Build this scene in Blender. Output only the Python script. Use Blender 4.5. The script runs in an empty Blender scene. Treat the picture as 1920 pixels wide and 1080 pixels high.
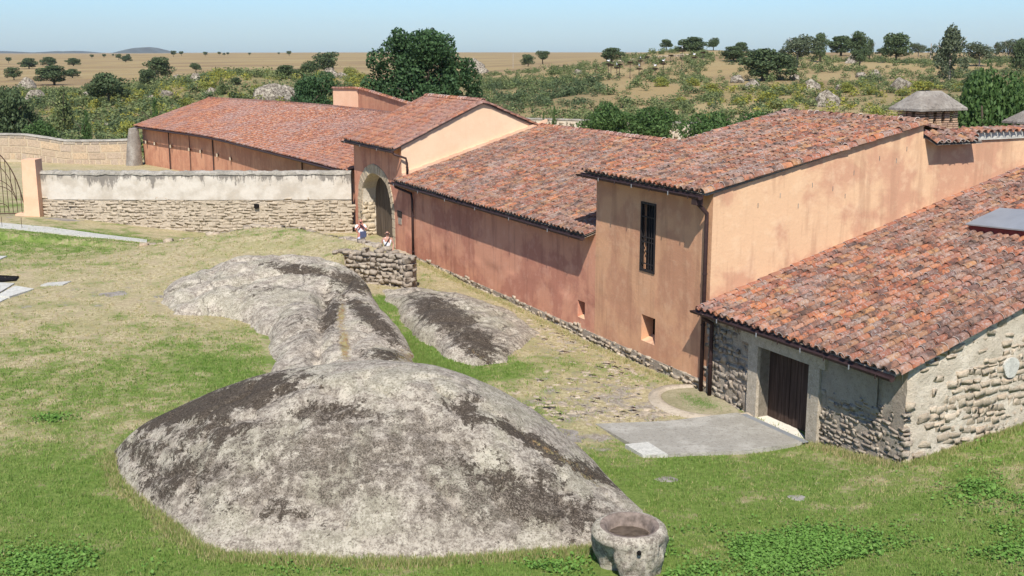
import bpy, bmesh, math, random
import numpy as np
from mathutils import Vector, Matrix
R = math.radians
rnd = random.Random(7)
rng = np.random.default_rng(11)
S = bpy.context.scene
COL = S.collection

# ------------------------------------------------------------------ camera, sky, sun
CAMZ = 9.6
FPX = 2150.0
PITCH = math.atan(443 / FPX)
cam = bpy.data.cameras.new('camera')
cam.sensor_width = 36.0
cam.lens = 36.0 * FPX / 1920
cam.clip_start = 0.1
cam.clip_end = 30000
camo = bpy.data.objects.new('camera', cam)
camo.location = (0, 0, CAMZ)
camo.rotation_euler = (math.pi / 2 - PITCH, 0, 0)
COL.objects.link(camo)
S.camera = camo

SUN_EL, SUN_AZ = 49.0, -91.0          # azimuth counter-clockwise from +X, where the sun stands
w = bpy.data.worlds.new('World'); S.world = w; w.use_nodes = True
nt = w.node_tree
sky = nt.nodes.new('ShaderNodeTexSky'); sky.sky_type = 'NISHITA'; sky.sun_disc = False
sky.sun_elevation = R(SUN_EL); sky.sun_rotation = R(90 - SUN_AZ)
sky.altitude = 400; sky.air_density = 1.0; sky.dust_density = 0.7; sky.ozone_density = 2.5
tintn = nt.nodes.new('ShaderNodeMix'); tintn.data_type = 'RGBA'; tintn.blend_type = 'MULTIPLY'; tintn.inputs[0].default_value = 1.0
tintn.inputs[7].default_value = (.80, 1.07, 1.40, 1)
nt.links.new(sky.outputs[0], tintn.inputs[6]); nt.links.new(tintn.outputs[2], nt.nodes['Background'].inputs[0])
nt.nodes['Background'].inputs[1].default_value = 0.085
sl = bpy.data.lights.new('sun', 'SUN'); sl.energy = 5.0; sl.angle = R(0.53); sl.color = (1.0, 0.955, 0.88)
so = bpy.data.objects.new('sun', sl)
sd = Vector((math.cos(R(SUN_EL)) * math.cos(R(SUN_AZ)), math.cos(R(SUN_EL)) * math.sin(R(SUN_AZ)), math.sin(R(SUN_EL))))
so.rotation_euler = sd.to_track_quat('Z', 'Y').to_euler()
so.location = (0, 0, 60)
COL.objects.link(so)
S.view_settings.view_transform = 'Standard'; S.view_settings.look = 'None'
S.view_settings.gamma = 1.0; S.view_settings.use_curve_mapping = False
S.view_settings.exposure = 0.36
S.cycles.volume_bounces = 2

# ------------------------------------------------------------------ small maths
def ray(px, py):
    x = (px - 960) / FPX; y = (540 - py) / FPX
    c, s = math.cos(PITCH), math.sin(PITCH)
    return np.array([x, c + y * s, -s + y * c])
CAMO = np.array([0, 0, CAMZ])
def gz(px, py, z=0.0):
    d = ray(px, py); t = (z - CAMZ) / d[2]
    return CAMO + t * d
def at_dist(px, py, Y):
    d = ray(px, py); return CAMO + d * (Y / d[1])
def project(P):
    P = np.asarray(P, float) - CAMO
    c, s = math.cos(PITCH), math.sin(PITCH)
    wz = P[..., 1] * c - P[..., 2] * s
    return 960 + FPX * P[..., 0] / wz, 540 - FPX * (P[..., 1] * s + P[..., 2] * c) / wz, wz

TH = R(26)
UU = np.array([-math.sin(TH), math.cos(TH), 0.0])     # along the long facade, away from the camera
VV = np.array([math.cos(TH), math.sin(TH), 0.0])      # into the buildings
ZZ = np.array([0, 0, 1.0])
C0 = np.array([9.2325, 25.785, 0.0])                  # outer corner of the stone outbuilding
def P(a, b, z): return C0 + a * UU + b * VV + z * ZZ

def hash2(ix, iy, seed):
    h = (ix.astype(np.int64) * 374761393 + iy.astype(np.int64) * 668265263 + seed * 1442695041) & 0x7fffffff
    h = ((h ^ (h >> 13)) * 1274126177) & 0x7fffffff
    return ((h ^ (h >> 16)) & 0xffff) / 65535.0
def vnoise(x, y, seed=0):
    x = np.asarray(x, float); y = np.asarray(y, float)
    ix = np.floor(x); iy = np.floor(y); fx = x - ix; fy = y - iy
    fx = fx * fx * (3 - 2 * fx); fy = fy * fy * (3 - 2 * fy)
    a = hash2(ix, iy, seed); b = hash2(ix + 1, iy, seed); c = hash2(ix, iy + 1, seed); d = hash2(ix + 1, iy + 1, seed)
    return a + (b - a) * fx + (c - a) * fy + (a - b - c + d) * fx * fy
def fbm(x, y, seed=0, o=4, s=1.0):
    r = 0; amp = .5; x = np.asarray(x, float) * s; y = np.asarray(y, float) * s
    for i in range(o):
        r = r + amp * (vnoise(x, y, seed + i * 17) - .5) * 2; x = x * 2.03 + 5.1; y = y * 2.03 + 1.7; amp *= .5
    return r                                           # about -1..1
def sstep(a, b, x):
    t = np.clip((x - a) / (b - a), 0, 1); return t * t * (3 - 2 * t)
class TPS:
    def __init__(s, pts, vals, lam=0.0):
        p = np.array(pts, float); n = len(p)
        d = np.hypot(p[:, None, 0] - p[None, :, 0], p[:, None, 1] - p[None, :, 1])
        K = np.where(d > 0, d * d * np.log(d + 1e-12), 0) + lam * np.eye(n)
        A = np.zeros((n + 3, n + 3)); A[:n, :n] = K; A[:n, n] = 1; A[:n, n + 1:] = p; A[n, :n] = 1; A[n + 1:, :n] = p.T
        s.c = np.linalg.solve(A, np.concatenate([np.array(vals, float), [0, 0, 0]])); s.p = p
    def __call__(s, x, y):
        x = np.asarray(x, float); y = np.asarray(y, float); r = s.c[-3] + s.c[-2] * x + s.c[-1] * y
        for (px, py), c in zip(s.p, s.c):
            d2 = (x - px) ** 2 + (y - py) ** 2
            r = r + c * 0.5 * d2 * np.log(d2 + 1e-20)
        return r
def poly_sd(x, y, poly):
    """signed distance to a polygon, positive inside"""
    x = np.asarray(x, float); y = np.asarray(y, float)
    d = np.full(x.shape, 1e9); ins = np.zeros(x.shape, bool); n = len(poly)
    for i in range(n):
        x0, y0 = poly[i]; x1, y1 = poly[(i + 1) % n]
        ex, ey = x1 - x0, y1 - y0
        t = np.clip(((x - x0) * ex + (y - y0) * ey) / (ex * ex + ey * ey + 1e-12), 0, 1)
        d = np.minimum(d, np.hypot(x - x0 - t * ex, y - y0 - t * ey))
        c = (y0 > y) != (y1 > y)
        xi = x0 + (y - y0) * ex / (ey if abs(ey) > 1e-12 else 1e-12)
        ins ^= c & (x < xi)
    return np.where(ins, d, -d)

# ------------------------------------------------------------------ object helpers
WM = {}
def _link(o, parent):
    COL.objects.link(o)
    if parent is not None:
        o.parent = parent
        m = WM.get(parent.name)
        if m is not None: o.matrix_parent_inverse = m
def tag(o, label=None, cat=None, group=None, kind=None):
    if label: o['label'] = label
    if cat: o['category'] = cat
    if group: o['group'] = group
    if kind: o['kind'] = kind
    return o
def thing(name, label, cat, loc=(0, 0, 0), group=None):
    o = bpy.data.objects.new(name, None); o.location = loc; o.empty_display_size = .3
    COL.objects.link(o); WM[o.name] = Matrix.Translation(-Vector(loc))
    return tag(o, label, cat, group)
def mesh_np(name, V, F, mats=None, mi=None, smooth=False, uvattr=None):
    """V (n,3), F (m,k) int array of equal size faces, or list"""
    me = bpy.data.meshes.new(name)
    if isinstance(F, np.ndarray):
        V = np.asarray(V, np.float32)
        m, k = F.shape
        me.vertices.add(len(V)); me.vertices.foreach_set('co', V.ravel())
        me.loops.add(m * k); me.loops.foreach_set('vertex_index', F.astype(np.int32).ravel())
        me.polygons.add(m); me.polygons.foreach_set('loop_start', np.arange(0, m * k, k, dtype=np.int32))
        me.polygons.foreach_set('loop_total', np.full(m, k, np.int32))
        if mi is not None: me.polygons.foreach_set('material_index', np.asarray(mi, np.int32))
        if smooth: me.polygons.foreach_set('use_smooth', np.ones(m, bool))
        me.update(calc_edges=True)
    else:
        me.from_pydata([tuple(map(float, v)) for v in V], [], F)
        if mi is not None: me.polygons.foreach_set('material_index', np.asarray(mi, np.int32))
        if smooth: me.polygons.foreach_set('use_smooth', np.ones(len(me.polygons), bool))
        me.update()
    for mt in (mats or []): me.materials.append(mt)
    return me
def face_attr(me, name, vals):
    at = me.attributes.new(name, 'FLOAT', 'FACE'); at.data.foreach_set('value', np.asarray(vals, np.float32))
def vert_attr(me, name, vals):
    at = me.attributes.new(name, 'FLOAT', 'POINT'); at.data.foreach_set('value', np.asarray(vals, np.float32).ravel())
def add(name, me, parent=None, **k):
    o = bpy.data.objects.new(name, me); _link(o, parent); return tag(o, **k)

class MB:
    def __init__(s): s.v = []; s.f = []; s.m = []
    def vert(s, p): s.v.append(tuple(float(c) for c in p)); return len(s.v) - 1
    def face(s, pts, m=0):
        i = [s.vert(p) for p in pts]; s.f.append(i); s.m.append(m)
    def hexa(s, c, m=0, skip=()):
        """c: 8 corners, bottom ring 0-3 then top ring 4-7 (same order)"""
        b = len(s.v)
        for p in c: s.vert(p)
        fs = [(3, 2, 1, 0), (4, 5, 6, 7), (0, 1, 5, 4), (1, 2, 6, 5), (2, 3, 7, 6), (3, 0, 4, 7)]
        for i, f in enumerate(fs):
            if i in skip: continue
            s.f.append([b + j for j in f]); s.m.append(m)
    def box(s, lo, hi, fn=None, m=0):
        x0, y0, z0 = lo; x1, y1, z1 = hi
        c = [(x0, y0, z0), (x1, y0, z0), (x1, y1, z0), (x0, y1, z0), (x0, y0, z1), (x1, y0, z1), (x1, y1, z1), (x0, y1, z1)]
        if fn: c = [fn(*p) for p in c]
        s.hexa(c, m)
    def tube(s, pts, r, n=8, m=0, caps=True):
        pts = [Vector(p) for p in pts]; rings = []
        rr = r if hasattr(r, '__len__') else [r] * len(pts)
        for i, p in enumerate(pts):
            d = (pts[min(i + 1, len(pts) - 1)] - pts[max(i - 1, 0)]).normalized()
            a = Vector((0, 0, 1)) if abs(d.z) < .9 else Vector((1, 0, 0))
            x = d.cross(a).normalized(); y = x.cross(d)
            rings.append([s.vert(p + (x * math.cos(t) + y * math.sin(t)) * rr[i]) for t in [2 * math.pi * k / n for k in range(n)]])
        for i in range(len(pts) - 1):
            for k in range(n):
                s.f.append([rings[i][k], rings[i][(k + 1) % n], rings[i + 1][(k + 1) % n], rings[i + 1][k]]); s.m.append(m)
        if caps:
            s.f.append(rings[0][::-1]); s.m.append(m); s.f.append(rings[-1][:]); s.m.append(m)
    def grid(s, fn, us, vs, m=0, skip=None):
        b = len(s.v)
        for v_ in vs:
            for u_ in us: s.vert(fn(u_, v_))
        n = len(us)
        for j in range(len(vs) - 1):
            for i in range(n - 1):
                if skip and skip((us[i] + us[i + 1]) / 2, (vs[j] + vs[j + 1]) / 2): continue
                s.f.append([b + j * n + i, b + j * n + i + 1, b + (j + 1) * n + i + 1, b + (j + 1) * n + i]); s.m.append(m)
    def mesh(s, name, mats, smooth=False):
        return mesh_np(name, s.v, s.f, mats, s.m, smooth)
    def build(s, name, mats, parent=None, smooth=False, **k):
        if not isinstance(mats, (list, tuple)): mats = [mats]
        return add(name, s.mesh(name, mats, smooth), parent, **k)

# ------------------------------------------------------------------ materials
class NT:
    def __init__(s, name):
        s.mat = bpy.data.materials.new(name); s.mat.use_nodes = True
        s.t = s.mat.node_tree; s.b = s.t.nodes['Principled BSDF']
        s.b.inputs['Roughness'].default_value = .85
        s.b.inputs['Specular IOR Level'].default_value = .10
    def n(s, typ, **k):
        x = s.t.nodes.new(typ)
        for a, v_ in k.items(): setattr(x, a, v_)
        return x
    def l(s, a, b): s.t.links.new(a, b)
    def put(s, sock, v_):
        if hasattr(v_, 'is_output') or isinstance(v_, bpy.types.NodeSocket): s.l(v_, sock)
        else:
            if isinstance(v_, (tuple, list)) and len(v_) == 3 and sock.type == 'RGBA': v_ = (*v_, 1)
            sock.default_value = v_
    def pos(s):
        g = s.n('ShaderNodeNewGeometry'); return g.outputs['Position']
    def scaled(s, v_, sc):
        m = s.n('ShaderNodeVectorMath', operation='MULTIPLY'); s.l(v_, m.inputs[0]); m.inputs[1].default_value = sc if hasattr(sc, '__len__') else (sc, sc, sc)
        return m.outputs[0]
    def noise(s, vec, scale, det=4, rough=.55, dist=0.0):
        x = s.n('ShaderNodeTexNoise'); s.l(vec, x.inputs['Vector']); x.inputs['Scale'].default_value = scale
        x.inputs['Detail'].default_value = det; x.inputs['Roughness'].default_value = rough; x.inputs['Distortion'].default_value = dist
        return x.outputs['Fac']
    def voro(s, vec, scale, feat='F1', out='Distance', rand=1.0):
        x = s.n('ShaderNodeTexVoronoi', feature=feat); s.l(vec, x.inputs['Vector']); x.inputs['Scale'].default_value = scale
        x.inputs['Randomness'].default_value = rand
        return x.outputs[out]
    def ramp(s, fac, stops, interp='LINEAR'):
        x = s.n('ShaderNodeValToRGB'); x.color_ramp.interpolation = interp; e = x.color_ramp.elements
        while len(e) < len(stops): e.new(.5)
        for el, (p_, c) in zip(e, stops):
            el.position = p_; el.color = (*c, 1) if hasattr(c, '__len__') else (c, c, c, 1)
        s.l(fac, x.inputs[0]); return x.outputs[0]
    def mix(s, f, a, b, typ='MIX'):
        x = s.n('ShaderNodeMix', data_type='RGBA', blend_type=typ); s.put(x.inputs[0], f); s.put(x.inputs[6], a); s.put(x.inputs[7], b); return x.outputs[2]
    def math(s, op, a, b=0.0, clamp=False):
        x = s.n('ShaderNodeMath', operation=op); x.use_clamp = clamp; s.put(x.inputs[0], a); s.put(x.inputs[1], b); return x.outputs[0]
    def mr(s, v_, a, b, c=0.0, d=1.0):
        x = s.n('ShaderNodeMapRange'); x.interpolation_type = 'SMOOTHSTEP'; s.put(x.inputs[0], v_)
        for i, q in enumerate((a, b, c, d)): s.put(x.inputs[i + 1], q)
        return x.outputs[0]
    def attr(s, name):
        x = s.n('ShaderNodeAttribute'); x.attribute_name = name; return x
    def sep(s, v_):
        x = s.n('ShaderNodeSeparateXYZ'); s.l(v_, x.inputs[0]); return x.outputs
    def rand(s): return s.n('ShaderNodeObjectInfo').outputs['Random']
    def bump(s, h, strength=.5, dist=.02):
        x = s.n('ShaderNodeBump'); x.inputs['Strength'].default_value = strength; x.inputs['Distance'].default_value = dist
        s.l(h, x.inputs['Height']); s.l(x.outputs[0], s.b.inputs['Normal'])
    def color(s, c): s.put(s.b.inputs['Base Color'], c)
    def rough(s, r): s.put(s.b.inputs['Roughness'], r)

def simple(name, col, rough=.7, metal=0, var=.15, sc=4.0, bump=0):
    t = NT(name); p = t.pos(); n = t.noise(p, sc, 5)
    lo = tuple(c * (1 - var) for c in col); hi = tuple(min(1, c * (1 + var)) for c in col)
    t.color(t.ramp(n, [(.3, lo), (.7, hi)])); t.rough(rough); t.b.inputs['Metallic'].default_value = metal
    if bump: t.bump(t.noise(p, sc * 8, 4), bump)
    return t.mat

def plaster(name, base, dark, pale, stain=.5, low=None):
    t = NT(name); p = t.pos()
    n1 = t.noise(p, .55, 5, .6, .3); n2 = t.noise(p, 2.2, 5, .65); n3 = t.noise(t.scaled(p, (2.5, 2.5, .25)), 1.0, 4, .6)
    n4 = t.noise(p, 14, 4, .7)
    c = t.mix(t.mr(n1, .44, .57), base, dark)
    c = t.mix(t.math('MULTIPLY', t.mr(n2, .50, .66), .35), c, pale)
    c = t.mix(t.math('MULTIPLY', t.mr(n3, .50, .66), stain), c, tuple(x * .72 for x in dark))
    c = t.mix(t.math('MULTIPLY', t.mr(n4, .35, .75), .22), c, tuple(x * .75 for x in base))
    if low:
        z = t.sep(p)[2]
        c = t.mix(t.math('MULTIPLY', t.mr(t.math('ADD', z, t.math('MULTIPLY', n2, 1.6)), low + .9, low + .1), .55), c, tuple(x * .75 for x in dark))
    t.color(c); t.rough(.92)
    h = t.math('ADD', t.math('MULTIPLY', n2, .6), t.math('MULTIPLY', n4, .25)); t.bump(h, .55, .05)
    return t.mat
M = {}
M['facade'] = plaster('facade_plaster', (.60, .29, .183), (.46, .20, .133), (.68, .38, .265), .5, low=.1)
M['side'] = plaster('side_plaster', (.66, .425, .255), (.53, .295, .185), (.75, .535, .34), .45)
M['tower'] = plaster('tower_plaster', (.62, .34, .195), (.51, .26, .155), (.69, .43, .27), .45, low=.1)
M['cream'] = plaster('cream_plaster', (.74, .52, .345), (.71, .49, .32), (.76, .55, .37), .10)
M['barn'] = plaster('barn_plaster', (.60, .30, .18), (.50, .23, .14), (.68, .40, .25), .5, low=.2)
M['pillar'] = plaster('pillar_plaster', (.74, .47, .31), (.70, .42, .27), (.77, .51, .35), .10)

def tile_mat():
    t = NT('clay_tile'); p = t.pos()
    tint = t.math('FRACT', t.math('ADD', t.attr('tint').outputs['Fac'], t.rand()))
    c = t.ramp(tint, [(0, (.42, .16, .075)), (.14, (.33, .115, .06)), (.28, (.25, .095, .06)), (.42, (.35, .155, .08)),
                      (.56, (.15, .085, .07)), (.68, (.40, .20, .09)), (.80, (.21, .105, .07)), (.90, (.26, .17, .125)), (1, (.45, .175, .08))])
    big = t.noise(p, .35, 4, .6)
    c = t.mix(t.mr(big, .45, .58, 0, .45), c, (.17, .105, .085)); c = t.mix(t.mr(t.noise(p, .8, 5, .65), .52, .62, 0, .30), c, (.30, .24, .21))
    n1 = t.noise(p, 5.5, 6, .75); n2 = t.noise(p, 16, 5, .75); n3 = t.noise(p, 1.7, 5, .7)
    c = t.mix(t.mr(t.math('ADD', n1, t.math('MULTIPLY', n3, .6)), .80, .92, 0, .75), c, (.06, .048, .045))
    c = t.mix(t.mr(t.math('ADD', n2, t.math('MULTIPLY', n3, -.5)), .285, .35, 0, .45), c, (.42, .37, .34))
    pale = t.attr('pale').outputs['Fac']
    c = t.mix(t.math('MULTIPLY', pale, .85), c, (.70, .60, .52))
    t.color(c); t.rough(.9); t.bump(t.math('ADD', n2, n1), .5, .02)
    return t.mat
M['tile'] = tile_mat()
def tile_far():
    t = NT('clay_tile_red'); p = t.pos()
    tint = t.math('FRACT', t.math('ADD', t.attr('tint').outputs['Fac'], t.rand()))
    c = t.ramp(tint, [(0, (.34, .135, .075)), (.25, (.27, .105, .065)), (.5, (.21, .10, .072)), (.75, (.37, .17, .095)), (1, (.34, .135, .075))])
    big = t.noise(p, .3, 4, .6)
    c = t.mix(t.mr(big, .42, .6, 0, .5), c, (.26, .17, .15))
    n2 = t.noise(p, 9, 5, .75)
    c = t.mix(t.mr(n2, .52, .66, 0, .45), c, (.46, .38, .33))
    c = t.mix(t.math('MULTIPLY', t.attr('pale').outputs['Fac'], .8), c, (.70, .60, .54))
    t.color(c); t.rough(.9); return t.mat
M['tile_red'] = tile_far()

def rock_mat(name, tone=1.0, warm=0.0):
    t = NT(name); p = t.pos()
    n0 = t.noise(p, .8, 5, .6); n1 = t.noise(p, 4.5, 8, .72); n2 = t.noise(p, 19, 6, .78); n3 = t.noise(p, 2.0, 7, .7, .4)
    v1 = t.voro(p, 34); nb = t.noise(p, 7.5, 8, .85)
    g = lambda r, gg, b: (r * tone * 1.12, gg * tone * 1.03, b * tone * .92)
    c = t.mix(t.mr(t.math('ADD', t.math('MULTIPLY', n1, .5), t.math('MULTIPLY', nb, .5)), .44, .56), g(.23, .208, .183), g(.47, .44, .39))
    c = t.mix(t.mr(n0, .46, .58, 0, .5), c, g(.36, .36, .285))          # greenish grey lichen
    c = t.mix(t.mr(n2, .53, .60, 0, .55), c, g(.60, .575, .52))           # pale specks
    c = t.mix(t.mr(n2, .46, .41, 0, .7), c, g(.12, .105, .09))
    c = t.mix(t.mr(t.math('ADD', t.noise(p, 2.6, 6, .75), t.math('MULTIPLY', t.math('SUBTRACT', n2, .5), .5)), .53, .58, 0, .55), c, g(.60, .58, .51))
    moss = t.attr('moss').outputs['Fac']
    m1 = t.math('ADD', moss, t.math('MULTIPLY', t.math('SUBTRACT', n3, .5), 1.9))
    m1 = t.math('ADD', m1, t.math('MULTIPLY', t.math('SUBTRACT', nb, .5), 2.6))
    mk = t.mr(m1, .50, .57)
    mc = t.mix(t.mr(n2, .4, .65), (.036, .027, .02), (.12, .09, .065))
    c = t.mix(t.math('MULTIPLY', mk, .93), c, mc)
    br = t.attr('brown').outputs['Fac']
    nc = t.noise(p, 3.2, 7, .82); bm = t.mr(t.math('ADD', br, t.math('ADD', t.math('MULTIPLY', t.math('SUBTRACT', nc, .5), 3.4), t.math('MULTIPLY', t.math('SUBTRACT', n2, .5), 2.6))), .50, .57)
    c = t.mix(t.math('MULTIPLY', bm, .88), c, t.mix(t.mr(t.noise(p, 26, 4, .8), .47, .56), (.065, .050, .037), (.27, .22, .17)))
    rs = t.attr('rust').outputs['Fac']
    rm = t.mr(t.math('ADD', rs, t.math('ADD', t.math('MULTIPLY', t.math('SUBTRACT', n2, .5), 2.0), t.math('MULTIPLY', t.math('SUBTRACT', nb, .5), 3.0))), .5, .7)
    c = t.mix(rm, c, t.mix(t.mr(n1, .4, .6), (.30, .17, .08), (.34, .29, .13)))
    wob = t.n('ShaderNodeVectorMath', operation='ADD'); t.l(p, wob.inputs[0]); wn = t.n('ShaderNodeTexNoise'); t.l(p, wn.inputs['Vector']); wn.inputs['Scale'].default_value = .9; wn.inputs['Detail'].default_value = 4; t.l(t.scaled(wn.outputs['Color'], 1.6), wob.inputs[1])
    ck = t.voro(t.scaled(wob.outputs[0], (.34, .16, .3)), 1.0, 'DISTANCE_TO_EDGE')
    ckm = t.mr(t.math('ADD', ck, t.math('MULTIPLY', t.math('SUBTRACT', nb, .5), .05)), .012, .0, 0, .75)
    ckm = t.math('MULTIPLY', ckm, t.attr('crack').outputs['Fac'])
    c = t.mix(ckm, c, (.05, .042, .034))
    t.color(c); t.rough(.95)
    h = t.math('ADD', t.math('MULTIPLY', n1, .8), t.math('ADD', t.math('MULTIPLY', n2, .5), t.math('MULTIPLY', nb, .8))); h = t.math('SUBTRACT', h, ckm); t.bump(h, 1.0, .07)
    return t.mat
M['granite'] = rock_mat('granite_lichen')
M['granite_far'] = rock_mat('granite_far', .85)
M['basin'] = rock_mat('basin_granite', 1.1)
M['basin_inside'] = simple('stained_granite', (.20, .155, .125), .95, 0, .45, 9, .6)

def stone_mat(name, ramp_, speck=.5):
    t = NT(name); p = t.pos()
    tint = t.math('FRACT', t.math('ADD', t.attr('tint').outputs['Fac'], t.rand()))
    n1 = t.noise(p, 6, 6, .7); n2 = t.noise(p, 22, 5, .75)
    c = t.ramp(tint, ramp_)
    c = t.mix(t.mr(n1, .4, .62, 0, .5), c, tuple(x * .62 for x in ramp_[0][1]))
    c = t.mix(t.mr(n2, .52, .66, 0, speck), c, (.62, .56, .48))
    c = t.mix(t.mr(n2, .44, .34, 0, .6), c, (.12, .10, .08))
    t.color(c); t.rough(.95); t.bump(t.math('ADD', n1, n2), .7, .03); return t.mat
M['stone'] = stone_mat('field_stone', [(0, (.41, .325, .23)), (.3, (.47, .385, .28)), (.55, (.33, .265, .19)), (.8, (.54, .44, .32)), (1, (.43, .32, .22))])
M['stone_dark'] = stone_mat('dry_stone', [(0, (.33, .265, .20)), (.3, (.40, .33, .25)), (.6, (.26, .21, .165)), (.85, (.46, .39, .30)), (1, (.34, .27, .21))])
M['stone_gold'] = stone_mat('golden_stone', [(0, (.50, .39, .26)), (.3, (.57, .46, .31)), (.55, (.42, .33, .23)), (.8, (.62, .50, .34)), (1, (.50, .38, .26))])
M['stone_wall'] = stone_mat('tan_rubble', [(0, (.42, .34, .245)), (.3, (.47, .385, .28)), (.55, (.37, .30, .22)), (.8, (.50, .41, .30)), (1, (.42, .34, .245))], .45)
M['granite_block'] = stone_mat('granite_block', [(0, (.46, .39, .29)), (.5, (.50, .43, .33)), (1, (.44, .37, .28))], .6)
M['slab'] = stone_mat('pale_slab', [(0, (.52, .50, .44)), (.5, (.58, .56, .49)), (1, (.50, .48, .42))], .4)

def mortar_mat(name, base, dark, light):
    t = NT(name); p = t.pos(); n1 = t.noise(p, 1.3, 6, .65); n2 = t.noise(p, 9, 6, .75); n3 = t.noise(p, 30, 4, .7)
    c = t.mix(t.mr(n1, .4, .62), base, light); c = t.mix(t.mr(n2, .50, .66, 0, .7), c, dark)
    c = t.mix(t.mr(n3, .55, .7, 0, .5), c, tuple(x * .5 for x in dark))
    t.color(c); t.rough(.97); t.bump(t.math('ADD', n2, t.math('MULTIPLY', n3, .5)), .9, .06); return t.mat
M['mortar'] = mortar_mat('lime_mortar', (.56, .475, .365), (.38, .31, .235), (.66, .575, .455))
M['wall_mortar'] = mortar_mat('tan_mortar', (.46, .38, .28), (.30, .245, .18), (.54, .45, .34))
M['mortar_dark'] = mortar_mat('rough_mortar', (.33, .27, .21), (.20, .165, .13), (.42, .36, .28))
M['roughcast'] = mortar_mat('grey_render', (.35, .30, .24), (.25, .215, .17), (.41, .35, .28))

def whitewash():
    t = NT('stained_whitewash'); p = t.pos(); z = t.sep(p)[2]
    n1 = t.noise(t.scaled(p, (1.6, 1.6, .35)), 1.6, 6, .7); n2 = t.noise(p, 7, 6, .7); n3 = t.noise(p, 1.1, 5, .6)
    c = t.mix(t.mr(n3, .4, .65), (.56, .505, .43), (.43, .375, .305))
    c = t.mix(t.mr(n2, .45, .65, 0, .35), c, (.50, .42, .33))
    top = t.math('ADD', t.math('MULTIPLY', t.math('SUBTRACT', z, 2.86), 1.3), t.math('MULTIPLY', t.math('SUBTRACT', n1, .5), 4.6))
    top = t.math('ADD', top, t.math('MULTIPLY', t.math('SUBTRACT', n2, .5), .9))
    c = t.mix(t.mr(top, -.16, .20, 0, .85), c, (.17, .15, .13))
    t.color(c); t.rough(.95); t.bump(n2, .6, .03); return t.mat
M['whitewash'] = whitewash()
M['cap'] = mortar_mat('mossy_cap', (.30, .27, .22), (.10, .09, .08), (.42, .38, .32))
M['wood'] = None
def wood_mat(name, col):
    t = NT(name); p = t.pos(); r = t.rand()
    n = t.noise(t.scaled(p, (14, 14, .8)), 1.0, 6, .7); n2 = t.noise(p, 2, 3)
    c = t.mix(t.mr(n, .35, .7), tuple(x * .6 for x in col), tuple(x * 1.35 for x in col))
    c = t.mix(t.math('MULTIPLY', r, .35), c, tuple(x * .55 for x in col))
    t.color(c); t.rough(.75); t.bump(n, .4, .01); return t.mat
M['wood'] = wood_mat('dark_door_wood', (.070, .046, .036))
M['wood_arch'] = wood_mat('weathered_door_wood', (.12, .09, .065))
M['iron'] = simple('dark_iron', (.035, .03, .03), .55, .3)
M['gutter'] = simple('brown_metal', (.060, .036, .034), .5, .2, .2, 8)
M['rust'] = simple('rusty_iron', (.085, .05, .035), .8, .1, .3, 20)
M['dark'] = simple('dark_interior', (.012, .010, .009), .9)
M['glassy'] = simple('window_glass', (.02, .022, .025), .15)
M['curtain'] = simple('curtain_cloth', (.30, .20, .15), .8)
M['concrete'] = mortar_mat('concrete', (.36, .33, .275), (.22, .20, .165), (.47, .435, .37))
M['threshold'] = simple('pale_threshold', (.66, .60, .50), .8, 0, .1, 5, .2)
M['zinc'] = simple('grey_sheet_metal', (.33, .34, .35), .45, .35, .08, 2)
M['redpaint'] = simple('red_frame', (.22, .05, .045), .7)
M['skin'] = simple('skin', (.46, .25, .18), .6, 0, .05)
M['skin_red'] = simple('sunburnt_skin', (.50, .22, .17), .6, 0, .05)
M['white_cloth'] = simple('white_cloth', (.82, .81, .82), .85, 0, .05, 10)
M['blue_cloth'] = simple('pale_blue_cloth', (.48, .52, .70), .85, 0, .1, 10)
M['navy'] = simple('navy_cloth', (.07, .08, .14), .85, 0, .1, 10)
M['black'] = simple('black_plastic', (.02, .02, .022), .4)
M['hair'] = simple('short_brown_hair', (.13, .08, .06), .8)
M['cement_roof'] = mortar_mat('weathered_cement', (.25, .215, .18), (.11, .095, .08), (.37, .33, .28))
M['bed'] = mortar_mat('weedy_gravel', (.30, .26, .15), (.16, .17, .07), (.40, .34, .22))
M['brick'] = stone_mat('thin_brick', [(0, (.46, .28, .18)), (.4, (.56, .38, .24)), (.7, (.38, .24, .17)), (1, (.50, .32, .21))], .4)
M['ashlar'] = stone_mat('ashlar_block', [(0, (.42, .31, .22)), (.35, (.50, .38, .25)), (.7, (.45, .35, .26)), (1, (.55, .40, .25))], .35)
M['joint'] = simple('pale_joint_mortar', (.48, .385, .265), .95, 0, .12, 3, .3)
M['bark'] = simple('bark', (.10, .075, .055), .95, 0, .35, 6, .5)
M['barkpale'] = simple('pale_bark', (.34, .29, .24), .95, 0, .3, 6, .5)
M['twig'] = simple('dry_twigs', (.10, .075, .055), .95, 0, .3, 6)

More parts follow.
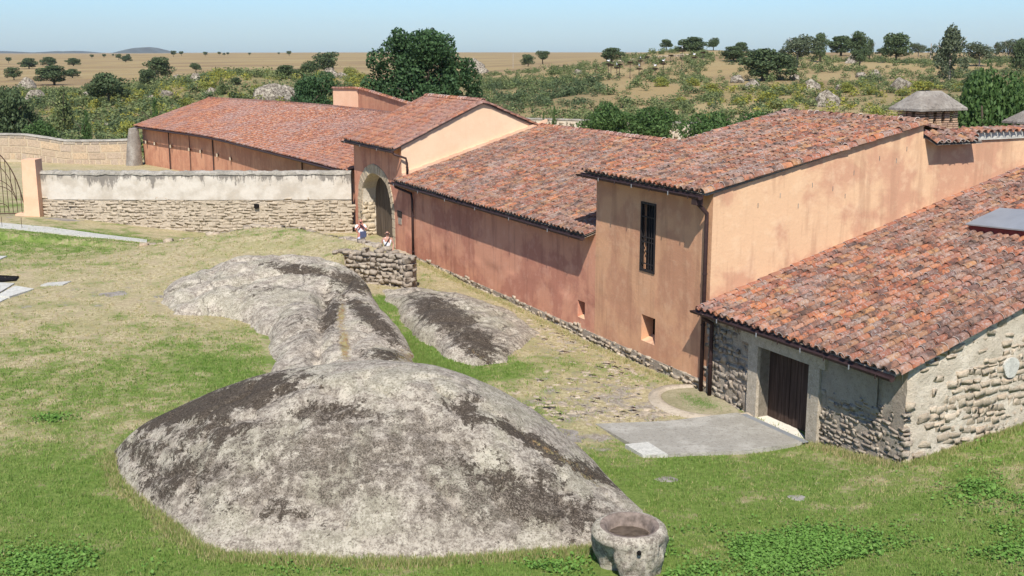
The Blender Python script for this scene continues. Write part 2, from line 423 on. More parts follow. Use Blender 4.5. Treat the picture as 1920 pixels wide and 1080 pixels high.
def leaf_mat(name, cols, trans=.22):
    t = NT(name)
    tint = t.math('FRACT', t.math('ADD', t.attr('tint').outputs['Fac'], t.math('MULTIPLY', t.rand(), .25)))
    k = len(cols) - 1
    c = t.ramp(tint, [(i / k, cc) for i, cc in enumerate(cols)])
    t.color(c); t.rough(.6); t.b.inputs['Specular IOR Level'].default_value = .2
    tr = t.n('ShaderNodeBsdfTranslucent'); t.l(c, tr.inputs[0])
    mx = t.n('ShaderNodeMixShader'); mx.inputs[0].default_value = trans
    t.l(t.b.outputs[0], mx.inputs[1]); t.l(tr.outputs[0], mx.inputs[2])
    t.l(mx.outputs[0], t.t.nodes['Material Output'].inputs[0]); return t.mat
M['leaf_oak'] = leaf_mat('holm_oak_leaves', [(.06, .088, .038), (.09, .125, .052), (.07, .10, .044), (.115, .15, .062), (.065, .092, .04)])
M['leaf_green'] = leaf_mat('green_leaves', [(.055, .105, .028), (.085, .15, .04), (.045, .088, .026), (.12, .19, .055), (.06, .112, .03)], .3)
M['leaf_elm'] = leaf_mat('elm_leaves', [(.036, .078, .028), (.055, .105, .036), (.030, .064, .026), (.072, .13, .045), (.036, .078, .028)], .25)
M['leaf_broom'] = leaf_mat('broom_foliage', [(.20, .24, .065), (.29, .30, .06), (.17, .21, .07), (.40, .35, .05), (.21, .25, .07)], .3)
M['leaf_grey'] = leaf_mat('grey_scrub', [(.12, .165, .055), (.175, .22, .075), (.095, .13, .05), (.25, .27, .11), (.14, .18, .065)], .3)
M['leaf_euca'] = leaf_mat('eucalyptus_leaves', [(.085, .11, .058), (.12, .145, .08), (.075, .095, .05), (.14, .16, .09), (.09, .11, .06)], .25)
M['straw'] = leaf_mat('dry_stalks', [(.42, .32, .15), (.50, .38, .19), (.34, .27, .13), (.55, .44, .22), (.42, .32, .15)], .3)
M['blade'] = leaf_mat('grass_blades', [(.14, .24, .042), (.19, .29, .06), (.27, .33, .09), (.38, .36, .15), (.46, .39, .19), (.54, .45, .25)], .35)
M['clover'] = leaf_mat('clover_leaves', [(.13, .26, .045), (.17, .31, .06), (.11, .22, .04), (.21, .34, .08)], .3)

# ------------------------------------------------------------------ terrain
def fp(a, b, z): p = P(a, b, 0); return (p[0], p[1], z)
Lp = [(-60, 30, 1), (-30, 10, .2), (-10, 12, 0), (-10, 22, 0), (-3, 19, 0), (0, 12, 0), (-14, 27, .05), (-20, 30, .2), (-25, 45, .55), (-32, 57, .9),
      (-18, 53, .66), (-22, 50, .6), (-13, 48, .8), (-13.9, 52.7, 1.22), (-12.2, 53.6, 1.45), (-10, 52.6, 1.55), (-7.1, 50, 1.42), (-5.4, 48.3, 1.30),
      (-4.3, 46.8, 1.25), (-7, 48, 1.25), (-9, 49, 1.1), (-14, 44, .45), (-13, 40, .3), (-10, 36, .1), (-8, 33, .05), (-4, 34, 0), (-2, 28, 0), (-6, 40, .2), (-6.5, 44.5, .45)]
Gp = [(-2, 28, 0), (-4, 34, 0), (0, 20, 0), (10, 18, .2), (20, 20, .6), (0, 30, -.15), (3, 28, -.42), (5, 27.3, -.40), (7, 27.6, -.42), (4, 29.5, -.42), (6.4, 29.0, -.46), (1, 36, -.25), (-2, 40, -.15), (-4.1, 45.5, 0), (-8, 45, .2),
      fp(0, -.3, 0), fp(1.5, -.3, -.22), fp(3, -.4, -.4), fp(5.5, -.4, -.4), fp(8, -.3, -.36), fp(14, -.3, -.36), fp(24, -.3, -.22), fp(33, -.3, -.08), fp(40.5, -.3, -.12),
      fp(-.4, 3.9, .43), fp(-.5, 8, .85), fp(-3, 4, .5), (25, 28, 1.3), fp(4, 6, 0), fp(20, 6, 0),
      (-26, 61, .9), (-21, 61, .40), (-17, 61, -.10), (-12, 60, -.25), (-8, 56, -.05), (-6, 50.5, 0), (-18, 54, .65), (-22, 56, .75), (-13, 57, -.15), (-33, 58, 1.0),
      (20, 60, 0), (0, 90, -.2), (-30, 100, -.3), (-50, 103, -.35), (-30, 80, -.1), (-20, 75, -.1), (-45, 70, .5), (0, 5, 0), (-40, 120, -.5), (40, 60, .5), (-15, 66, .0), (-26, 66, .3)]
tL = TPS([q[:2] for q in Lp], [q[2] for q in Lp]); tG = TPS([q[:2] for q in Gp], [q[2] for q in Gp])
POLYL = [(-80, -30), (-80, 56), (-33, 57.5), (-18, 53), (-13.9, 53.2), (-12.2, 54), (-10, 53), (-7.1, 50.4), (-5.4, 48.7), (-4.5, 47.2), (-4.5, 46.95), (-7.0, 48.1),
         (-7.2, 45), (-4.8, 38), (-2, 29), (0, 10), (0, -30)]
FAR = [(-2200, 130, 0), (-600, 130, 0), (0, 130, -.6), (200, 130, -.6), (400, 130, 0), (650, 130, 0), (900, 120, 0), (1200, 118, .5), (1500, 112, 1), (1900, 105, 1.5), (2600, 110, 2), (4200, 120, 2),
       (-600, 170, -1), (0, 165, -1.2), (200, 165, -.8), (400, 165, .8), (600, 165, 2.0), (900, 170, .6), (1200, 160, 1.8), (1500, 150, 2.4), (1900, 150, 2.8), (2600, 150, 3),
       (-600, 230, 0), (0, 230, 0), (150, 230, .3), (300, 225, 2.6), (390, 220, 5.0), (480, 230, 4.8), (600, 225, 4.4), (750, 230, 2.6), (900, 230, 1.5), (1150, 210, 3.3), (1300, 210, 4.0), (1500, 200, 4.5), (1700, 215, 4.9), (1900, 210, 5), (2600, 220, 5),
       (-600, 350, 0), (0, 350, .5), (300, 350, 1.2), (600, 350, 2.6), (900, 350, 2.5), (1100, 345, 5.8), (1250, 335, 9.3), (1400, 335, 9.0), (1550, 310, 7.2), (1700, 310, 6.9), (1900, 310, 7.5), (2600, 330, 7),
       (-600, 650, 1), (0, 650, 1.2), (300, 650, 2.8), (600, 650, 4), (950, 650, 4.7), (1250, 650, 8.4), (1600, 650, 8.8), (1900, 650, 9), (2600, 650, 8),
       (-600, 1500, 4), (0, 1500, 3.5), (300, 1500, 7.2), (700, 1500, 7.2), (1000, 1500, 7.6), (1400, 1500, 8.6), (1900, 1500, 8.6), (2600, 1500, 8),
       (-600, 5000, 2), (200, 5000, 2), (700, 5000, 6), (1200, 5000, 6), (1900, 5000, 6), (-2200, 600, 2), (4200, 600, 5), (-2200, 4000, 3), (4200, 4000, 5)]
def fcoord(px, d): return (math.atan((px - 960) / 2194.) * 3.0, math.log(d))
tF = TPS([fcoord(a, b) for a, b, c in FAR], [c for a, b, c in FAR], .002)
def terrain(x, y):
    x = np.atleast_1d(np.asarray(x, float)); y = np.atleast_1d(np.asarray(y, float))
    xc = np.clip(x, -90, 60); yc = np.clip(y, -20, 140)
    G = tG(xc, yc); L = tL(np.clip(x, -45, 30), np.clip(y, -10, 62))
    m = sstep(-.10, .10, poly_sd(x, y, POLYL))
    near = G * (1 - m) + L * m
    near = near + fbm(x, y, 3, 3, .35) * .04 + fbm(x, y, 8, 3, 2.2) * .012
    r = np.hypot(x, y); r = np.maximum(r, 1)
    az = np.clip(np.arctan2(x, np.maximum(y, 1e-3)), -1.0, 1.0)
    F = tF(az * 3.0, np.log(np.clip(r, 100, 6000)))
    lump = sstep(120, 170, r) * (1 - sstep(330, 520, r))
    F = F + lump * (fbm(x, y, 21, 4, .035) * 1.1 + fbm(x, y, 31, 4, .16) * .35)
    back = sstep(0, -60, y)
    w_ = sstep(100, 138, r) * (1 - back)
    side = sstep(60, 110, np.abs(x))
    w_ = np.maximum(w_, side * (1 - back))
    return near * (1 - w_) + F * w_
def tz(x, y): return float(terrain(x, y)[0])

def axis(lo, hi, fine_lo, fine_hi, st, g=1.09):
    a = list(np.arange(fine_lo, fine_hi + st / 2, st)); s_ = st
    while a[-1] < hi: s_ *= g; a.append(a[-1] + s_)
    s_ = st; pre = []
    c = fine_lo
    while c > lo: s_ *= g; c -= s_; pre.append(c)
    return np.array(pre[::-1] + a)
gx = axis(-7000, 7000, -27, 15, .17, 1.05)
gy = axis(-300, 9000, 17, 62, .19, 1.028)
GX, GY = np.meshgrid(gx, gy)
GZ = terrain(GX.ravel(), GY.ravel())
# cover: how green (0 dry straw .. 1 lush), how bare
SPL = [  # px, py, z, radius m, green, bare
 (100,1000,0,5,1,0),(60,900,0,3.5,.92,0),(250,960,0,3,.85,0),(100,830,0,3,.55,0),(300,700,0,2.6,.75,0),(420,690,0,2.2,.95,0),(200,760,0,3,.42,0),(60,760,.1,3,.45,0),(420,900,0,1.2,.35,0),
 (120,690,.1,3,.36,0),(250,620,.2,3,.22,0),(120,620,.3,3,.22,.1),(60,660,.2,3,.50,0),(330,600,.2,2,.15,.05),(430,650,.1,2,.45,0),(200,560,.3,3,.08,.3),(60,560,.4,3,.10,.3),(200,550,.4,1.6,.1,.7),(300,555,.4,1.5,.1,.5),
 (60,470,.6,4,.50,0),(130,460,.6,3,.75,0),(200,452,.6,2,.65,0),(30,450,.7,3,.70,0),(250,480,.7,3,.2,0),(150,500,.5,4,.12,0),(330,500,.8,3,.22,0),(400,470,1,3,.25,0),(500,460,1.1,3,.18,0),(600,470,1.2,3,.12,0),(680,475,1.2,2,.05,0),(300,520,.6,2,.35,0),
 (150,415,.8,3,.35,0),(40,410,.8,2,.1,.5),(350,425,.3,3,.4,0),(700,620,0,1.4,.95,0),(720,570,0,1.0,1,0),(830,690,0,2,1,0),(960,760,0,1.8,1,0),(870,720,0,1.5,1,0),(1010,690,-.2,1.8,.45,.2),
 (900,550,0,2,.12,.05),(830,510,0,2,.1,.05),(980,590,-.1,2,.1,.2),(1050,640,-.2,2,.15,.45),(1150,700,-.3,2,.25,.35),(1080,760,-.2,1.8,.12,.75),(1000,740,-.2,1.6,.2,.6),(1230,770,-.3,1.5,.15,.5),(1120,730,-.2,1.5,.3,.5),(940,700,0,1.2,.5,.1),
 (1080,820,-.2,1,.2,.8),(1130,880,0,1.8,.9,0),(1250,880,0,1,.5,.6),(1320,900,-.1,3,.85,0),(1400,860,-.2,2,.7,0),(1500,920,0,1.0,.2,.9),(1400,960,0,3,.85,0),(1550,1000,.1,4,.95,0),
 (1650,900,0,2,.35,.2),(1580,870,-.2,1.2,.15,.6),(1640,890,-.1,.8,.2,.5),(1500,870,-.3,.7,.3,.5),(1750,900,.1,3,.8,0),(1850,850,.3,3,.65,0),(1800,980,.2,4,.8,0),(1300,940,0,1.2,.35,.3),(1230,980,0,1.2,.25,.1),(1300,1040,0,3,.9,0),(900,1068,0,2,.8,0),(600,1068,0,2,.85,0),
 (420,440,.2,3,.12,0),(560,455,.0,3,.10,0),(300,430,.3,3,.15,0),(640,470,0,2,.1,0),(550,340,0,3,.3,0),(150,312,-.2,6,.35,0),(1600,1060,.1,4,1,0),(1900,1000,.4,4,.8,0),(1000,850,0,1.5,.8,0)]
SP = np.array([[*gz(a, b, z)[:2], r, g, ba] for a, b, z, r, g, ba in SPL])
ROCKRIM = [tuple(gz(*q)[:2]) for q in ((210, 852), (226, 905), (300, 970), (345, 1005), (405, 1038), (520, 1047), (640, 1053), (760, 1056), (880, 1050), (1000, 1036), (1100, 1028), (1165, 1008), (1204, 978))]; ROCKRIM += [(q[0] + .2, q[1] + 4.5) for q in ROCKRIM[::-1]]
def cover(x, y):
    r = np.hypot(x, y)
    sw = np.full(x.shape, .12); G = sw * .5; B = sw * .08
    for sx, sy, sr, sg, sb in SP:
        wt = np.exp(-((x - sx) ** 2 + (y - sy) ** 2) / (2 * (sr * .8) ** 2)) ; sw = sw + wt; G = G + wt * sg; B = B + wt * sb
    G = G / sw; B = B / sw
    nearw = 1 - sstep(70, 100, np.hypot(x, y - 0) * 1.0)
    rd = np.full(x.shape, 9.0)
    for (x0, y0), (x1, y1) in zip(ROCKRIM[:12], ROCKRIM[1:13]):
        tt = np.clip(((x - x0) * (x1 - x0) + (y - y0) * (y1 - y0)) / ((x1 - x0) ** 2 + (y1 - y0) ** 2), 0, 1); rd = np.minimum(rd, np.hypot(x - x0 - tt * (x1 - x0), y - y0 - tt * (y1 - y0)))
    rim = np.exp(-(rd / .22) ** 2); G = G * (1 - .75 * rim); B = B + .45 * rim
    # far: straw field with scrubby green zones
    px = 960 + 2194 * x / np.maximum(y, 1)
    scrub = sstep(105, 125, r) * (1 - sstep(230, 300, r)) * (1 - sstep(560, 700, px))
    scrub = np.maximum(scrub, .75 * sstep(140, 170, r) * (1 - sstep(190, 240, r)) * sstep(1250, 1400, px))
    scrub = np.maximum(scrub, .7 * sstep(150, 170, r) * (1 - sstep(260, 330, r)) * sstep(700, 880, px) * (1 - sstep(1080, 1200, px)))
    fg = scrub * (.45 + .35 * fbm(x, y, 51, 4, .06)) + .10 * fbm(x, y, 61, 4, .03)
    fg = np.clip(fg, 0, 1)
    G = G * nearw + fg * (1 - nearw); B = B * nearw + (.08 + .15 * fbm(x, y, 71, 3, .05)) * (1 - nearw)
    return np.clip(G + (.34 * fbm(x, y, 41, 4, .7) + .20 * fbm(x, y, 43, 3, 2.4)) * nearw, 0, 1), np.clip(B, 0, 1)
CG, CB = cover(GX.ravel(), GY.ravel())
def ground_mat():
    t = NT('ground_cover'); p = t.pos(); g = t.attr('green').outputs['Fac']; b = t.attr('bare').outputs['Fac']
    p2 = t.n('ShaderNodeVectorMath', operation='MULTIPLY'); t.l(p, p2.inputs[0]); p2.inputs[1].default_value = (1, 1, 0); p2 = p2.outputs[0]
    n1 = t.noise(p2, 1.1, 8, .68); n2 = t.noise(p2, 7, 7, .75); n3 = t.noise(p2, 28, 5, .75); nf = t.noise(p2, .02, 8, .6)
    gg = t.math('ADD', g, t.math('ADD', t.math('MULTIPLY', t.math('SUBTRACT', n1, .5), 2.4), t.math('MULTIPLY', t.math('SUBTRACT', n2, .5), 2.0)))
    gm = t.mr(gg, .22, .78)
    lush = t.mix(t.mr(n2, .38, .64), (.115, .175, .036), (.215, .275, .07))
    dry = t.mix(t.mr(n2, .42, .58), (.33, .265, .145), (.56, .47, .28))
    dry = t.mix(t.mr(n1, .42, .56, 0, .6), dry, (.42, .33, .21)); dry = t.mix(t.mr(t.noise(p2, .45, 6, .7), .47, .60, 0, .45), dry, (.30, .28, .12))
    r = t.n('ShaderNodeVectorMath', operation='LENGTH'); t.l(p2, r.inputs[0]); r = r.outputs['Value']
    field = t.mix(t.mr(nf, .42, .58), (.31, .225, .11), (.25, .175, .095))
    field = t.mix(t.mr(t.noise(t.scaled(p2, (.004, .03, 0)), 1.0, 5, .6), .45, .62, 0, .6), field, (.36, .28, .14))
    farm = t.mr(r, 110.0, 170.0)
    dry = t.mix(farm, dry, field)
    lush = t.mix(farm, lush, t.mix(n1, (.10, .125, .045), (.17, .185, .07)))
    c = t.mix(gm, dry, lush)
    soil = t.mix(t.mr(n2, .42, .58), (.26, .215, .165), (.42, .36, .29))
    bb = t.math('ADD', b, t.math('MULTIPLY', t.math('SUBTRACT', n1, .5), 2.4))
    c = t.mix(t.mr(bb, .42, .68), c, soil)
    c = t.mix(t.mr(n3, .50, .36, 0, .5), c, t.mix(.5, c, (.05, .05, .02)))
    t.color(c); t.rough(1.0); t.b.inputs['Specular IOR Level'].default_value = .05
    t.bump(t.math('ADD', n2, n3), .7, .05); return t.mat
M['ground'] = ground_mat()
nx, ny = len(gx), len(gy)
idx = np.arange(nx * ny).reshape(ny, nx)
F = np.stack([idx[:-1, :-1], idx[:-1, 1:], idx[1:, 1:], idx[1:, :-1]], -1).reshape(-1, 4)
me = mesh_np('ground', np.stack([GX.ravel(), GY.ravel(), GZ], 1), F, [M['ground']], smooth=True)
vert_attr(me, 'green', CG); vert_attr(me, 'bare', CB)
add('ground', me, kind='structure')

# far blue hills on the left skyline
def hills(name, pts, Y, depth, mat):
    mb = MB(); n = 160
    xs = [p_[0] for p_ in pts]; hs = [p_[1] for p_ in pts]
    n = 420; px = np.linspace(xs[0], xs[-1], n); py = np.interp(px, xs, hs)
    def fn(u_, v_):
        i = int(round(u_)); x = (px[i] - 960) / 2194 * Y
        top = CAMZ + (97 - py[i] - .9 * fbm(px[i] * .05, 3.3, 5, 4)) / 2194 * Y
        h = math.sin(math.pi * min(v_, 1)) ** 1.1
        return (x, Y + (v_ - .5) * depth, -15 + (top + 15) * h + 12 * float(fbm(x * .004, v_ * 5, 9, 3)) * h)
    mb.grid(fn, list(range(n)), list(np.linspace(0, 1, 12)))
    return mb.build(name, mat, None, True, kind='structure')
M['hill'] = simple('wooded_hill', (.07, .085, .075), .95, 0, .3, .01)
hills('distant_hills', [(-500, 96), (-300, 93), (-60, 95), (0, 95), (60, 98), (130, 96.5), (180, 100), (240, 99), (256, 97), (266, 92.5), (274, 89), (281, 91), (292, 96), (312, 99.5), (380, 101)], 6500, 1500, M['hill'])

# ------------------------------------------------------------------ roof tiles
def tile_template(n, L, r0, r1, th, inner=True, concave=False):
    """barrel tile along +y from 0 (lower end, radius r0) to L (upper end, radius r1)"""
    V = []; F = []; pale = []
    an = [math.pi * k / n for k in range(n + 1)]
    def ring(r, y, dz=0): return [(-math.cos(a) * r, y, (math.sin(a) * r * .92 if not concave else -math.sin(a) * r * .92) + dz) for a in an]
    o0 = ring(r0, 0); o1 = ring(r1, L); i0 = ring(r0 - th, 0); i1 = ring(r1 - th, L)
    V = o0 + i0 + o1 + i1; k = n + 1
    for j in range(n):
        F.append((j, j + 1, 2 * k + j + 1, 2 * k + j)); pale.append(0)
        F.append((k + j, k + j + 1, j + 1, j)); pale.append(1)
        if inner: F.append((3 * k + j, 3 * k + j + 1, k + j + 1, k + j)); pale.append(0)
    if concave: F = [f[::-1] for f in F]
    return np.array(V, float), np.array(F), np.array(pale)
def roof_tiles(parent, surf, s_max, t_rng, pitch=.28, expo=.36, nparts=300, mat='tile', seg=5, jitter=1.0, skip=None, near=True):
    """surf(s,t) -> world point of the roof deck; s along the eave, t (0..1 scale metres) up the slope"""
    ncol = int(round(s_max / pitch)); pitch = s_max / ncol
    items = []
    for c in range(ncol + 1):
        for kind in (0, 1):                        # 0 cover, 1 channel
            if kind == 1 and c == ncol: continue
            s_ = (c + .5 * kind) * pitch
            cj = rnd.uniform(-.012, .012) * jitter
            t = t_rng(s_)[0] + rnd.uniform(-.03, .02) - (0.03 if kind else 0)
            while t < t_rng(s_)[1] - .1:
                if not (skip and skip(s_, t)):
                    items.append((s_ + cj + rnd.uniform(-.010, .010) * jitter, t, kind))
                t += expo * rnd.uniform(.95, 1.05)
    cov = tile_template(seg, expo + .07, pitch * .40, pitch * .33, .020 if near else .016, near)
    cha = tile_template(max(3, seg - 1), expo + .07, pitch * .34, pitch * .42, .018, False, True)
    mats_ = []
    for s_, t, kind in items:
        p0 = surf(s_, t); p1 = surf(s_, t + .4); ps = surf(s_ + .1, t)
        y = p1 - p0; y /= np.linalg.norm(y); x = ps - p0; x -= y * (x @ y); x /= np.linalg.norm(x); z = np.cross(x, y)
        if z[2] < 0: x = -x; z = -z
        tilt = R(-2.2) + R(rnd.gauss(0, .9)) * jitter; ya = R(rnd.gauss(0, 1.6)) * jitter
        y2 = y * math.cos(tilt) + z * math.sin(tilt); z2 = np.cross(x, y2)
        x3 = x * math.cos(ya) + y2 * math.sin(ya); y3 = np.cross(z2, x3)
        off = (.045 if kind == 0 else .125) + .03 * float(fbm(s_ * .45 + t * .1, t * .35, 88, 3))
        mats_.append((x3, y3, z2, p0 + z * (off + rnd.uniform(-.006, .008) * jitter)))
    pos = np.array([m_[3] for m_ in mats_]); d = np.linalg.norm(pos - CAMO, axis=1)
    sx, sy, _ = project(pos)
    vis = (sx > -10) & (sx < 1930) & (sy > -10) & (sy < 1090)
    order = [i for i in np.argsort(d) if vis[i] and items[i][2] == 0][:nparts]
    chosen = set(order)
    if nparts:
        tm = []
        for p_ in (0, 1):
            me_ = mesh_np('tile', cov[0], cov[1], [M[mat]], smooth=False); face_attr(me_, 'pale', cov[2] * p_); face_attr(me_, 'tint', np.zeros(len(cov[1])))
            tm.append(me_)
        for i in order:
            x, y, z, p_ = mats_[i]
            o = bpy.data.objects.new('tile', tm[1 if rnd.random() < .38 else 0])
            COL.objects.link(o); o.parent = parent
            o.matrix_basis = Matrix(((x[0], y[0], z[0], p_[0]), (x[1], y[1], z[1], p_[1]), (x[2], y[2], z[2], p_[2]), (0, 0, 0, 1)))
    Vs = []; Fs = []; tint = []; pal = []; b = 0
    for i, (x, y, z, p_) in enumerate(mats_):
        if i in chosen: continue
        T = cov if items[i][2] == 0 else cha
        Vs.append(T[0] @ np.array([x, y, z]) + p_); Fs.append(T[1] + b); b += len(T[0])
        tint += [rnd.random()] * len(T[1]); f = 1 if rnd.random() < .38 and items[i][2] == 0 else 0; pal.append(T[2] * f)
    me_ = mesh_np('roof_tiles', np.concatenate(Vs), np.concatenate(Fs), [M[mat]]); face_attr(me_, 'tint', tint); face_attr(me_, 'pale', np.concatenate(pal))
    o = bpy.data.objects.new('tile_courses', me_); COL.objects.link(o); o.parent = parent; o['kind'] = 'stuff'
    return len(items)
def row_tiles(parent, pts, r=.12, mat='tile', step=.36, name='ridge_tile', pale=0.35, lift=0.0, maxn=300):
    """a line of cover tiles laid end to end along a polyline (verge or ridge)"""
    T = tile_template(5, step + .05, r, r * .84, .022, True)
    tm = []
    for p_ in (0, 1):
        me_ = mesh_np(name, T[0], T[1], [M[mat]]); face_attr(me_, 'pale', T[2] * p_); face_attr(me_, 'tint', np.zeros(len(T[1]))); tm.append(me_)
    pts = [np.array(p_, float) for p_ in pts]; k = 0
    for a, b in zip(pts[:-1], pts[1:]):
        L = np.linalg.norm(b - a); n = max(1, int(round(L / step))); y = (b - a) / L
        x = np.cross(y, ZZ); x /= np.linalg.norm(x); z = np.cross(x, y)
        for i in range(n):
            q = a + (b - a) * i / n + z * (lift + rnd.uniform(-.008, .01))
            yy = y + x * rnd.gauss(0, .03) + z * (-.05 + rnd.gauss(0, .015)); yy /= np.linalg.norm(yy); xx = np.cross(yy, z); xx /= np.linalg.norm(xx); zz = np.cross(xx, yy)
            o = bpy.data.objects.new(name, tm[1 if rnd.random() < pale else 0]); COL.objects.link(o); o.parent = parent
            if parent is not None and parent.name in WM: o.matrix_parent_inverse = WM[parent.name]
            o.matrix_basis = Matrix(((xx[0], yy[0], zz[0], q[0]), (xx[1], yy[1], zz[1], q[1]), (xx[2], yy[2], zz[2], q[2]), (0, 0, 0, 1))); k += 1

# ------------------------------------------------------------------ stones
def stone_templates(n=10, seed=5):
    r_ = random.Random(seed); out = []
    for _ in range(n):
        bm = bmesh.new(); bmesh.ops.create_cube(bm, size=1.0)
        bmesh.ops.bevel(bm, geom=bm.edges[:] , offset=.11, segments=1, affect='EDGES', profile=.6)
        for v_ in bm.verts:
            v_.co += Vector((r_.uniform(-.17, .17), r_.uniform(-.06, .06), r_.uniform(-.17, .17)))
        bmesh.ops.triangulate(bm, faces=bm.faces)
        V = np.array([v_.co[:] for v_ in bm.verts]); F = np.array([[v_.index for v_ in f.verts] for f in bm.faces]); bm.free()
        out.append((V, F))
    return out
bmesh_tmpl = stone_templates()
STM = {}
def stone_mesh(i, mat):
    k = (i, mat)
    if k not in STM:
        V, F = bmesh_tmpl[i]; me_ = mesh_np('stone', V, F, [M[mat]], smooth=False); face_attr(me_, 'tint', np.zeros(len(F))); STM[k] = me_
    return STM[k]
def rubble(parent, frame, s0, s1, z0f, z1f, course=(.16, .26), width=(.2, .5), depth=.22, mat='stone', gap=.02, nparts=300, prob=None, proud=.03, name='stone', seed=1, out=None):
    """lays irregular stones over a wall face. frame(s,z)->(point on face, outward normal, along vector)"""
    r_ = random.Random(seed); items = []
    zmin = min(z0f(s0), z0f(s1), z0f((s0 + s1) / 2)); z = zmin
    zmax = max(z1f(s0), z1f(s1), z1f((s0 + s1) / 2))
    while z < zmax:
        h = r_.uniform(*course); s_ = s0 - r_.uniform(0, .2)
        while s_ < s1:
            wd = r_.uniform(*width); c = s_ + wd / 2; zc = z + h / 2 + r_.uniform(-.25, .25) * h + .0
            if s0 - .05 <= c <= s1 + .05 and z0f(c) - h * .4 <= zc <= z1f(c) - h * .35 and (prob is None or r_.random() < prob(c, zc)):
                hh = h * r_.uniform(.75, 1.12)
                items.append((c, zc, wd * r_.uniform(.86, 1.02) - gap, hh - gap, r_.uniform(-.5, 1) * proud, r_.randrange(len(bmesh_tmpl)), r_.gauss(0, .08)))
            s_ += wd
        z += h
    data = []
    for c, zc, wd, hh, pr, ti, ro in items:
        p_, nrm, al = frame(c, zc)
        up = np.cross(nrm, al); up = up if up[2] > 0 else -up
        a2 = al * math.cos(ro) + up * math.sin(ro); u2 = up * math.cos(ro) - al * math.sin(ro)
        dp = depth
        data.append((a2 * wd, -nrm * dp, u2 * hh, p_ - nrm * (dp / 2 - pr), ti))
    if data:
        pos = np.array([d_[3] for d_ in data]); sx, sy, dd = project(pos)
        size = np.array([np.linalg.norm(d_[0]) * np.linalg.norm(d_[2]) for d_ in data]) / dd ** 2
        vis = (sx > -20) & (sx < 1940) & (sy > -20) & (sy < 1100)
        order = [i for i in np.argsort(-size) if vis[i]][:nparts]
    else: order = []
    ch = set(order)
    for i in order:
        x, y, z, p_, ti = data[i]
        o = bpy.data.objects.new(name, stone_mesh(ti, mat)); COL.objects.link(o); o.parent = parent
        if parent is not None and parent.name in WM: o.matrix_parent_inverse = WM[parent.name]
        o.matrix_basis = Matrix(((x[0], y[0], z[0], p_[0]), (x[1], y[1], z[1], p_[1]), (x[2], y[2], z[2], p_[2]), (0, 0, 0, 1)))
    Vs = []; Fs = []; tint = []; b = 0
    for i, (x, y, z, p_, ti) in enumerate(data):
        if i in ch: continue
        V, F = bmesh_tmpl[ti]; Vs.append(V @ np.array([x, y, z]) + p_); Fs.append(F + b); b += len(V); tint += [r_.random()] * len(F)
    if Vs:
        me_ = mesh_np('stones', np.concatenate(Vs), np.concatenate(Fs), [M[mat]]); face_attr(me_, 'tint', tint)
        o = bpy.data.objects.new('small_stones', me_); COL.objects.link(o); o.parent = parent; o['kind'] = 'stuff'
        if parent is not None and parent.name in WM: o.matrix_parent_inverse = WM[parent.name]
    return len(data)

def wall_face(mb, frame, ss, zs, holes=(), amp=.012, m=0, seed=0, depth=.3, amp2=.0):
    """one plaster face with rectangular holes and reveals; frame(s,z)->(p,n,al)"""
    ss = sorted(set([round(x, 4) for x in ss] + [h[0] for h in holes] + [h[1] for h in holes]))
    zs = sorted(set([round(x, 4) for x in zs] + [h[2] for h in holes] + [h[3] for h in holes]))
    def off(s_, z):
        edge = any(abs(s_ - h[0]) < 1e-3 or abs(s_ - h[1]) < 1e-3 or abs(z - h[2]) < 1e-3 or abs(z - h[3]) < 1e-3 for h in holes)
        return 0 if edge else float(fbm(s_, z, seed + 3, 3, .9)) * amp + (float(fbm(s_, z, seed + 9, 4, 4.5)) * amp2 if amp2 else 0)
    def fn(s_, z):
        p_, nrm, al = frame(s_, z); return p_ + nrm * off(s_, z)
    mb.grid(fn, ss, zs, m, skip=lambda s_, z: any(h[0] < s_ < h[1] and h[2] < z < h[3] for h in holes))
    for h in holes:
        dp = h[4] if len(h) > 4 else depth
        def q(s_, z, d_): p_, nrm, al = frame(s_, z); return p_ - nrm * d_
        a, b, c, d = h[:4]
        mb.face([q(a, c, 0), q(a, c, dp), q(a, d, dp), q(a, d, 0)], m)
        mb.face([q(b, c, 0), q(b, d, 0), q(b, d, dp), q(b, c, dp)], m)
        mb.face([q(a, c, 0), q(b, c, 0), q(b, c, dp), q(a, c, dp)], m)
        mb.face([q(a, d, 0), q(a, d, dp), q(b, d, dp), q(b, d, 0)], m)
def ffront(b=0.0):
    return lambda s_, z: (P(s_, b, z), -VV, UU)
def fside(a):
    return lambda s_, z: (P(a, s_, z), -UU, VV)
rg = lambda a, b, st: list(np.linspace(a, b, max(2, int(round((b - a) / st)) + 1)))

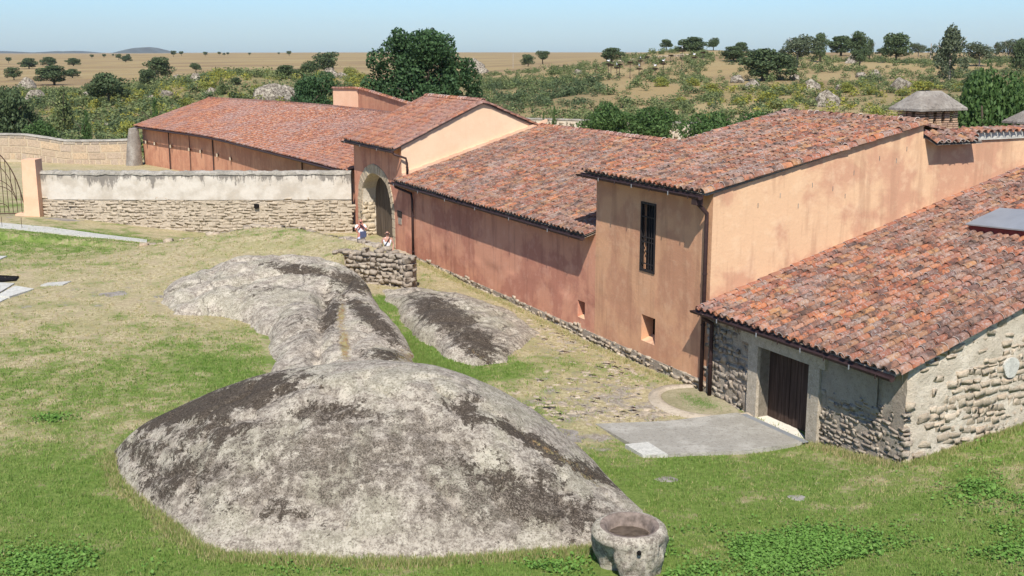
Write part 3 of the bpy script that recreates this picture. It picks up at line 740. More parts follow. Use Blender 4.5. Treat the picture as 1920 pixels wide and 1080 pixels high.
def pipe(parent, pts, r=.055, name='downpipe', label=None, brackets=()):
    mb = MB(); mb.tube(pts, r, 10); o = mb.build(name, M['gutter'], parent, True)
    if label: o['label'] = label
    for bz in brackets:
        mb = MB(); p0 = Vector(pts[-2]); p1 = Vector(pts[-1]); q = p0 + (p1 - p0) * bz; mb.tube([q, q + Vector((0, 0, .05))], r + .012, 10); mb.build('bracket', M['gutter'], o)
    return o
def gutter(parent, a0, a1, b, z, brs=8):
    f_ = MB(); f_.box((a0 + .03, b + .09, z - .05), (a1 - .03, b + .12, z + .05), P); f_.build('eave_light_stop', M['gutter'], parent)  # strip added behind the gutter to block sun leaking under the eave
    mb = MB(); n = 6; r = .085; aa = rg(a0, a1, 1.0)
    def fn(k, a):
        t = math.pi * k / n; return P(a, b - math.cos(t) * r, z - math.sin(t) * r)
    mb.grid(fn, list(range(n + 1)), aa)
    mb.grid(lambda k, a: P(a, b - math.cos(math.pi * k / n) * (r - .012), z - math.sin(math.pi * k / n) * (r - .012)), list(range(n + 1)), aa)
    for a in (a0, a1): mb.face([P(a, b - math.cos(math.pi * k / n) * r, z - math.sin(math.pi * k / n) * r) for k in range(n + 1)])
    o = mb.build('gutter', M['gutter'], parent, True)
    for i in range(brs):
        a = a0 + (a1 - a0) * (i + .5) / brs; mb = MB(); mb.box((a - .015, b - .1, z - .10), (a + .015, b - .085, z + .015), P); mb.build('bracket', M['zinc'] if i % 2 else M['gutter'], o)
    return o

# ------------------------------------------------------------------ 1. stone outbuilding with the garage-like door
A1, A2, A3, A4 = 7.85, 14.5, 33.3, 40.6
def sh_z(a, b): return 2.42 - .09 * a / A1 + b * (.315 - .042 * a / A1)     # deck of the outbuilding
shed = thing('stone_outbuilding', 'low rubble stone outbuilding with mono-pitch tiled roof and dark double door, lower right', 'building', P(0, 0, 0))
mb = MB()
DR = (3.30, 5.40, -.45, 1.66)
hl = [(DR[0], DR[1], DR[2] - .2, DR[3], .55)]
wall_face(mb, ffront(0), rg(0, A1, .12), rg(-.8, 2.42, .12), hl, .05, 0, 3, .55, .03)
front_wall = mb.build('front_wall', M['mortar_dark'], shed, True)
mb = MB()
wall_face(mb, ffront(-.035), rg(0.9, 3.0, .15), rg(1.0, 2.40, .15), (), .02, 0, 3, .5, .008)
mb.build('render_patch', M['roughcast'], shed, True)
mb = MB()
def sidefn(u_, v_):
    b = u_; zt = sh_z(0, b) - .03; z = -.7 + (zt + .7) * v_
    k = float(fbm(b, z, 77, 4, 3.2)) * .045 + float(fbm(b, z, 78, 3, .8)) * .05
    e = .14 * max(0, 1 - b / .35) ** 2
    return P(-k + e, b, z)
mb.grid(sidefn, rg(-.0, 12, .10), rg(0, 1, .035))
side_wall = mb.build('side_wall', M['mortar'], shed, True)
rubble(side_wall, lambda s_, z: (P(-.016, s_, z), -UU, VV), .1, 6.5, lambda s_: tz(*P(0, s_, 0)[:2]) - .05, lambda s_: sh_z(0, s_) - .05, (.09, .21), (.12, .42), .22, 'stone', .006, 300,
       lambda s_, z: (.96 if z < sh_z(0, s_) - .95 and s_ > .9 + .4 * math.sin(z * 5) else (.85 if z > sh_z(0, s_) - .36 else .15)) * (1 if s_ > .5 else .5), .012, seed=4)
rubble(front_wall, lambda s_, z: (P(s_, -.005, z), -VV, UU), .05, 3.0, lambda s_: -.5 + .15 * (3 - s_), lambda s_: 1.35, (.08, .17), (.10, .30), .22, 'stone_dark', .01, 260, lambda s_, z: .93, .045, seed=6)
rubble(front_wall, lambda s_, z: (P(s_, -.02, z), -VV, UU), 5.95, A1, lambda s_: -.5, lambda s_: 2.35, (.12, .22), (.14, .34), .2, 'stone_dark', .02, 120, lambda s_, z: .9, .05, seed=7)
# round pale plaster discs on the side wall
for (s_, z) in ((3.35, 2.0), (4.75, 2.35)):
    mb = MB(); c = [P(-.075, s_ + .26 * math.cos(t) * (1 + .1 * math.sin(3 * t)), z + .26 * math.sin(t)) for t in np.linspace(0, 2 * math.pi, 17)[:-1]]
    mb.face(c); c2 = [p_ + UU * .08 for p_ in c]
    for i in range(16): mb.face([c[i], c2[i], c2[(i + 1) % 16], c[(i + 1) % 16]])
    mb.build('plaster_disc', M['slab'], side_wall)
# granite door frame
mb = MB(); mb.box((DR[0] - .42, -.10, -.75), (DR[0], .30, DR[3]), P); mb.build('door_jamb', M['granite_block'], shed)
mb = MB(); mb.box((DR[1], -.10, -.75), (DR[1] + .42, .30, DR[3]), P); mb.build('door_jamb', M['granite_block'], shed)
mb = MB(); mb.box((DR[0] - .62, -.12, DR[3] + .003), (DR[1] + .75, .30, DR[3] + .42), P); mb.build('lintel', M['granite_block'], shed)
mb = MB(); mb.box((DR[0] - .002, -.16, -.62), (DR[1] + .002, .34, -.395), P); mb.build('threshold', M['threshold'], shed)
dr = MB(); dr.box((DR[0], .37, -.5), (DR[1], .40, DR[3]), P); door = dr.build('door', M['dark'], shed)
n = 14; wd = (DR[1] - DR[0]) / n
for i in range(n):
    mb = MB(); a = DR[0] + i * wd; dd = rnd.uniform(0, .008) + (.012 if i == n // 2 else 0)
    mb.box((a + .006, .315 + dd, -.385), (a + wd - .006, .365, DR[3] - .01), P); mb.build('plank', M['wood'], door)
# roof
mb = MB()
def shdeck(u_, v_): return P(u_, v_, sh_z(u_, v_))
mb.grid(shdeck, rg(-.02, A1 - .01, .5), rg(-.43, 13.5, .7))
mb.grid(lambda u_, v_: P(u_, v_, sh_z(u_, v_) - .07), rg(-.02, A1 - .01, .5), rg(-.43, 13.5, .7))
for (pa, pb) in (((-.02, -.43), (-.02, 13.5)), ((-.02, -.43), (A1 - .01, -.43))):
    mb.face([shdeck(*pa), shdeck(*pb), shdeck(*pb) - ZZ * .07, shdeck(*pa) - ZZ * .07])
roof = mb.build('roof', M['mortar_dark'], shed)
def surf_shed(s_, t): return P(s_, -.44 + t, sh_z(s_, -.44 + t))
SKY = (1.9, 4.87, 7.0, 8.2)   # skylight a0,a1,b0,b1
roof_tiles(roof, surf_shed, A1 - .02, lambda s_: (0, 13.6), .285, .37, 300, skip=lambda s_, t: SKY[0] < s_ < SKY[1] and SKY[2] - .1 < t - .38 < SKY[3])
row_tiles(roof, [P(-.06, -.40, sh_z(0, -.4) + .03), P(-.06, 12, sh_z(0, 12) + .03)], .15, step=.37, name='verge_tile')
row_tiles(roof, [P(A1 - .10, -.30, sh_z(A1, -.3) + .06), P(A1 - .10, 13.4, sh_z(A1, 13.4) + .06)], .14, step=.42, name='verge_tile', pale=.8, mat='tile_red')
gutter(shed, -.05, A1 + .12, -.53, sh_z(0, -.38) - .10, 9)
mb = MB()
mb.box((SKY[0], SKY[2], .02), (SKY[1], SKY[3], .27), lambda a, b, z: P(a, b, sh_z(a, b) + z)); skl = mb.build('skylight', M['redpaint'], shed, label='flat grey roof hatch with red kerb set into the tiles')
mb = MB(); mb.box((SKY[0] - .08, SKY[2] - .08, .273), (SKY[1] + .08, SKY[3] + .08, .31), lambda a, b, z: P(a, b, sh_z(a, b) + z)); mb.build('cover_sheet', M['zinc'], skl)

# ------------------------------------------------------------------ 2. tall house at the corner
def tw_z(b): return 5.72 + b * .207
RB = 7.95
tower = thing('corner_house', 'tall orange plastered house with tiled roof and barred window, right of centre', 'building', P(A1, 0, -.3))
WIN = (10.80, 11.66, 2.72, 4.95); NI = (10.70, 11.50, .42, 1.30)
mb = MB(); wall_face(mb, ffront(0), rg(A1, A2, .22), rg(-.10, tw_z(0) - .05, .22), [(*WIN, .30), (*NI, .45)], .014, 0, 5)
fw = mb.build('front_wall', M['tower'], tower, True)
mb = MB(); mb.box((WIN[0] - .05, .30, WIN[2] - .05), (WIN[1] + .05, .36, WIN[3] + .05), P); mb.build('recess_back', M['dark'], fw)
mb = MB(); mb.box((NI[0] - .05, .45, NI[2] - .05), (NI[1] + .05, .5, NI[3] + .05), P); mb.build('recess_back', M['dark'], fw)  # niche shadow put into the colour: back wall made near-black
mb = MB(); mb.face([P(NI[0], -.0, NI[2] + .012), P(NI[1], -.0, NI[2] + .012), P(NI[1], .44, NI[2] + .16), P(NI[0], .44, NI[2] + .16)]); mb.build('niche_sill', M['side'], fw)
mb = MB()
def sw(u_, v_):
    b = u_; zt = tw_z(b) - .04 if b <= RB else 6.92 + .006 * (b - RB)
    z = -.1 + (zt + .1) * v_
    return P(A1 + .0 - float(fbm(b, z, 15, 3, .8)) * .012, b, z)
mb.grid(sw, sorted(set(rg(0, RB, .25) + rg(RB + .02, 16, .3))), rg(0, 1, .04)); side = mb.build('side_wall', M['side'], tower, True)
mb = MB(); bk = 15.6
mb.face([P(A2, 0, -.3), P(A2, bk, -.3), P(A2, bk, tw_z(0)), P(A2, RB, tw_z(RB) - .06), P(A2, 0, tw_z(0) - .06)])
mb.face([P(A1, bk, -.3), P(A2, bk, -.3), P(A2, bk, tw_z(0)), P(A1, bk, tw_z(0))])
mb.build('rear_wall', M['side'], tower)
# small scratches left by putlogs
for i, (s_, z) in enumerate(((1.6, 5.1), (2.4, 5.35), (3.1, 5.0), (3.6, 5.6), (4.4, 5.45), (5.2, 5.9), (6.2, 6.3), (6.9, 6.2), (7.3, 6.55), (4.9, 5.2))):
    mb = MB(); mb.box((A1 - .012, s_, z), (A1 + .02, s_ + .02, z + .14), P); mb.build('drip_mark', M['cement_roof'], side)
# window with grille
wn = MB()
for (a, b, c, d) in ((WIN[0], WIN[0] + .07, WIN[2], WIN[3]), (WIN[1] - .07, WIN[1], WIN[2], WIN[3]), (WIN[0] + .07, WIN[1] - .07, WIN[2], WIN[2] + .07), (WIN[0] + .07, WIN[1] - .07, WIN[3] - .07, WIN[3])):
    wn.box((a + .002, -.03, c + .002), (b - .002, .06, d - .002), P)
win = wn.build('window', M['iron'], tower)
mb = MB(); mb.box((WIN[0] + .02, .22, WIN[2] + .02), (WIN[1] - .02, .24, WIN[3] - .02), P); mb.build('pane', M['glassy'], win)
mb = MB(); mb.box((WIN[0] + .12, .15, WIN[2] + .1), (WIN[0] + .30, .20, WIN[2] + 1.35), P); mb.build('curtain', M['curtain'], win)
for i in range(4):
    a = WIN[0] + .07 + (WIN[1] - WIN[0] - .14) * (i + 1) / 5; mb = MB(); mb.tube([P(a, -.01, WIN[2] + .05), P(a, -.01, WIN[3] - .05)], .014, 6); mb.build('bar', M['iron'], win)
for z in (WIN[2] + .25, WIN[2] + .95, WIN[2] + 1.1, WIN[2] + 1.75):
    mb = MB(); mb.box((WIN[0] + .05, -.018, z), (WIN[1] - .05, -.003, z + .035), P); mb.build('cross_bar', M['iron'], win)
mb = MB()
mb.grid(lambda u_, v_: P(u_, v_, tw_z(v_)), rg(A1 + .04, A2 + .15, 1), rg(-.43, RB, 1))
mb.grid(lambda u_, v_: P(u_, v_, tw_z(v_) - .07), rg(A1 + .04, A2 + .15, 1), rg(-.43, RB, 1))
mb.grid(lambda u_, v_: P(u_, v_, tw_z(RB) - (v_ - RB) * .21), rg(A1 + .45, A2 + .15, 1), rg(RB, bk + .2, 1))
mb.face([P(A1 + .04, -.43, tw_z(-.43)), P(A2 + .15, -.43, tw_z(-.43)), P(A2 + .15, -.3, tw_z(-.43) - .07), P(A1 - .08, -.3, tw_z(-.43) - .07)])
mb.face([P(A1 + .04, -.43, tw_z(-.43)), P(A1 + .04, RB, tw_z(RB)), P(A1 + .04, RB, tw_z(RB) - .07), P(A1 - .08, -.3, tw_z(-.43) - .07)])
roof = mb.build('roof', M['mortar_dark'], tower)
roof_tiles(roof, lambda s_, t: P(A1 + .12 + s_, -.44 + t, tw_z(-.44 + t)), A2 - A1 + .02, lambda s_: (0, RB + .34), .28, .36, 300)
roof_tiles(roof, lambda s_, t: P(A2 + .12 - s_, bk + .2 - t, tw_z(RB) - (bk + .2 - t - RB) * .21), A2 - A1 - .4, lambda s_: (0, bk + .15 - RB), .28, .36, 0, near=False)
row_tiles(roof, [P(A1 - .03, -.44, tw_z(-.44) + .03), P(A1 - .03, RB, tw_z(RB) + .03)], .16, name='verge_tile', pale=.6)
row_tiles(roof, [P(A2 + .15, -.40, tw_z(-.4) + .04), P(A2 + .15, RB, tw_z(RB) + .04)], .14, name='verge_tile')
row_tiles(roof, [P(A1 - .1, RB, tw_z(RB) + .08), P(A2 + .15, RB, tw_z(RB) + .08)], .15, name='ridge_tile')
gutter(tower, A1 - .12, A2 + .38, -.53, tw_z(-.38) - .10, 7)
pz = tz(*P(7.9, -.2, 0)[:2])
pipe(tower, [P(7.98, -.47, tw_z(-.4) - .12), P(7.98, -.45, tw_z(-.4) - .3), P(7.98, -.11, tw_z(-.4) - .62), P(7.98, -.11, tw_z(-.4) - .9), P(7.98, -.11, pz + .02)], .062, brackets=(.3, .6))
mb = MB(); mb.box((7.86, -.58, tw_z(-.4) - .34), (8.10, -.34, tw_z(-.4) - .13), P); mb.build('rainwater_hopper', M['gutter'], tower)
pipe(shed, [P(7.52, -.47, 2.18), P(7.52, -.45, 2.05), P(7.52, -.13, 1.85), P(7.52, -.13, 1.6), P(7.52, -.13, pz + .02)], .062, brackets=(.5,))
# tile canopy and coping tiles on the wall top beyond the ridge
can = thing('tile_canopy', 'small mossy tiled canopy jutting from the orange wall below the brick chimney', 'canopy', P(A1, 8.2, 6.7))
mb = MB(); mb.grid(lambda u_, v_: P(A1 - u_, v_, 7.02 - .42 * u_), rg(-.1, .52, .155), rg(8.02, 10.0, .4)); mb.grid(lambda u_, v_: P(A1 - u_, v_, 6.96 - .42 * u_), rg(-.1, .52, .155), rg(8.02, 10.0, .4)); mb.build('canopy_deck', M['cement_roof'], can)
def canopy_tiles():
    for i in range(7):
        v_ = 8.12 + i * .29; p0 = P(A1 - .64 + rnd.uniform(0, .08) + (.25 if i > 5 else 0), v_, 7.05 - .42 * .62 + (.10 if i > 5 else 0)); p1 = P(A1 + .1, v_, 7.08 + .02)
        row_tiles(can, [p0, p1], .13, step=.33, name='tile', lift=.03)
canopy_tiles()
cop = thing('coping_tiles', 'row of clay coping tiles on a white ledge along the orange wall top, upper right', 'tiles', P(A1, 10, 6.9))
mb = MB(); mb.box((A1 - .07, 9.95, 6.80), (A1 + .40, 15.9, 7.02), P); mb.build('ledge', M['whitewash'] if 0 else M['slab'], cop)
for i in range(20):
    v_ = 10.12 + i * .285; q = P(A1 - .22, v_, 7.03); row_tiles(cop, [q, q + UU * .5 + ZZ * .10], .125, step=.55, name='tile', lift=0)

# chimneys
def hip_cap(parent, c, sx, sy, z0, z1, top=.45):
    mb = MB(); x = UU * 1.0; n = 8
    def ring(k, z, s_): return [c + VV * (sx * s_ * a) + UU * (sy * s_ * b) + ZZ * z for a, b in ((-1, -1), (1, -1), (1, 1), (-1, 1))]
    r0 = ring(0, z0, 1.0); r1 = ring(0, z0 + .07, 1.0); r2 = [c + VV * (sx * top * a) + UU * (sy * .10 * b) + ZZ * z1 for a, b in ((-1, -1), (1, -1), (1, 1), (-1, 1))]
    for i in range(4):
        j = (i + 1) % 4
        mb.face([r0[i], r0[j], r1[j], r1[i]])
        def fn(u_, v_):
            p_ = (r1[i] * (1 - u_) + r1[j] * u_) * (1 - v_) + (r2[i] * (1 - u_) + r2[j] * u_) * v_
            e = 4 * u_ * (1 - u_) * 4 * v_ * (1 - v_)
            return p_ + ZZ * (float(fbm(p_[0] * 1.3 + p_[1], p_[2] * 2 + p_[1], 7, 3, 3)) * .04 + .05) * e
        mb.grid(fn, rg(0, 1, .08), rg(0, 1, .12))
    mb.face(r0[::-1]); mb.face(r2)
    return mb.build('cap', M['cement_roof'], parent, True)
cc = at_dist(1740, 205, 38.2); cc = np.array([cc[0], cc[1], 0])
ch = thing('brick_chimney', 'wide brick chimney with openings under a weathered hipped cement cap, upper right', 'chimney', cc + ZZ * 6.8)
hx, hy = .86, .5
mb = MB()
def cbox(mb, a0, a1, b0, b1, z0, z1): mb.box((a0, b0, z0), (a1, b1, z1), lambda a, b, z: cc + VV * a + UU * b + ZZ * z)
cbox(mb, -hx, hx, -hy, hy, 6.3, 7.12); mb.build('base', M['mortar'], ch)
mb = MB(); cbox(mb, -hx * .5, hx * .5, -hy * .5, hy * .5, 7.12, 7.78); mb.build('flue', M['dark'], ch)
for k in range(3):
    z = 7.13 + k * .065
    for i in range(7):
        mb = MB(); a = -hx - .03 + i * (2 * hx + .06) / 7; o_ = rnd.uniform(-.01, .02); cbox(mb, a, a + .22, -hy - .03 - o_, -hy + .2, z, z + .048); mb.build('brick', M['brick'], ch)
    for i in range(4):
        mb = MB(); a = -hy + .2 + i * .26; cbox(mb, -hx - .03, -hx + .2, a, a + .24, z, z + .048); mb.build('brick', M['brick'], ch)
        mb = MB(); cbox(mb, hx - .2, hx + .03, a, a + .24, z, z + .048); mb.build('brick', M['brick'], ch)
for i in range(5):
    a = -hx + .02 + i * (2 * hx - .26) / 4
    for k in range(6):
        z = 7.33 + k * .075
        for sy in (-1, 1):
            mb = MB(); o_ = rnd.uniform(-.015, .015); b0 = sy * (hy - .12); cbox(mb, a + o_, a + .22 + o_, b0 - .12, b0 + .12, z, z + .05); mb.build('brick', M['brick'], ch)
for b_ in (-.05, .2):
    for k in range(6):
        z = 7.33 + k * .075
        for sx in (-1, 1):
            mb = MB(); cbox(mb, sx * (hx - .1) - .1, sx * (hx - .1) + .1, b_ - .1, b_ + .08, z, z + .05); mb.build('brick', M['brick'], ch)
hip_cap(ch, cc, 1.04, .70, 7.72, 8.34, .45)
c2 = at_dist(1962, 230, 42); c2 = np.array([c2[0], c2[1], 0])
ch2 = thing('low_chimney', 'second chimney with pale hipped cement cap cut off by the right picture edge', 'chimney', c2 + ZZ * 6.6)
mb = MB(); mb.box((-.7, -.5, 6.2), (.7, .5, 7.06), lambda a, b, z: c2 + VV * a + UU * b + ZZ * z); mb.build('base', M['mortar_dark'], ch2)
hip_cap(ch2, c2, 1.25, .9, 7.06, 7.75, .35)

# ------------------------------------------------------------------ 3. long middle wing
def md_z(b): return 3.58 + b * .302
MR = 7.5
mid = thing('long_wing', 'long low orange wing with lichened tile roof between gatehouse and tall house', 'building', P(20, 0, -.3))
N2 = (15.20, 15.72, .32, .95)
mb = MB(); wall_face(mb, ffront(0), rg(A2 + .005, A3, .3), rg(-.05, md_z(0) - .05, .25), [(*N2, .45)], .02, 0, 8)
fw = mb.build('front_wall', M['facade'], mid, True)
mb = MB(); mb.box((N2[0] - .05, .45, N2[2] - .05), (N2[1] + .05, .5, N2[3] + .05), P); mb.build('recess_back', M['dark'], fw)  # near-black back paints in the shade of this niche too
mb = MB(); mb.face([P(N2[0], 0, N2[2] + .012), P(N2[1], 0, N2[2] + .012), P(N2[1], .44, N2[2] + .15), P(N2[0], .44, N2[2] + .15)]); mb.build('niche_sill', M['side'], fw)
mb = MB(); mb.face([P(A2 + .01, 14.9, -.3), P(A3, 14.9, -.3), P(A3, 14.9, md_z(0)), P(A2 + .01, 14.9, md_z(0))]); mb.build('rear_wall', M['side'], mid)
mb = MB()
for dz in (0, -.07): mb.grid(lambda u_, v_: P(u_, v_, md_z(v_) + dz), rg(A2 + .01, A3 - .005, 1.5), rg(-.43, MR, 1))
mb.grid(lambda u_, v_: P(u_, v_, md_z(MR) - (v_ - MR) * .3), rg(A2 + .01, A3 - .005, 1.5), rg(MR, 15.1, 1))
mb.face([P(A2 + .01, -.43, md_z(-.43)), P(A3, -.43, md_z(-.43)), P(A3, -.3, md_z(-.43) - .07), P(A2 + .01, -.3, md_z(-.43) - .07)])
roof = mb.build('roof', M['mortar_dark'], mid)
roof_tiles(roof, lambda s_, t: P(A2 + .12 + s_, -.44 + t, md_z(-.44 + t) + .03 * math.sin(s_ * .5)), A3 - A2 - .2, lambda s_: (0, MR + .32), .275, .36, 300, near=False)
roof_tiles(roof, lambda s_, t: P(A3 - .1 - s_, 15.1 - t, md_z(MR) - (15.1 - t - MR) * .3), A3 - A2 - .2, lambda s_: (0, 7.5), .275, .36, 0, near=False, seg=4)
row_tiles(roof, [P(A2 + .1, MR, md_z(MR) + .08), P(A3 - .02, MR, md_z(MR) + .08)], .15, name='ridge_tile', mat='tile_red')
gutter(mid, A2 + .02, A3 + .3, -.53, md_z(-.38) - .10, 12)
pipe(mid, [P(33.0, -.47, 3.32), P(33.0, -.45, 3.2), P(31.75, -.12, 3.0), P(31.62, -.12, 2.7), P(31.62, -.12, -.05)], .06, brackets=(.3, .9))
for (a, z, s_) in ((33.65, 1.62, .30), (33.62, 1.28, .22)):
    mb = MB(); mb.box((a - s_, -.03, z), (a + s_, -.002, z + .30), P); mb.build('wall_plaque', M['iron'] if s_ > .25 else M['roughcast'], fw, label='dark plaque beside the arch' if s_ > .25 else 'grey plaque under the dark one')

# ------------------------------------------------------------------ 4. gatehouse
GR = 4.35
def gt_z(b): return 5.16 + b * .455 if b <= GR else 5.16 + GR * .455 - (b - GR) * .41
gate = thing('gatehouse', 'orange gatehouse with stone-ringed arch, cream gable and red tiled roof', 'building', P(37, 0, -.1))
inner = [(34.72, -.6), (34.72, .5), (34.75, 1.4), (34.80, 1.9), (34.98, 2.4), (35.25, 2.78), (35.63, 3.08), (36.15, 3.28), (36.75, 3.40), (37.3, 3.44), (37.9, 3.36), (38.45, 3.14), (38.95, 2.82), (39.22, 2.46), (39.28, 2.15), (39.3, 1.95), (39.3, 1.65), (39.3, 1.35), (39.3, .8), (39.3, -.6)]
outer = [(34.35, -.6), (34.35, .5), (34.36, 1.4), (34.42, 1.95), (34.62, 2.55), (34.9, 3.0), (35.35, 3.40), (35.95, 3.68), (36.7, 3.86), (37.45, 3.92), (38.15, 3.80), (38.85, 3.55), (39.45, 3.15), (39.82, 2.60), (39.98, 2.15), (40.02, 1.95), (40.05, 1.65), (40.08, 1.35), (40.1, .8), (40.1, -.6)]
mb = MB(); zt0 = gt_z(0) - .05
for a0_, a1_ in ((A3, outer[0][0]), (outer[-1][0], A4)): mb.face([P(a0_, 0, -.6), P(a1_, 0, -.6), P(a1_, 0, zt0), P(a0_, 0, zt0)])
for (a0_, z0_), (a1_, z1_) in zip(outer[:-1], outer[1:]):
    if a1_ - a0_ > 1e-4: mb.face([P(a0_, 0, z0_), P(a1_, 0, z1_), P(a1_, 0, zt0), P(a0_, 0, zt0)])
me = mb.mesh('front_wall', [M['facade']])
fw = add('front_wall', me, gate)
def dense(poly, k=3):
    out = []
    for (a, b) in zip(poly[:-1], poly[1:]):
        for i in range(k): out.append((a[0] + (b[0] - a[0]) * i / k, a[1] + (b[1] - a[1]) * i / k))
    return out + [poly[-1]]
di, do = dense(inner, 2), dense(outer, 2)
arch = MB()
for i in range(len(di) - 1):
    arch.face([P(di[i][0], 0.01, di[i][1]), P(di[i + 1][0], 0.01, di[i + 1][1]), P(di[i + 1][0], .80, di[i + 1][1]), P(di[i][0], .80, di[i][1])])
    arch.face([P(di[i][0], 0.01, di[i][1]), P(do[i][0], 0.01, do[i][1]), P(do[i + 1][0], 0.01, do[i + 1][1]), P(di[i + 1][0], 0.01, di[i + 1][1])])
ar = arch.build('arch', M['mortar'], gate)
rubble(ar, lambda s_, z: (P(39.27, s_, z), -UU, VV), .06, .74, lambda s_: -.3, lambda s_: 1.9, (.18, .30), (.22, .45), .2, 'stone_gold', .012, 40, None, .012, name='jamb_stone', seed=91)
for i in range(len(di) - 1):
    (a0, z0), (a1, z1), (b0, y0), (b1, y1) = di[i], di[i + 1], do[i], do[i + 1]
    low = i >= 27
    n_ = 1 if not low else 3
    for j in range(n_):
        t0, t1 = j / n_ + .02, (j + 1) / n_ - .02
        q = lambda s_, t: (a0 + (a1 - a0) * s_ + (b0 - a0 + (b1 - b0 - a1 + a0) * s_) * t, z0 + (z1 - z0) * s_ + (y0 - z0 + (y1 - y0 - z1 + z0) * s_) * t)
        c = [q(.06, t0), q(.94, t0), q(.94, t1), q(.06, t1)]; pr = rnd.uniform(.01, .045)
        mb = MB(); mb.hexa([P(a, .12, z) for a, z in c] + [P(a, -pr, z) for a, z in c])
        mb.build('voussoir' if not low else 'jamb_stone', M['stone_gold'], ar)
drm = MB(); ins = [(a, z) for a, z in inner]
drm.face([P(a, .78, z) for a, z in [(34.3, -.3), (34.3, 3.9), (39.8, 3.9), (39.8, -.3)]]); gd = drm.build('gate_door', M['dark'], gate)
for i in range(24):
    a = 34.35 + i * .225; mb = MB(); mb.box((a + .008, .71 + rnd.uniform(0, .02), -.2), (a + .217, .765, 3.7), P); mb.build('plank', M['wood_arch'], gd)
mb = MB()
g0 = [(b, gt_z(b) - .05) for b in (0, 1.5, 3, GR, 6, 7.6, 9)]
mb.face([P(A3, 0, 3.4)] + [P(A3, b, z) for b, z in g0] + [P(A3, 9, 3.0)]); mb.face([P(A4, 0, -.3)] + [P(A4, b, z) for b, z in g0] + [P(A4, 9, -.3)])
mb.face([P(A3, 9, -.3), P(A4, 9, -.3), P(A4, 9, gt_z(9)), P(A3, 9, gt_z(9))])
mb.build('gable_wall', M['cream'], gate)
mb = MB()
for i in range(22):
    b = -.0 + i * .36; mb.box((A3 - .14, b, md_z(b) + .10), (A3 - .004, b + .355, md_z(b) + .24 + .02 * (i % 2)), lambda a, b_, z: P(a, b_, z + (b_ - b) * .305)); 
mb.build('flashing', M['pillar'], gate)
mb = MB()
bs = [-.43, 0, 2, GR, 6, 7.6, 9.3]
for dz in (0, -.07): mb.grid(lambda u_, v_: P(u_, v_, gt_z(v_) + dz), rg(A3 - .04, A4 + .3, 1), bs)
mb.face([P(A3 - .04, b, gt_z(b)) for b in bs] + [P(A3 - .04, b, gt_z(b) - .07) for b in bs[::-1]])
mb.face([P(A3 - .04, -.43, gt_z(-.43)), P(A4 + .3, -.43, gt_z(-.43)), P(A4 + .3, -.43, gt_z(-.43) - .07), P(A3 - .04, -.43, gt_z(-.43) - .07)])
roof = mb.build('roof', M['mortar_dark'], gate)
roof_tiles(roof, lambda s_, t: P(A3 - .1 + s_, -.44 + t, gt_z(-.44 + t)), A4 - A3 + .4, lambda s_: (0, GR + .33), .28, .34, 150, mat='tile_red', near=False)
roof_tiles(roof, lambda s_, t: P(A4 + .3 - s_, 9.3 - t, gt_z(9.3 - t)), A4 - A3 + .4, lambda s_: (0, 9.3 - GR), .28, .36, 0, mat='tile_red', near=False, seg=4)
row_tiles(roof, [P(A3 - .03, -.44, gt_z(-.44) + .04), P(A3 - .03, GR, gt_z(GR) + .04)], .14, name='verge_tile', mat='tile_red')
row_tiles(roof, [P(A3 - .03, 9.2, gt_z(9.2) + .04), P(A3 - .03, GR, gt_z(GR) + .04)], .14, name='verge_tile', mat='tile_red')
row_tiles(roof, [P(A3 - .1, GR, gt_z(GR) + .08), P(A4 + .3, GR, gt_z(GR) + .08)], .15, name='ridge_tile', mat='tile_red')
gutter(gate, A3 - .14, A4 + .35, -.53, gt_z(-.38) - .10, 6)
pipe(gate, [P(A3 + .1, -.47, 4.90), P(A3 - .1, -.40, 4.75), P(A3 - .22, .15, 4.55), P(A3 - .24, .20, 4.3), P(A3 - .24, .20, 3.78)], .055, brackets=(.4,))

# plinth of loose stones along the foot of the facade
pl = thing('stone_plinth', 'rough rubble plinth running along the foot of the orange facade', 'plinth', P(20, -.1, -.3))
rubble(pl, lambda s_, z: (P(s_, -.02 - .10 * max(0, -z + .05), z), -VV, UU), A1 + .1, 33.2, lambda s_: tz(*P(s_, -.2, 0)[:2]) - .08, lambda s_: .06 + .05 * math.sin(s_ * 1.3), (.12, .17), (.14, .36), .30, 'stone', .015, 300, None, .07, seed=12)
mb = MB(); mb.box((A1 + .02, -.03, -.7), (A4 - 7.4, .3, -.02), P); mb.build('core', M['mortar_dark'], pl)

# ------------------------------------------------------------------ 5. long barn beyond the courtyard wall
E_ = [np.array(q) for q in ((-33.5, 103.5), (-23.8, 90.9), (-17.7, 79.6), (-12.9, 71.1), (-8.9, 63.6))]
R_ = [np.array(q) for q in ((-27.6, 105.6), (-20.6, 98.4), (-13.6, 89.5), (-7.6, 78.5), (-1.7, 67.6))]
barn = thing('long_barn', 'long curving orange barn with red tiled roof behind the courtyard wall', 'building', (-20, 84, 0))
cum = [0]
for a, b in zip(E_[:-1], E_[1:]): cum.append(cum[-1] + np.linalg.norm(b - a))
def lerp_poly(pl_, s_):
    return np.array([np.interp(s_, cum, [q[0] for q in pl_]), np.interp(s_, cum, [q[1] for q in pl_])])
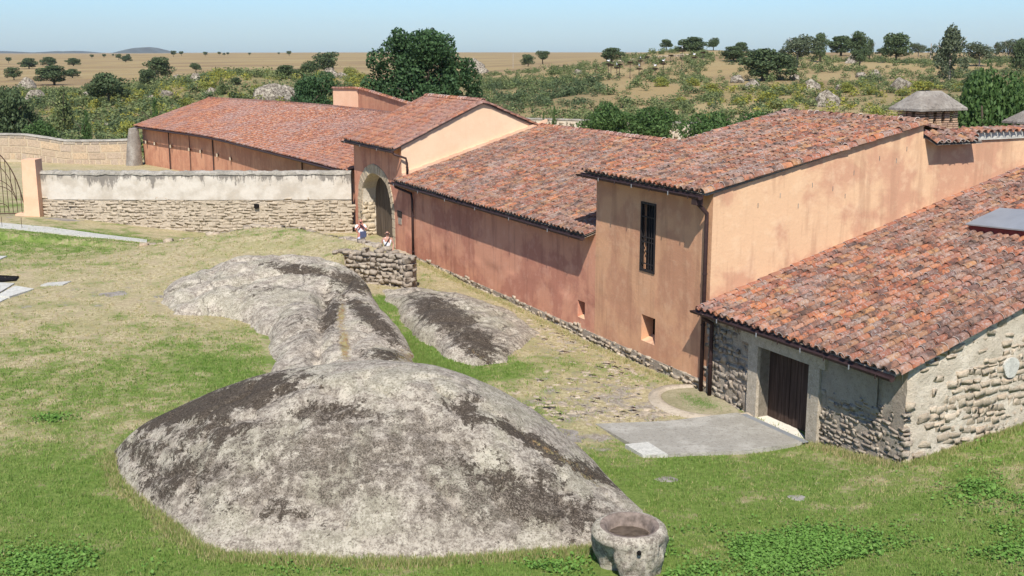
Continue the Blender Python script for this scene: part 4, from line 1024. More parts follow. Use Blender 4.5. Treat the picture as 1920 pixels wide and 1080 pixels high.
# smooth the polylines
def sm(pl_, s_):
    return sum(lerp_poly(pl_, min(max(s_ + d_, 0), cum[-1])) * w_ for d_, w_ in ((-5, .15), (-2.5, .2), (0, .3), (2.5, .2), (5, .15))) if 5 < s_ < cum[-1] - 5 else lerp_poly(pl_, s_)
LB = cum[-1]
def barn_surf(s_, t, sw_=8.6):
    e = sm(E_, s_); r_ = sm(R_, s_); d_ = r_ - e; L = np.linalg.norm(d_); d_ /= L
    k = (t - .35); p_ = e + d_ * k; zt = 3.20 + 2.18 * k / L
    return np.array([p_[0], p_[1], zt])
mb = MB(); sg = rg(0, LB, .8)
mb.grid(lambda s_, z: (*(sm(E_, s_) + .35 * (sm(R_, s_) - sm(E_, s_)) / np.linalg.norm(sm(R_, s_) - sm(E_, s_))), z), sg, rg(-.9, 3.25, .4))
fw = mb.build('front_wall', M['barn'], barn, True)
mb = MB(); e0 = barn_surf(0, .7); e1 = barn_surf(0, 6.4)
mb.face([(e0[0], e0[1], -1), (e1[0], e1[1], -1), e1 - ZZ * .05, e0 - ZZ * .05]); mb.build('end_wall', M['barn'], barn)
mb = MB()
Lr = lambda s_: np.linalg.norm(sm(R_, s_) - sm(E_, s_))
mb.grid(lambda s_, t: barn_surf(s_, .05 + t * (Lr(s_) + .3)), sg, [0, .25, .5, .75, 1]); mb.grid(lambda s_, t: barn_surf(s_, .05 + t * (Lr(s_) + .3)) - ZZ * .08, sg, [0, .25, .5, .75, 1])
def bback(s_, t):
    e = sm(E_, s_); r_ = sm(R_, s_); d_ = (r_ - e) / np.linalg.norm(r_ - e); p_ = r_ + d_ * t * 6; return (p_[0], p_[1], 5.38 - 1.9 * t)
mb.grid(bback, sg, [0, .5, 1])
roof = mb.build('roof', M['tile_red'], barn)
roof_tiles(roof, barn_surf, LB, lambda s_: (0, Lr(s_) + .33), .27, .36, 0, mat='tile_red', near=False, seg=4)
rp = [sm(R_, s_) for s_ in rg(0, LB, 3)]
row_tiles(roof, [np.array([q[0], q[1], 5.46]) for q in rp], .15, name='ridge_tile', mat='tile_red', step=.45)
mb = MB()
mb.tube([barn_surf(s_, -.06) - ZZ * .06 for s_ in rg(0, LB, 1.5)], .07, 6); mb.build('gutter', M['gutter'], barn, True)
for pxx in (312, 394, 350, 560):
    # downpipe positions measured along the front wall
    best = min(rg(0, LB, .1), key=lambda s_: abs(project(np.array([*sm(E_, s_), 1.5]))[0] - pxx)); q = sm(E_, best)
    mb = MB(); mb.tube([(q[0] + .1, q[1] - .05, 3.05), (q[0] + .25, q[1], 2.9), (q[0] + .25, q[1] - .02, -.5)], .05 if pxx != 350 else .03, 6); mb.build('downpipe', M['gutter'], barn)
for i, s_ in enumerate((1.2, 3.3, 7.0, 11, 13.5, 17.5, 21)):
    q = sm(E_, s_); mb = MB(); x0, y0 = q[0] + .2, q[1]
    mb.box((x0 - .06, y0 - .12, 1.6), (x0 + .06, y0 + .2, 1.85)); mb.build('spout', M['stone'], fw)
# parapet block on the barn ridge
blk = thing('roof_dormer', 'cream and orange walled block with tile-coped parapet rising from the barn ridge', 'dormer', at_dist(650, 200, 88))
A_ = at_dist(625, 197, 91.5); B_ = at_dist(672, 202, 89.5); Cc = at_dist(772, 210, 79.0); Dd = A_ + (Cc - B_)
def zt_(px, py, Y): return at_dist(px, py, Y)[2]
tA, tB, tC = zt_(625, 166, 91.5), zt_(676, 166, 89.5), zt_(772, 196, 79.0)
lo = 3.5
mb = MB(); mb.face([(*A_[:2], lo), (*B_[:2], lo), (*B_[:2], tB), (*A_[:2], tA)]); mb.build('end_wall', M['pillar'], blk)
mb = MB(); Bm = B_ + (Cc - B_) * .15; Ab = A_ + np.array([2.0, 3.6, 0]); Cb = Cc + VV * 3.6
mb.face([(*B_[:2], lo), (*Cc[:2], lo), (*Cc[:2], tC), (*Bm[:2], tB - .08), (*B_[:2], tB)]); mb.face([(*A_[:2], lo), (*Ab[:2], lo), (*Ab[:2], tA - .8), (*A_[:2], tA)]); mb.face([(*Cc[:2], lo), (*Cb[:2], lo), (*Cb[:2], tC - .8), (*Cc[:2], tC)])
mb.face([(*Ab[:2], lo), (*Cb[:2], lo), (*Cb[:2], tC - .8), (*Ab[:2], tA - .8)]); mb.build('side_wall', M['barn'], blk)
mb = MB(); mb.face([(*A_[:2], tA - .01), (*B_[:2], tB - .01), (*Bm[:2], tB - .09), (*Ab[:2], tA - .8)]); mb.face([(*Bm[:2], tB - .09), (*Cc[:2], tC - .01), (*Cb[:2], tC - .8), (*Ab[:2], tA - .8)]); mb.build('cover', M['tile_red'], blk)
row_tiles(blk, [(*A_[:2], tA + .02), (*B_[:2], tB + .02)], .15, name='coping_tile', mat='tile_red')
row_tiles(blk, [(*Cc[:2], tC + .02), (*Bm[:2], tB - .06), (*B_[:2], tB + .02)], .16, name='coping_tile', mat='tile_red', step=.5)

# ------------------------------------------------------------------ 6. courtyard wall, pillar, iron gate
WX0, WX1 = -25.62, -8.75
def wy(x): return 62.2 - .25 * math.sin((x + 25) / 16 * math.pi)
wallw = thing('courtyard_wall', 'long whitewashed wall with dark stained top and rubble stone base, left of the arch', 'wall', (-17, 62, 0))
fr = lambda s_, z: (np.array([s_, wy(s_), z]), np.array([0, -1., 0]), np.array([1., 0, 0]))
mb = MB(); wall_face(mb, lambda s_, z: (np.array([s_, wy(s_) - .02, z]), np.array([0, -1., 0]), np.array([1., 0, 0])), rg(WX0, WX1, .18), [1.72 + i * .119 for i in range(13)], (), .03, 0, 3, .3, .025)
mb.grid(lambda s_, k: (s_, wy(s_) + [-.02, .1][int(k)], 1.72 + .08 * float(fbm(s_, 0, 3, 3, 1.2))), rg(WX0, WX1, .3), [0, 1])
mb.build('plaster_band', M['whitewash'], wallw, True)
mb = MB(); mb.grid(lambda s_, z: (s_, wy(s_) + .012 - .03 * float(fbm(s_, z, 19, 4, 2.2)), z), rg(WX0, WX1, .12), rg(-.9, 1.9, .12)); mb.grid(lambda s_, z: (s_, wy(s_) + .05, z), rg(WX0, WX1, .5), rg(1.7, 3.0, .5)); mb.grid(lambda s_, z: (s_, wy(s_) + .6, z), rg(WX0, WX1, .5), rg(-1, 3.2, .5))
mb.build('core', M['wall_mortar'], wallw, True)
mb = MB()
mb.grid(lambda s_, k: (s_, wy(s_) + (-.07, -.05, .12, .4, .62, .64)[int(k)] , 3.08 + (0, .09, .19, .19, .1, 0)[int(k)] + .07 * float(fbm(s_ * 3.5, k * 7, 4, 4))), rg(WX0, WX1, .12), [0, 1, 2, 3, 4, 5])
mb.build('cap', M['cap'], wallw, False)
rubble(wallw, fr, WX0, WX1, lambda s_: tz(s_, 61.4) - .1 if s_ < -13 else .1, lambda s_: 1.84 + .10 * math.sin(s_ * .9) - .05, (.13, .21), (.22, .55), .26, 'stone_wall', .008, 300, lambda s_, z: .96, .022, seed=21)
mb = MB(); mb.box((-14.0, 61.82, 1.28), (-13.75, 61.95, 1.5)); mb.build('drain_hole', M['dark'], wallw)
plr = thing('gate_pillar', 'cream plastered gate pillar at the left end of the whitewashed wall', 'pillar', (-25.9, 62, .8))
mb = MB()
def pf(x, y, z): k = .07 * (3.0 - z) / 2.2; return (x - (k if x < -25.9 else -k * 0.2), y, z)
mb.box((-26.38, 61.7, .5), (-25.62, 62.6, 3.92), pf); mb.build('shaft', M['pillar'], plr)
mb = MB(); mb.box((-26.95, 61.75, .5), (-26.42, 62.4, .98)); mb.build('foot_block', M['pillar'], plr)
ig = thing('iron_gate', 'rusty wrought iron gate leaf with arched scrollwork at left picture edge', 'gate', (-27.6, 62.1, .9))
xo = -26.62; zb = 1.0
def archz(x): return zb + 3.9 * math.sqrt(max(0.02, 1 - ((x - xo + 2.6) / 2.6) ** 2)) * 1.0
for i in range(14):
    x = xo - .12 - i * .24; mb = MB(); mb.tube([(x, 62.15, zb), (x, 62.15, max(zb + .6, min(4.9, archz(x))))], .018, 6); mb.build('upright_bar', M['rust'], ig)
mb = MB(); mb.tube([(x, 62.15, max(zb, archz(x))) for x in np.linspace(xo - .001, xo - 3.4, 24)], .03, 6); mb.build('arched_rail', M['rust'], ig)
mb = MB(); mb.tube([(xo - .02, 62.15, zb - .05), (xo - 3.4, 62.15, zb - .05)], .03, 6); mb.build('bottom_rail', M['rust'], ig)
for (cx, cz, r0, a0, a1) in ((xo - 1.6, zb + .6, 1.25, 0, math.pi), (xo - 1.3, zb + .5, .95, .2, math.pi), (xo - 1.75, zb + .75, .5, 0, 6.2), (xo - 2.4, zb + 1.1, 1.9, .0, 1.7), (xo - 2.9, zb + 2.6, 1.3, -1.2, .9), (xo - 1.2, zb + .1, .4, 0, 3.1), (xo - 2.9, zb + .3, 1.6, .1, 1.9)):
    mb = MB(); mb.tube([(cx + r0 * math.cos(t), 62.10, cz + r0 * math.sin(t)) for t in np.linspace(a0, a1, 20)], .02, 5); mb.build('scroll', M['rust'], ig)

# ashlar boundary wall far left with buttress
ash = thing('ashlar_wall', 'old ashlar boundary wall of brown blocks with pale joints, far left', 'wall', (-42, 104, 0))
def ay(x): return 102.6 + (-34 - x) * .28
top_pts = [(-62, 253), (0, 251), (50, 252), (90, 258), (120, 263), (150, 263.5), (200, 263), (245, 261.5)]
def atop(x):
    px = 960 + 2194 * x / ay(x) * .985
    return 9.6 - (np.interp(px, [t[0] for t in top_pts], [t[1] for t in top_pts]) - 97) / 2194 * ay(x) * 1.0
X0, X1 = -58, -34.2
mb = MB(); mb.grid(lambda s_, v_: (s_, ay(s_), -1 + (atop(s_) + 1) * v_), rg(X0, X1, .5), rg(0, 1, .1)); mb.grid(lambda s_, v_: (s_, ay(s_) + .6, -1 + (atop(s_) + 1) * v_), rg(X0, X1, .5), rg(0, 1, .5)); mb.grid(lambda s_, v_: (s_, ay(s_) + .6 * v_, atop(s_)), rg(X0, X1, .5), [0, 1])
mb.build('mortar_face', M['joint'], ash)
r2_ = random.Random(3)
for row, (h0, h1) in enumerate(((0.0, .28), (.36, .92), (1.02, 1.50), (1.58, 2.05))):
    x = X0 + r2_.uniform(0, .5)
    while x < X1 - .3:
        wd = r2_.uniform(1.1, 2.1) if row else r2_.uniform(.6, 1.4)
        if row == 3: wd = r2_.uniform(.5, .9)
        xe = min(x + wd, X1 - .02)
        def q(xx, k, o_): zt = atop(xx) - h0 * 1.08 if k else max(atop(xx) - h1 * 1.08, -.6); return (xx, ay(xx) - o_, zt)
        if row < 3 or True:
            mb = MB(); pr = r2_.uniform(.02, .05)
            mb.hexa([q(x, 0, pr), q(xe - .14, 0, pr), (xe - .14, ay(xe) + .1, q(xe, 0, 0)[2]), (x, ay(x) + .1, q(x, 0, 0)[2]), q(x, 1, pr), q(xe - .14, 1, pr), (xe - .14, ay(xe) + .1, q(xe, 1, 0)[2]), (x, ay(x) + .1, q(x, 1, 0)[2])])
            mb.build('block', M['ashlar'] if row else M['stone_dark'], ash)
        x = xe if row == 3 else xe
mb = MB(); mb.grid(lambda s_, k: (s_, ay(s_) + (-.10, -.05, .3, .7)[int(k)], atop(s_) + (-.04, .06, .12, .0)[int(k)] + .02 * float(fbm(s_ * 4, k, 4, 2))), rg(X0, X1, .2), [0, 1, 2, 3]); mb.build('cap', M['cap'], ash)
bt = thing('stone_buttress', 'tapering grey stone buttress at the barn corner against the ashlar wall', 'buttress', (-33.8, 102, -.3))
mb = MB(); 
def bfn(u_, v_):
    ang = u_ * math.pi; rr = .72 * (1 - .45 * v_ ** 1.5) * (1 + .06 * float(fbm(u_ * 6, v_ * 6, 3, 3)))
    return (-33.75 + .15 * v_ - math.cos(ang) * rr * 1.05, 102.6 - math.sin(ang) * rr * 1.2, -.8 + 3.75 * v_ - .5 * max(0, (.9 - v_) * 0))
mb.grid(bfn, rg(0, 1, .08), rg(0, 1, .05)); mb.grid(lambda u_, v_: tuple(np.array(bfn(u_, 1)) * v_ + np.array((-33.6, 102.7, 3.0)) * (1 - v_)), rg(0, 1, .1), [0, 1])
mb.build('mass', M['cement_roof'], bt, True)

# back enclosure wall
enc = thing('enclosure_wall', 'low mortared field wall seen behind the roofs and green bushes', 'wall', (15, 122, 0))
ep = [(-4, 131), (5, 127), (11, 124.5), (17, 121.5), (23, 118), (30, 116)]
def ey(x): return float(np.interp(x, [q[0] for q in ep], [q[1] for q in ep]))
EH = 2.25
mb = MB(); mb.grid(lambda s_, z: (s_, ey(s_), z), rg(-4, 30, 1), rg(-1, EH, .5)); mb.grid(lambda s_, z: (s_, ey(s_) + .5, z), rg(-4, 30, 1), rg(-1, EH, .5)); mb.build('core', M['mortar'], enc)
mb = MB(); mb.box((0, 0, 0), (1, 1, 1), lambda u_, v_, w_: (-4 + 34 * u_, ey(-4 + 34 * u_) - .05 + .6 * v_, EH + .14 * w_)); 
mb = MB(); mb.grid(lambda s_, k: (s_, ey(s_) + (-.08, -.06, .5, .6)[int(k)], EH + (0, .13, .15, 0)[int(k)] + .03 * float(fbm(s_, k, 9, 3, 2))), rg(-4, 30, .4), [0, 1, 2, 3]); mb.build('cap', M['cap'], enc)
rubble(enc, lambda s_, z: (np.array([s_, ey(s_), z]), np.array([0, -1., 0]), np.array([1., 0, 0])), -4, 30, lambda s_: -.2, lambda s_: EH, (.2, .35), (.3, .8), .25, 'stone', .03, 120, None, .05, seed=31)

# dry-stone terrace wall
ter = thing('terrace_wall', 'brown dry-stone retaining wall holding the grassy terrace below the arch', 'wall', (-5.5, 47, 0))
TP = [np.array(q) for q in ((-7.6, 47.9), (-4.22, 46.45))]
tal = (TP[1] - TP[0]) / np.linalg.norm(TP[1] - TP[0]); tno = np.array([tal[1], -tal[0]]); TL = np.linalg.norm(TP[1] - TP[0])
al3 = np.array([*tal, 0]); no3 = np.array([*tno, 0])
rubble(ter, lambda s_, z: (np.array([*(TP[0] + tal * s_), z]) - no3 * .06 * z, no3, al3), 0, TL, lambda s_: -.25, lambda s_: 1.5, (.13, .22), (.15, .36), .36, 'stone_dark', -.02, 300, None, .09, seed=41)
al4 = np.array([-.60, .80, 0.]); al4 /= np.linalg.norm(al4); no4 = np.array([al4[1], -al4[0], 0])
bp = [np.array(q) for q in ((-4.15, 46.5), (-5.4, 48.7), (-7.1, 50.45), (-10, 53.05), (-12.2, 54.05), (-13.9, 53.3), (-17.6, 52.9))]
for i, (a, b) in enumerate(zip(bp[:-1], bp[1:])):
    L = np.linalg.norm(b - a); al_ = np.array([*((b - a) / L), 0]); no_ = np.array([al_[1], -al_[0], 0])
    rubble(ter, lambda s_, z: (np.array([a[0] + al_[0] * s_, a[1] + al_[1] * s_, z]), no_, al_), 0, L, lambda s_: -.1 if i < 4 else .5, lambda s_: tL(*(a + (b - a) * s_ / L)) + .10, (.16, .26), (.2, .45), .34, 'stone_dark' if i < 2 else 'stone', .0, 40, None, .05, seed=50 + i)
mb = MB(); q0, q1 = TP
mb.hexa([(*(q0 - tno * .6), -.5), (*(q1 - tno * .6), -.5), (*(q1 - tno * .12), -.5), (*(q0 - tno * .12), -.5), (*(q0 - tno * .6), 1.3), (*(q1 - tno * .6), 1.3), (*(q1 - tno * .16), 1.3), (*(q0 - tno * .16), 1.3)]); mb.build('core', M['mortar_dark'], ter)

# ------------------------------------------------------------------ 7. granite outcrops
def catmull(pts, n):
    pts = np.array(pts, float); k = len(pts); out = []
    ts = np.linspace(0, k - 1, n)
    for t in ts:
        i = min(int(t), k - 2); f_ = t - i
        p0, p1, p2, p3 = pts[max(i - 1, 0)], pts[i], pts[i + 1], pts[min(i + 2, k - 1)]
        out.append(.5 * ((2 * p1) + (-p0 + p2) * f_ + (2 * p0 - 5 * p1 + 4 * p2 - p3) * f_ ** 2 + (-p0 + 3 * p1 - 3 * p2 + p3) * f_ ** 3))
    return np.array(out)
front = [gz(*q) for q in ((210, 852), (226, 905), (300, 970), (345, 1005), (405, 1038), (520, 1047), (640, 1053), (760, 1056), (880, 1050), (1000, 1036), (1100, 1028), (1165, 1008), (1204, 978))]
ridge = [at_dist(px, py, Y) for px, py, Y in ((212, 848, 26.8), (262, 800, 26.6), (330, 765, 26.3), (405, 733, 26.0), (490, 704, 25.7), (590, 688, 25.4), (690, 681, 25.1), (790, 688, 24.9), (870, 712, 24.7), (960, 760, 24.5), (1050, 828, 24.2), (1140, 902, 23.6), (1206, 958, 22.9))]
n1, n2 = 190, 80
Fc = catmull(front, n1); Rc = catmull(ridge, n1)
V = np.zeros((n2, n1, 3))
for j in range(n2):
    v_ = j / (n2 - 1)
    if v_ < .68:
        t = v_ / .68; ph = t * math.pi / 2
        hx_ = t ** .95; hz = math.sin(ph) ** .86
        base = Fc + (Rc - Fc) * hx_; base[:, 2] = Fc[:, 2] - .12 + (Rc[:, 2] + .12) * hz
    else:
        t = (v_ - .68) / .32
        base = Rc.copy(); base[:, 1] += 2.6 * t * np.clip(Rc[:, 2] / 1.2, .15, 1.3); base[:, 0] += .5 * t * np.clip(Rc[:, 2] / 1.0, 0, 1)
        base[:, 2] = Rc[:, 2] * math.cos(t * math.pi / 2) ** .8 - .12 * t
    V[j] = base
X, Y, Z = V[..., 0], V[..., 1], V[..., 2]
ed = np.clip(Z / .5, 0, 1)
dn = (fbm(X + Z * .3, Y + Z, 101, 4, .55) * .22 + fbm(X, Y + Z, 102, 4, 1.9) * .07 + fbm(X * 1.0, Y + Z, 103, 3, 6) * .022) * ed
dn = dn - (1 - np.abs(fbm(X + Z, Y + Z * .7, 107, 3, .9))) ** 8 * .13 * ed
# shoulder crease running down the right flank
crease = np.exp(-((X - (1.0 + (Z - 1.5) * -.9)) ** 2) / .06) * sstep(.2, .8, Z)
dn = dn - crease * .10
vj = (np.arange(n2) / (n2 - 1))[:, None] * np.ones((1, n1))
ridge_damp = 1 - .75 * np.exp(-((vj - .68) ** 2) / .004)
V[..., 2] += dn * .6 * ridge_damp; V[..., 1] -= dn * .8
def splat(X, Y, lst, px=False):
    r_ = np.zeros(X.shape)
    for (a, b, s1, s2, rot, amp) in lst:
        dx, dy = X - a, Y - b; c, s_ = math.cos(rot), math.sin(rot)
        r_ = np.maximum(r_, amp * np.exp(-(((dx * c + dy * s_) / s1) ** 2 + ((-dx * s_ + dy * c) / s2) ** 2)))
    return r_
SX, SY, _ = project(V)    # lichen patches are laid out on the stone from a survey of the photograph
moss = splat(SX, SY, [(430, 748, 170, 34, -.26, 1.1), (330, 775, 110, 26, -.35, 1.0), (620, 775, 110, 26, .1, .75), (400, 810, 130, 55, 0, .62), (270, 850, 90, 60, 0, .60), (1010, 835, 160, 16, .52, .95), (880, 770, 34, 44, .3, .8), (990, 930, 170, 60, .35, .78), (340, 890, 130, 80, .3, .62), (1050, 960, 110, 40, .3, .7), (500, 960, 140, 40, .2, .5), (830, 760, 60, 20, .2, .6), (1120, 890, 80, 14, .6, .8)])
brown = splat(SX, SY, [(640, 860, 290, 115, 0, .72), (780, 820, 200, 75, 0, .66), (930, 940, 240, 75, .15, .74), (480, 890, 220, 90, 0, .60)])
rust = splat(SX, SY, [(1040, 850, 110, 7, .52, .55), (1100, 895, 60, 6, .6, .5)])
idx = np.arange(n1 * n2).reshape(n2, n1); F = np.stack([idx[:-1, :-1], idx[:-1, 1:], idx[1:, 1:], idx[1:, :-1]], -1).reshape(-1, 4)
me = mesh_np('granite_boulder', V.reshape(-1, 3), F, [M['granite']], smooth=True)
vert_attr(me, 'moss', moss); vert_attr(me, 'brown', brown * .92 + .0 - .35 * splat(SX, SY, [(700, 715, 160, 36, 0, 1), (960, 850, 110, 40, .5, 1), (450, 1000, 200, 30, .2, .8), (250, 900, 60, 60, 0, .7), (860, 600, 1, 1, 0, 0), (800, 1035, 400, 22, 0, .8)])); vert_attr(me, 'rust', rust)
add('granite_boulder', me, label='huge whaleback granite boulder with dark lichen in the foreground lawn', cat='boulder')

def outcrop(name, poly, hp, label, w_=1.3, st=.09, mossl=(), brownl=(), rustl=(), cracks=(), seed=1, kind_z=0.0):
    T = TPS([q[:2] for q in hp], [q[2] for q in hp])
    xs = np.arange(min(q[0] for q in poly) - .3, max(q[0] for q in poly) + .3, st); ys = np.arange(min(q[1] for q in poly) - .3, max(q[1] for q in poly) + .3, st)
    X, Y = np.meshgrid(xs, ys); sd = poly_sd(X, Y, poly) + fbm(X, Y, seed, 4, .8) * .35
    t = np.clip(sd / w_, -1, 1); prof = np.where(t > 0, np.sqrt(np.clip(1 - (1 - t) ** 2, 0, 1)), t * 1.5)
    g = terrain(X.ravel(), Y.ravel()).reshape(X.shape)
    H = np.maximum(T(X, Y) - g, .08)
    n_ = fbm(X, Y, seed + 1, 4, .5) * .16 + fbm(X, Y, seed + 2, 4, 1.8) * .07 + fbm(X, Y, seed + 5, 3, 6) * .02
    n_ = n_ - (1 - np.abs(fbm(X, Y, seed + 7, 3, .55))) ** 7 * .20
    Z = g + prof * H + n_ * np.clip(t * 2, 0, 1) - .03
    for (x0, y0, x1, y1, wd, dp) in cracks:
        ex, ey_ = x1 - x0, y1 - y0; tt = np.clip(((X - x0) * ex + (Y - y0) * ey_) / (ex * ex + ey_ * ey_), 0, 1)
        d_ = np.hypot(X - x0 - tt * ex, Y - y0 - tt * ey_) + fbm(X, Y, seed + 3, 3, 1.5) * .12
        Z = Z - dp * np.exp(-(d_ / wd) ** 2) * np.clip(t * 3, 0, 1)
    keep = (sd > -.25)
    V = np.stack([X, Y, Z], -1); ny_, nx_ = X.shape
    idx = np.arange(nx_ * ny_).reshape(ny_, nx_)
    kf = (keep[:-1, :-1] | keep[:-1, 1:] | keep[1:, 1:] | keep[1:, :-1])
    F = np.stack([idx[:-1, :-1], idx[:-1, 1:], idx[1:, 1:], idx[1:, :-1]], -1)[kf]
    used = np.unique(F); mp = np.full(nx_ * ny_, -1); mp[used] = np.arange(len(used)); Vu = V.reshape(-1, 3)[used]
    me = mesh_np(name, Vu, mp[F], [M['granite']], smooth=True)
    SX, SY, _ = project(Vu)
    vert_attr(me, 'moss', splat(SX, SY, mossl) * 1.35); vert_attr(me, 'brown', splat(SX, SY, brownl) + .10); vert_attr(me, 'rust', splat(SX, SY, rustl)); vert_attr(me, 'crack', [.35] * len(Vu))
    return add(name, me, label=label, cat='rock')
outcrop('granite_outcrop', [(-13.6, 44.3), (-13.0, 42.0), (-12.2, 40.6), (-10.6, 40.4), (-9.2, 39.5), (-8.2, 37.9), (-7.9, 36.0), (-7.0, 33.0), (-5.2, 31.6), (-2.9, 32.6), (-3.1, 35.2), (-3.6, 37.5), (-4.3, 40), (-5.2, 43), (-6.6, 46), (-9, 47.6), (-11.8, 47), (-13.2, 45.8)],
        [(-12.6, 43.2, .95), (-10.8, 44.6, 1.62), (-9.6, 44.2, 1.70), (-7.6, 43.8, 1.62), (-6.2, 42.6, 1.30), (-5.3, 40.5, .95), (-10.5, 42, 1.15), (-8, 41, 1.05), (-6.4, 38.6, 1.0), (-7.6, 36.5, .65), (-4.6, 37, .85), (-6, 34.4, .62), (-4, 34, .6), (-3.2, 35, .45), (-6, 32, .35), (-9, 46.5, 1.4), (-12, 46, 1.1)],
        'broad lichen-grey granite outcrop with a rust grass crack, behind the huge foreground boulder', 1.1,
        mossl=[(560, 505, 90, 14, .15, .6), (660, 530, 60, 20, .4, .7), (700, 600, 90, 18, .72, .7), (620, 590, 30, 50, .3, .55), (720, 665, 60, 14, .1, .6), (480, 545, 50, 18, 0, .35), (560, 600, 40, 50, 0, .3)], brownl=[(560, 620, 60, 40, 0, .3)],
        rustl=[(640, 590, 9, 30, .15, .9), (646, 645, 11, 42, -.12, .9), (770, 670, 40, 30, 0, .6), (690, 545, 20, 10, 0, .5)], cracks=((-6.9, 41.3, -5.9, 33.5, .22, .28), (-11.6, 41.9, -8.0, 43.0, .2, .18), (-8, 43, -5, 42.2, .18, .22)), seed=201)
outcrop('granite_slab', [(-5.3, 45.8), (-4.6, 43), (-3.9, 40.6), (-3.2, 38.2), (-2.2, 36.0), (-1.2, 34.8), (-.2, 35.6), (.3, 37.6), (1.0, 39.9), (.0, 42.5), (-1.4, 44.8), (-3.2, 46.3)],
        [(-4.3, 44.5, .35), (-3.3, 42.5, .55), (-2.6, 40.5, .65), (-1.6, 38.8, .55), (-1, 36.8, .35), (-.4, 39.5, .35), (-1.5, 42.5, .45), (.4, 39.8, .05), (-3, 45.5, .25)],
        'low sloping granite slab with brown lichen beside the path by the orange wall', 1.4,
        mossl=[(830, 590, 75, 32, .45, .8), (890, 635, 70, 24, .5, .72), (900, 665, 60, 16, .5, .6), (780, 560, 40, 14, .4, .4)], brownl=[(860, 610, 120, 50, .4, .35), (940, 640, 60, 40, .3, .25)], rustl=[(900, 668, 50, 10, .5, .35)], seed=301)
# flat rock patches in the lawn
for i, (px, py, z, rx, ry, lb) in enumerate(((215, 552, .4, 1.1, .9, 'flat grey rock patch flush with the dry lawn, left of the outcrop'), (300, 553, .45, .6, .5, 'small flat rock patch between the grey patch and the outcrop'), (120, 407, .85, 2.0, 1.2, 'flat bare rock at the foot of the cream pillar'),
        (1075, 812, -.25, .9, .8, 'flat grey rock beside the concrete apron corner'), (1500, 921, .02, .45, .5, 'pale stone flush with the lawn, below the threshold'), (1255, 880, -.05, .55, .4, 'small flat stone in the lawn below the concrete apron'))):
    c = gz(px, py, z); mb = MB(); zc = tz(c[0], c[1])
    def fn(u_, v_):
        r_ = v_ * (1 + .25 * float(fbm(math.cos(u_) * 1.5 + i * 3, math.sin(u_) * 1.5, 9, 3)))
        x, y = c[0] + rx * r_ * math.cos(u_), c[1] + ry * r_ * math.sin(u_)
        return (x, y, tz(x, y) + .04 * (1 - v_ ** 2) - .03 + .02 * float(fbm(x, y, 5, 3, 3)))
    mb.grid(fn, list(np.linspace(0, 2 * math.pi, 25)), [.001, .3, .55, .75, .9, 1.0]); mb.build('flat_rock', M['cement_roof'] if i != 4 else M['concrete'], None, True, label=lb, cat='rock')

# paving slabs at the left
for i, (pts, z, lb) in enumerate((([(-30, 540), (-5, 534), (28, 536), (-12, 560)], .42, 'mossy pale slab at the left edge beside the dark pit'), ([(28, 539), (64, 545), (18, 560), (-6, 558)], .44, 'large pale paving slab in front of the dark pit'), ([(-30, 562), (22, 559), (-8, 573), (-40, 580)], .40, 'lowest pale slab of the left edge cluster'),
        ([(90, 534), (134, 531), (118, 538), (76, 539)], .44, 'lone pale slab right of the slab cluster'), ([(-30, 482), (14, 482), (0, 488), (-30, 490)], .58, 'greenish slab tip at the left picture edge'))):
    w3 = [gz(px, py, z) for px, py in pts]; zc = max(tz(q[0], q[1]) for q in w3) + .035
    mb = MB(); mb.hexa([(q[0], q[1], zc - .12) for q in w3[::-1]] + [(q[0], q[1], zc + rnd.uniform(-.005, .005)) for q in w3[::-1]]); mb.build('paving_slab', M['slab'], None, label=lb, cat='slab')
w3 = [gz(px, py, .42) for px, py in ((-60, 524), (0, 523), (36, 525), (30, 531), (-5, 534), (-60, 536))]; zc = max(tz(q[0], q[1]) for q in w3)
pit = thing('sunken_pit', 'dark rectangular pit opening in the dry lawn at left edge', 'pit', tuple(w3[2]))
mb = MB(); n_ = len(w3)
for i in range(n_):
    a, b = w3[i], w3[(i + 1) % n_]; mb.face([(a[0], a[1], zc + .05), (b[0], b[1], zc + .05), (b[0], b[1], zc - .0), (a[0], a[1], zc - .0)])
mb.build('rim', M['dark'], pit)
mb = MB(); mb.face([(q[0], q[1], zc + .02) for q in w3]); mb.build('opening', M['dark'], pit)
# concrete path strip on the left
mb = MB(); A0, A1_, = gz(-80, 430, .72), gz(282, 443.5, .66)
pth = [(gz(px, py1, zz), gz(px, py2, zz)) for px, py1, py2, zz in ((-80, 427, 436, .76), (0, 429, 438, .74), (90, 432, 442, .70), (190, 437, 447, .68), (275, 441.5, 450, .66))]
tp = [[np.array([q[0], q[1], tz(q[0], q[1]) + .05]) for q in pr] for pr in pth]
for (a, b), (c, d) in zip(tp[:-1], tp[1:]): mb.hexa([b - ZZ * .3, d - ZZ * .3, c - ZZ * .3, a - ZZ * .3, b, d, c, a])
mb.build('footpath', M['slab'], None, kind='structure')

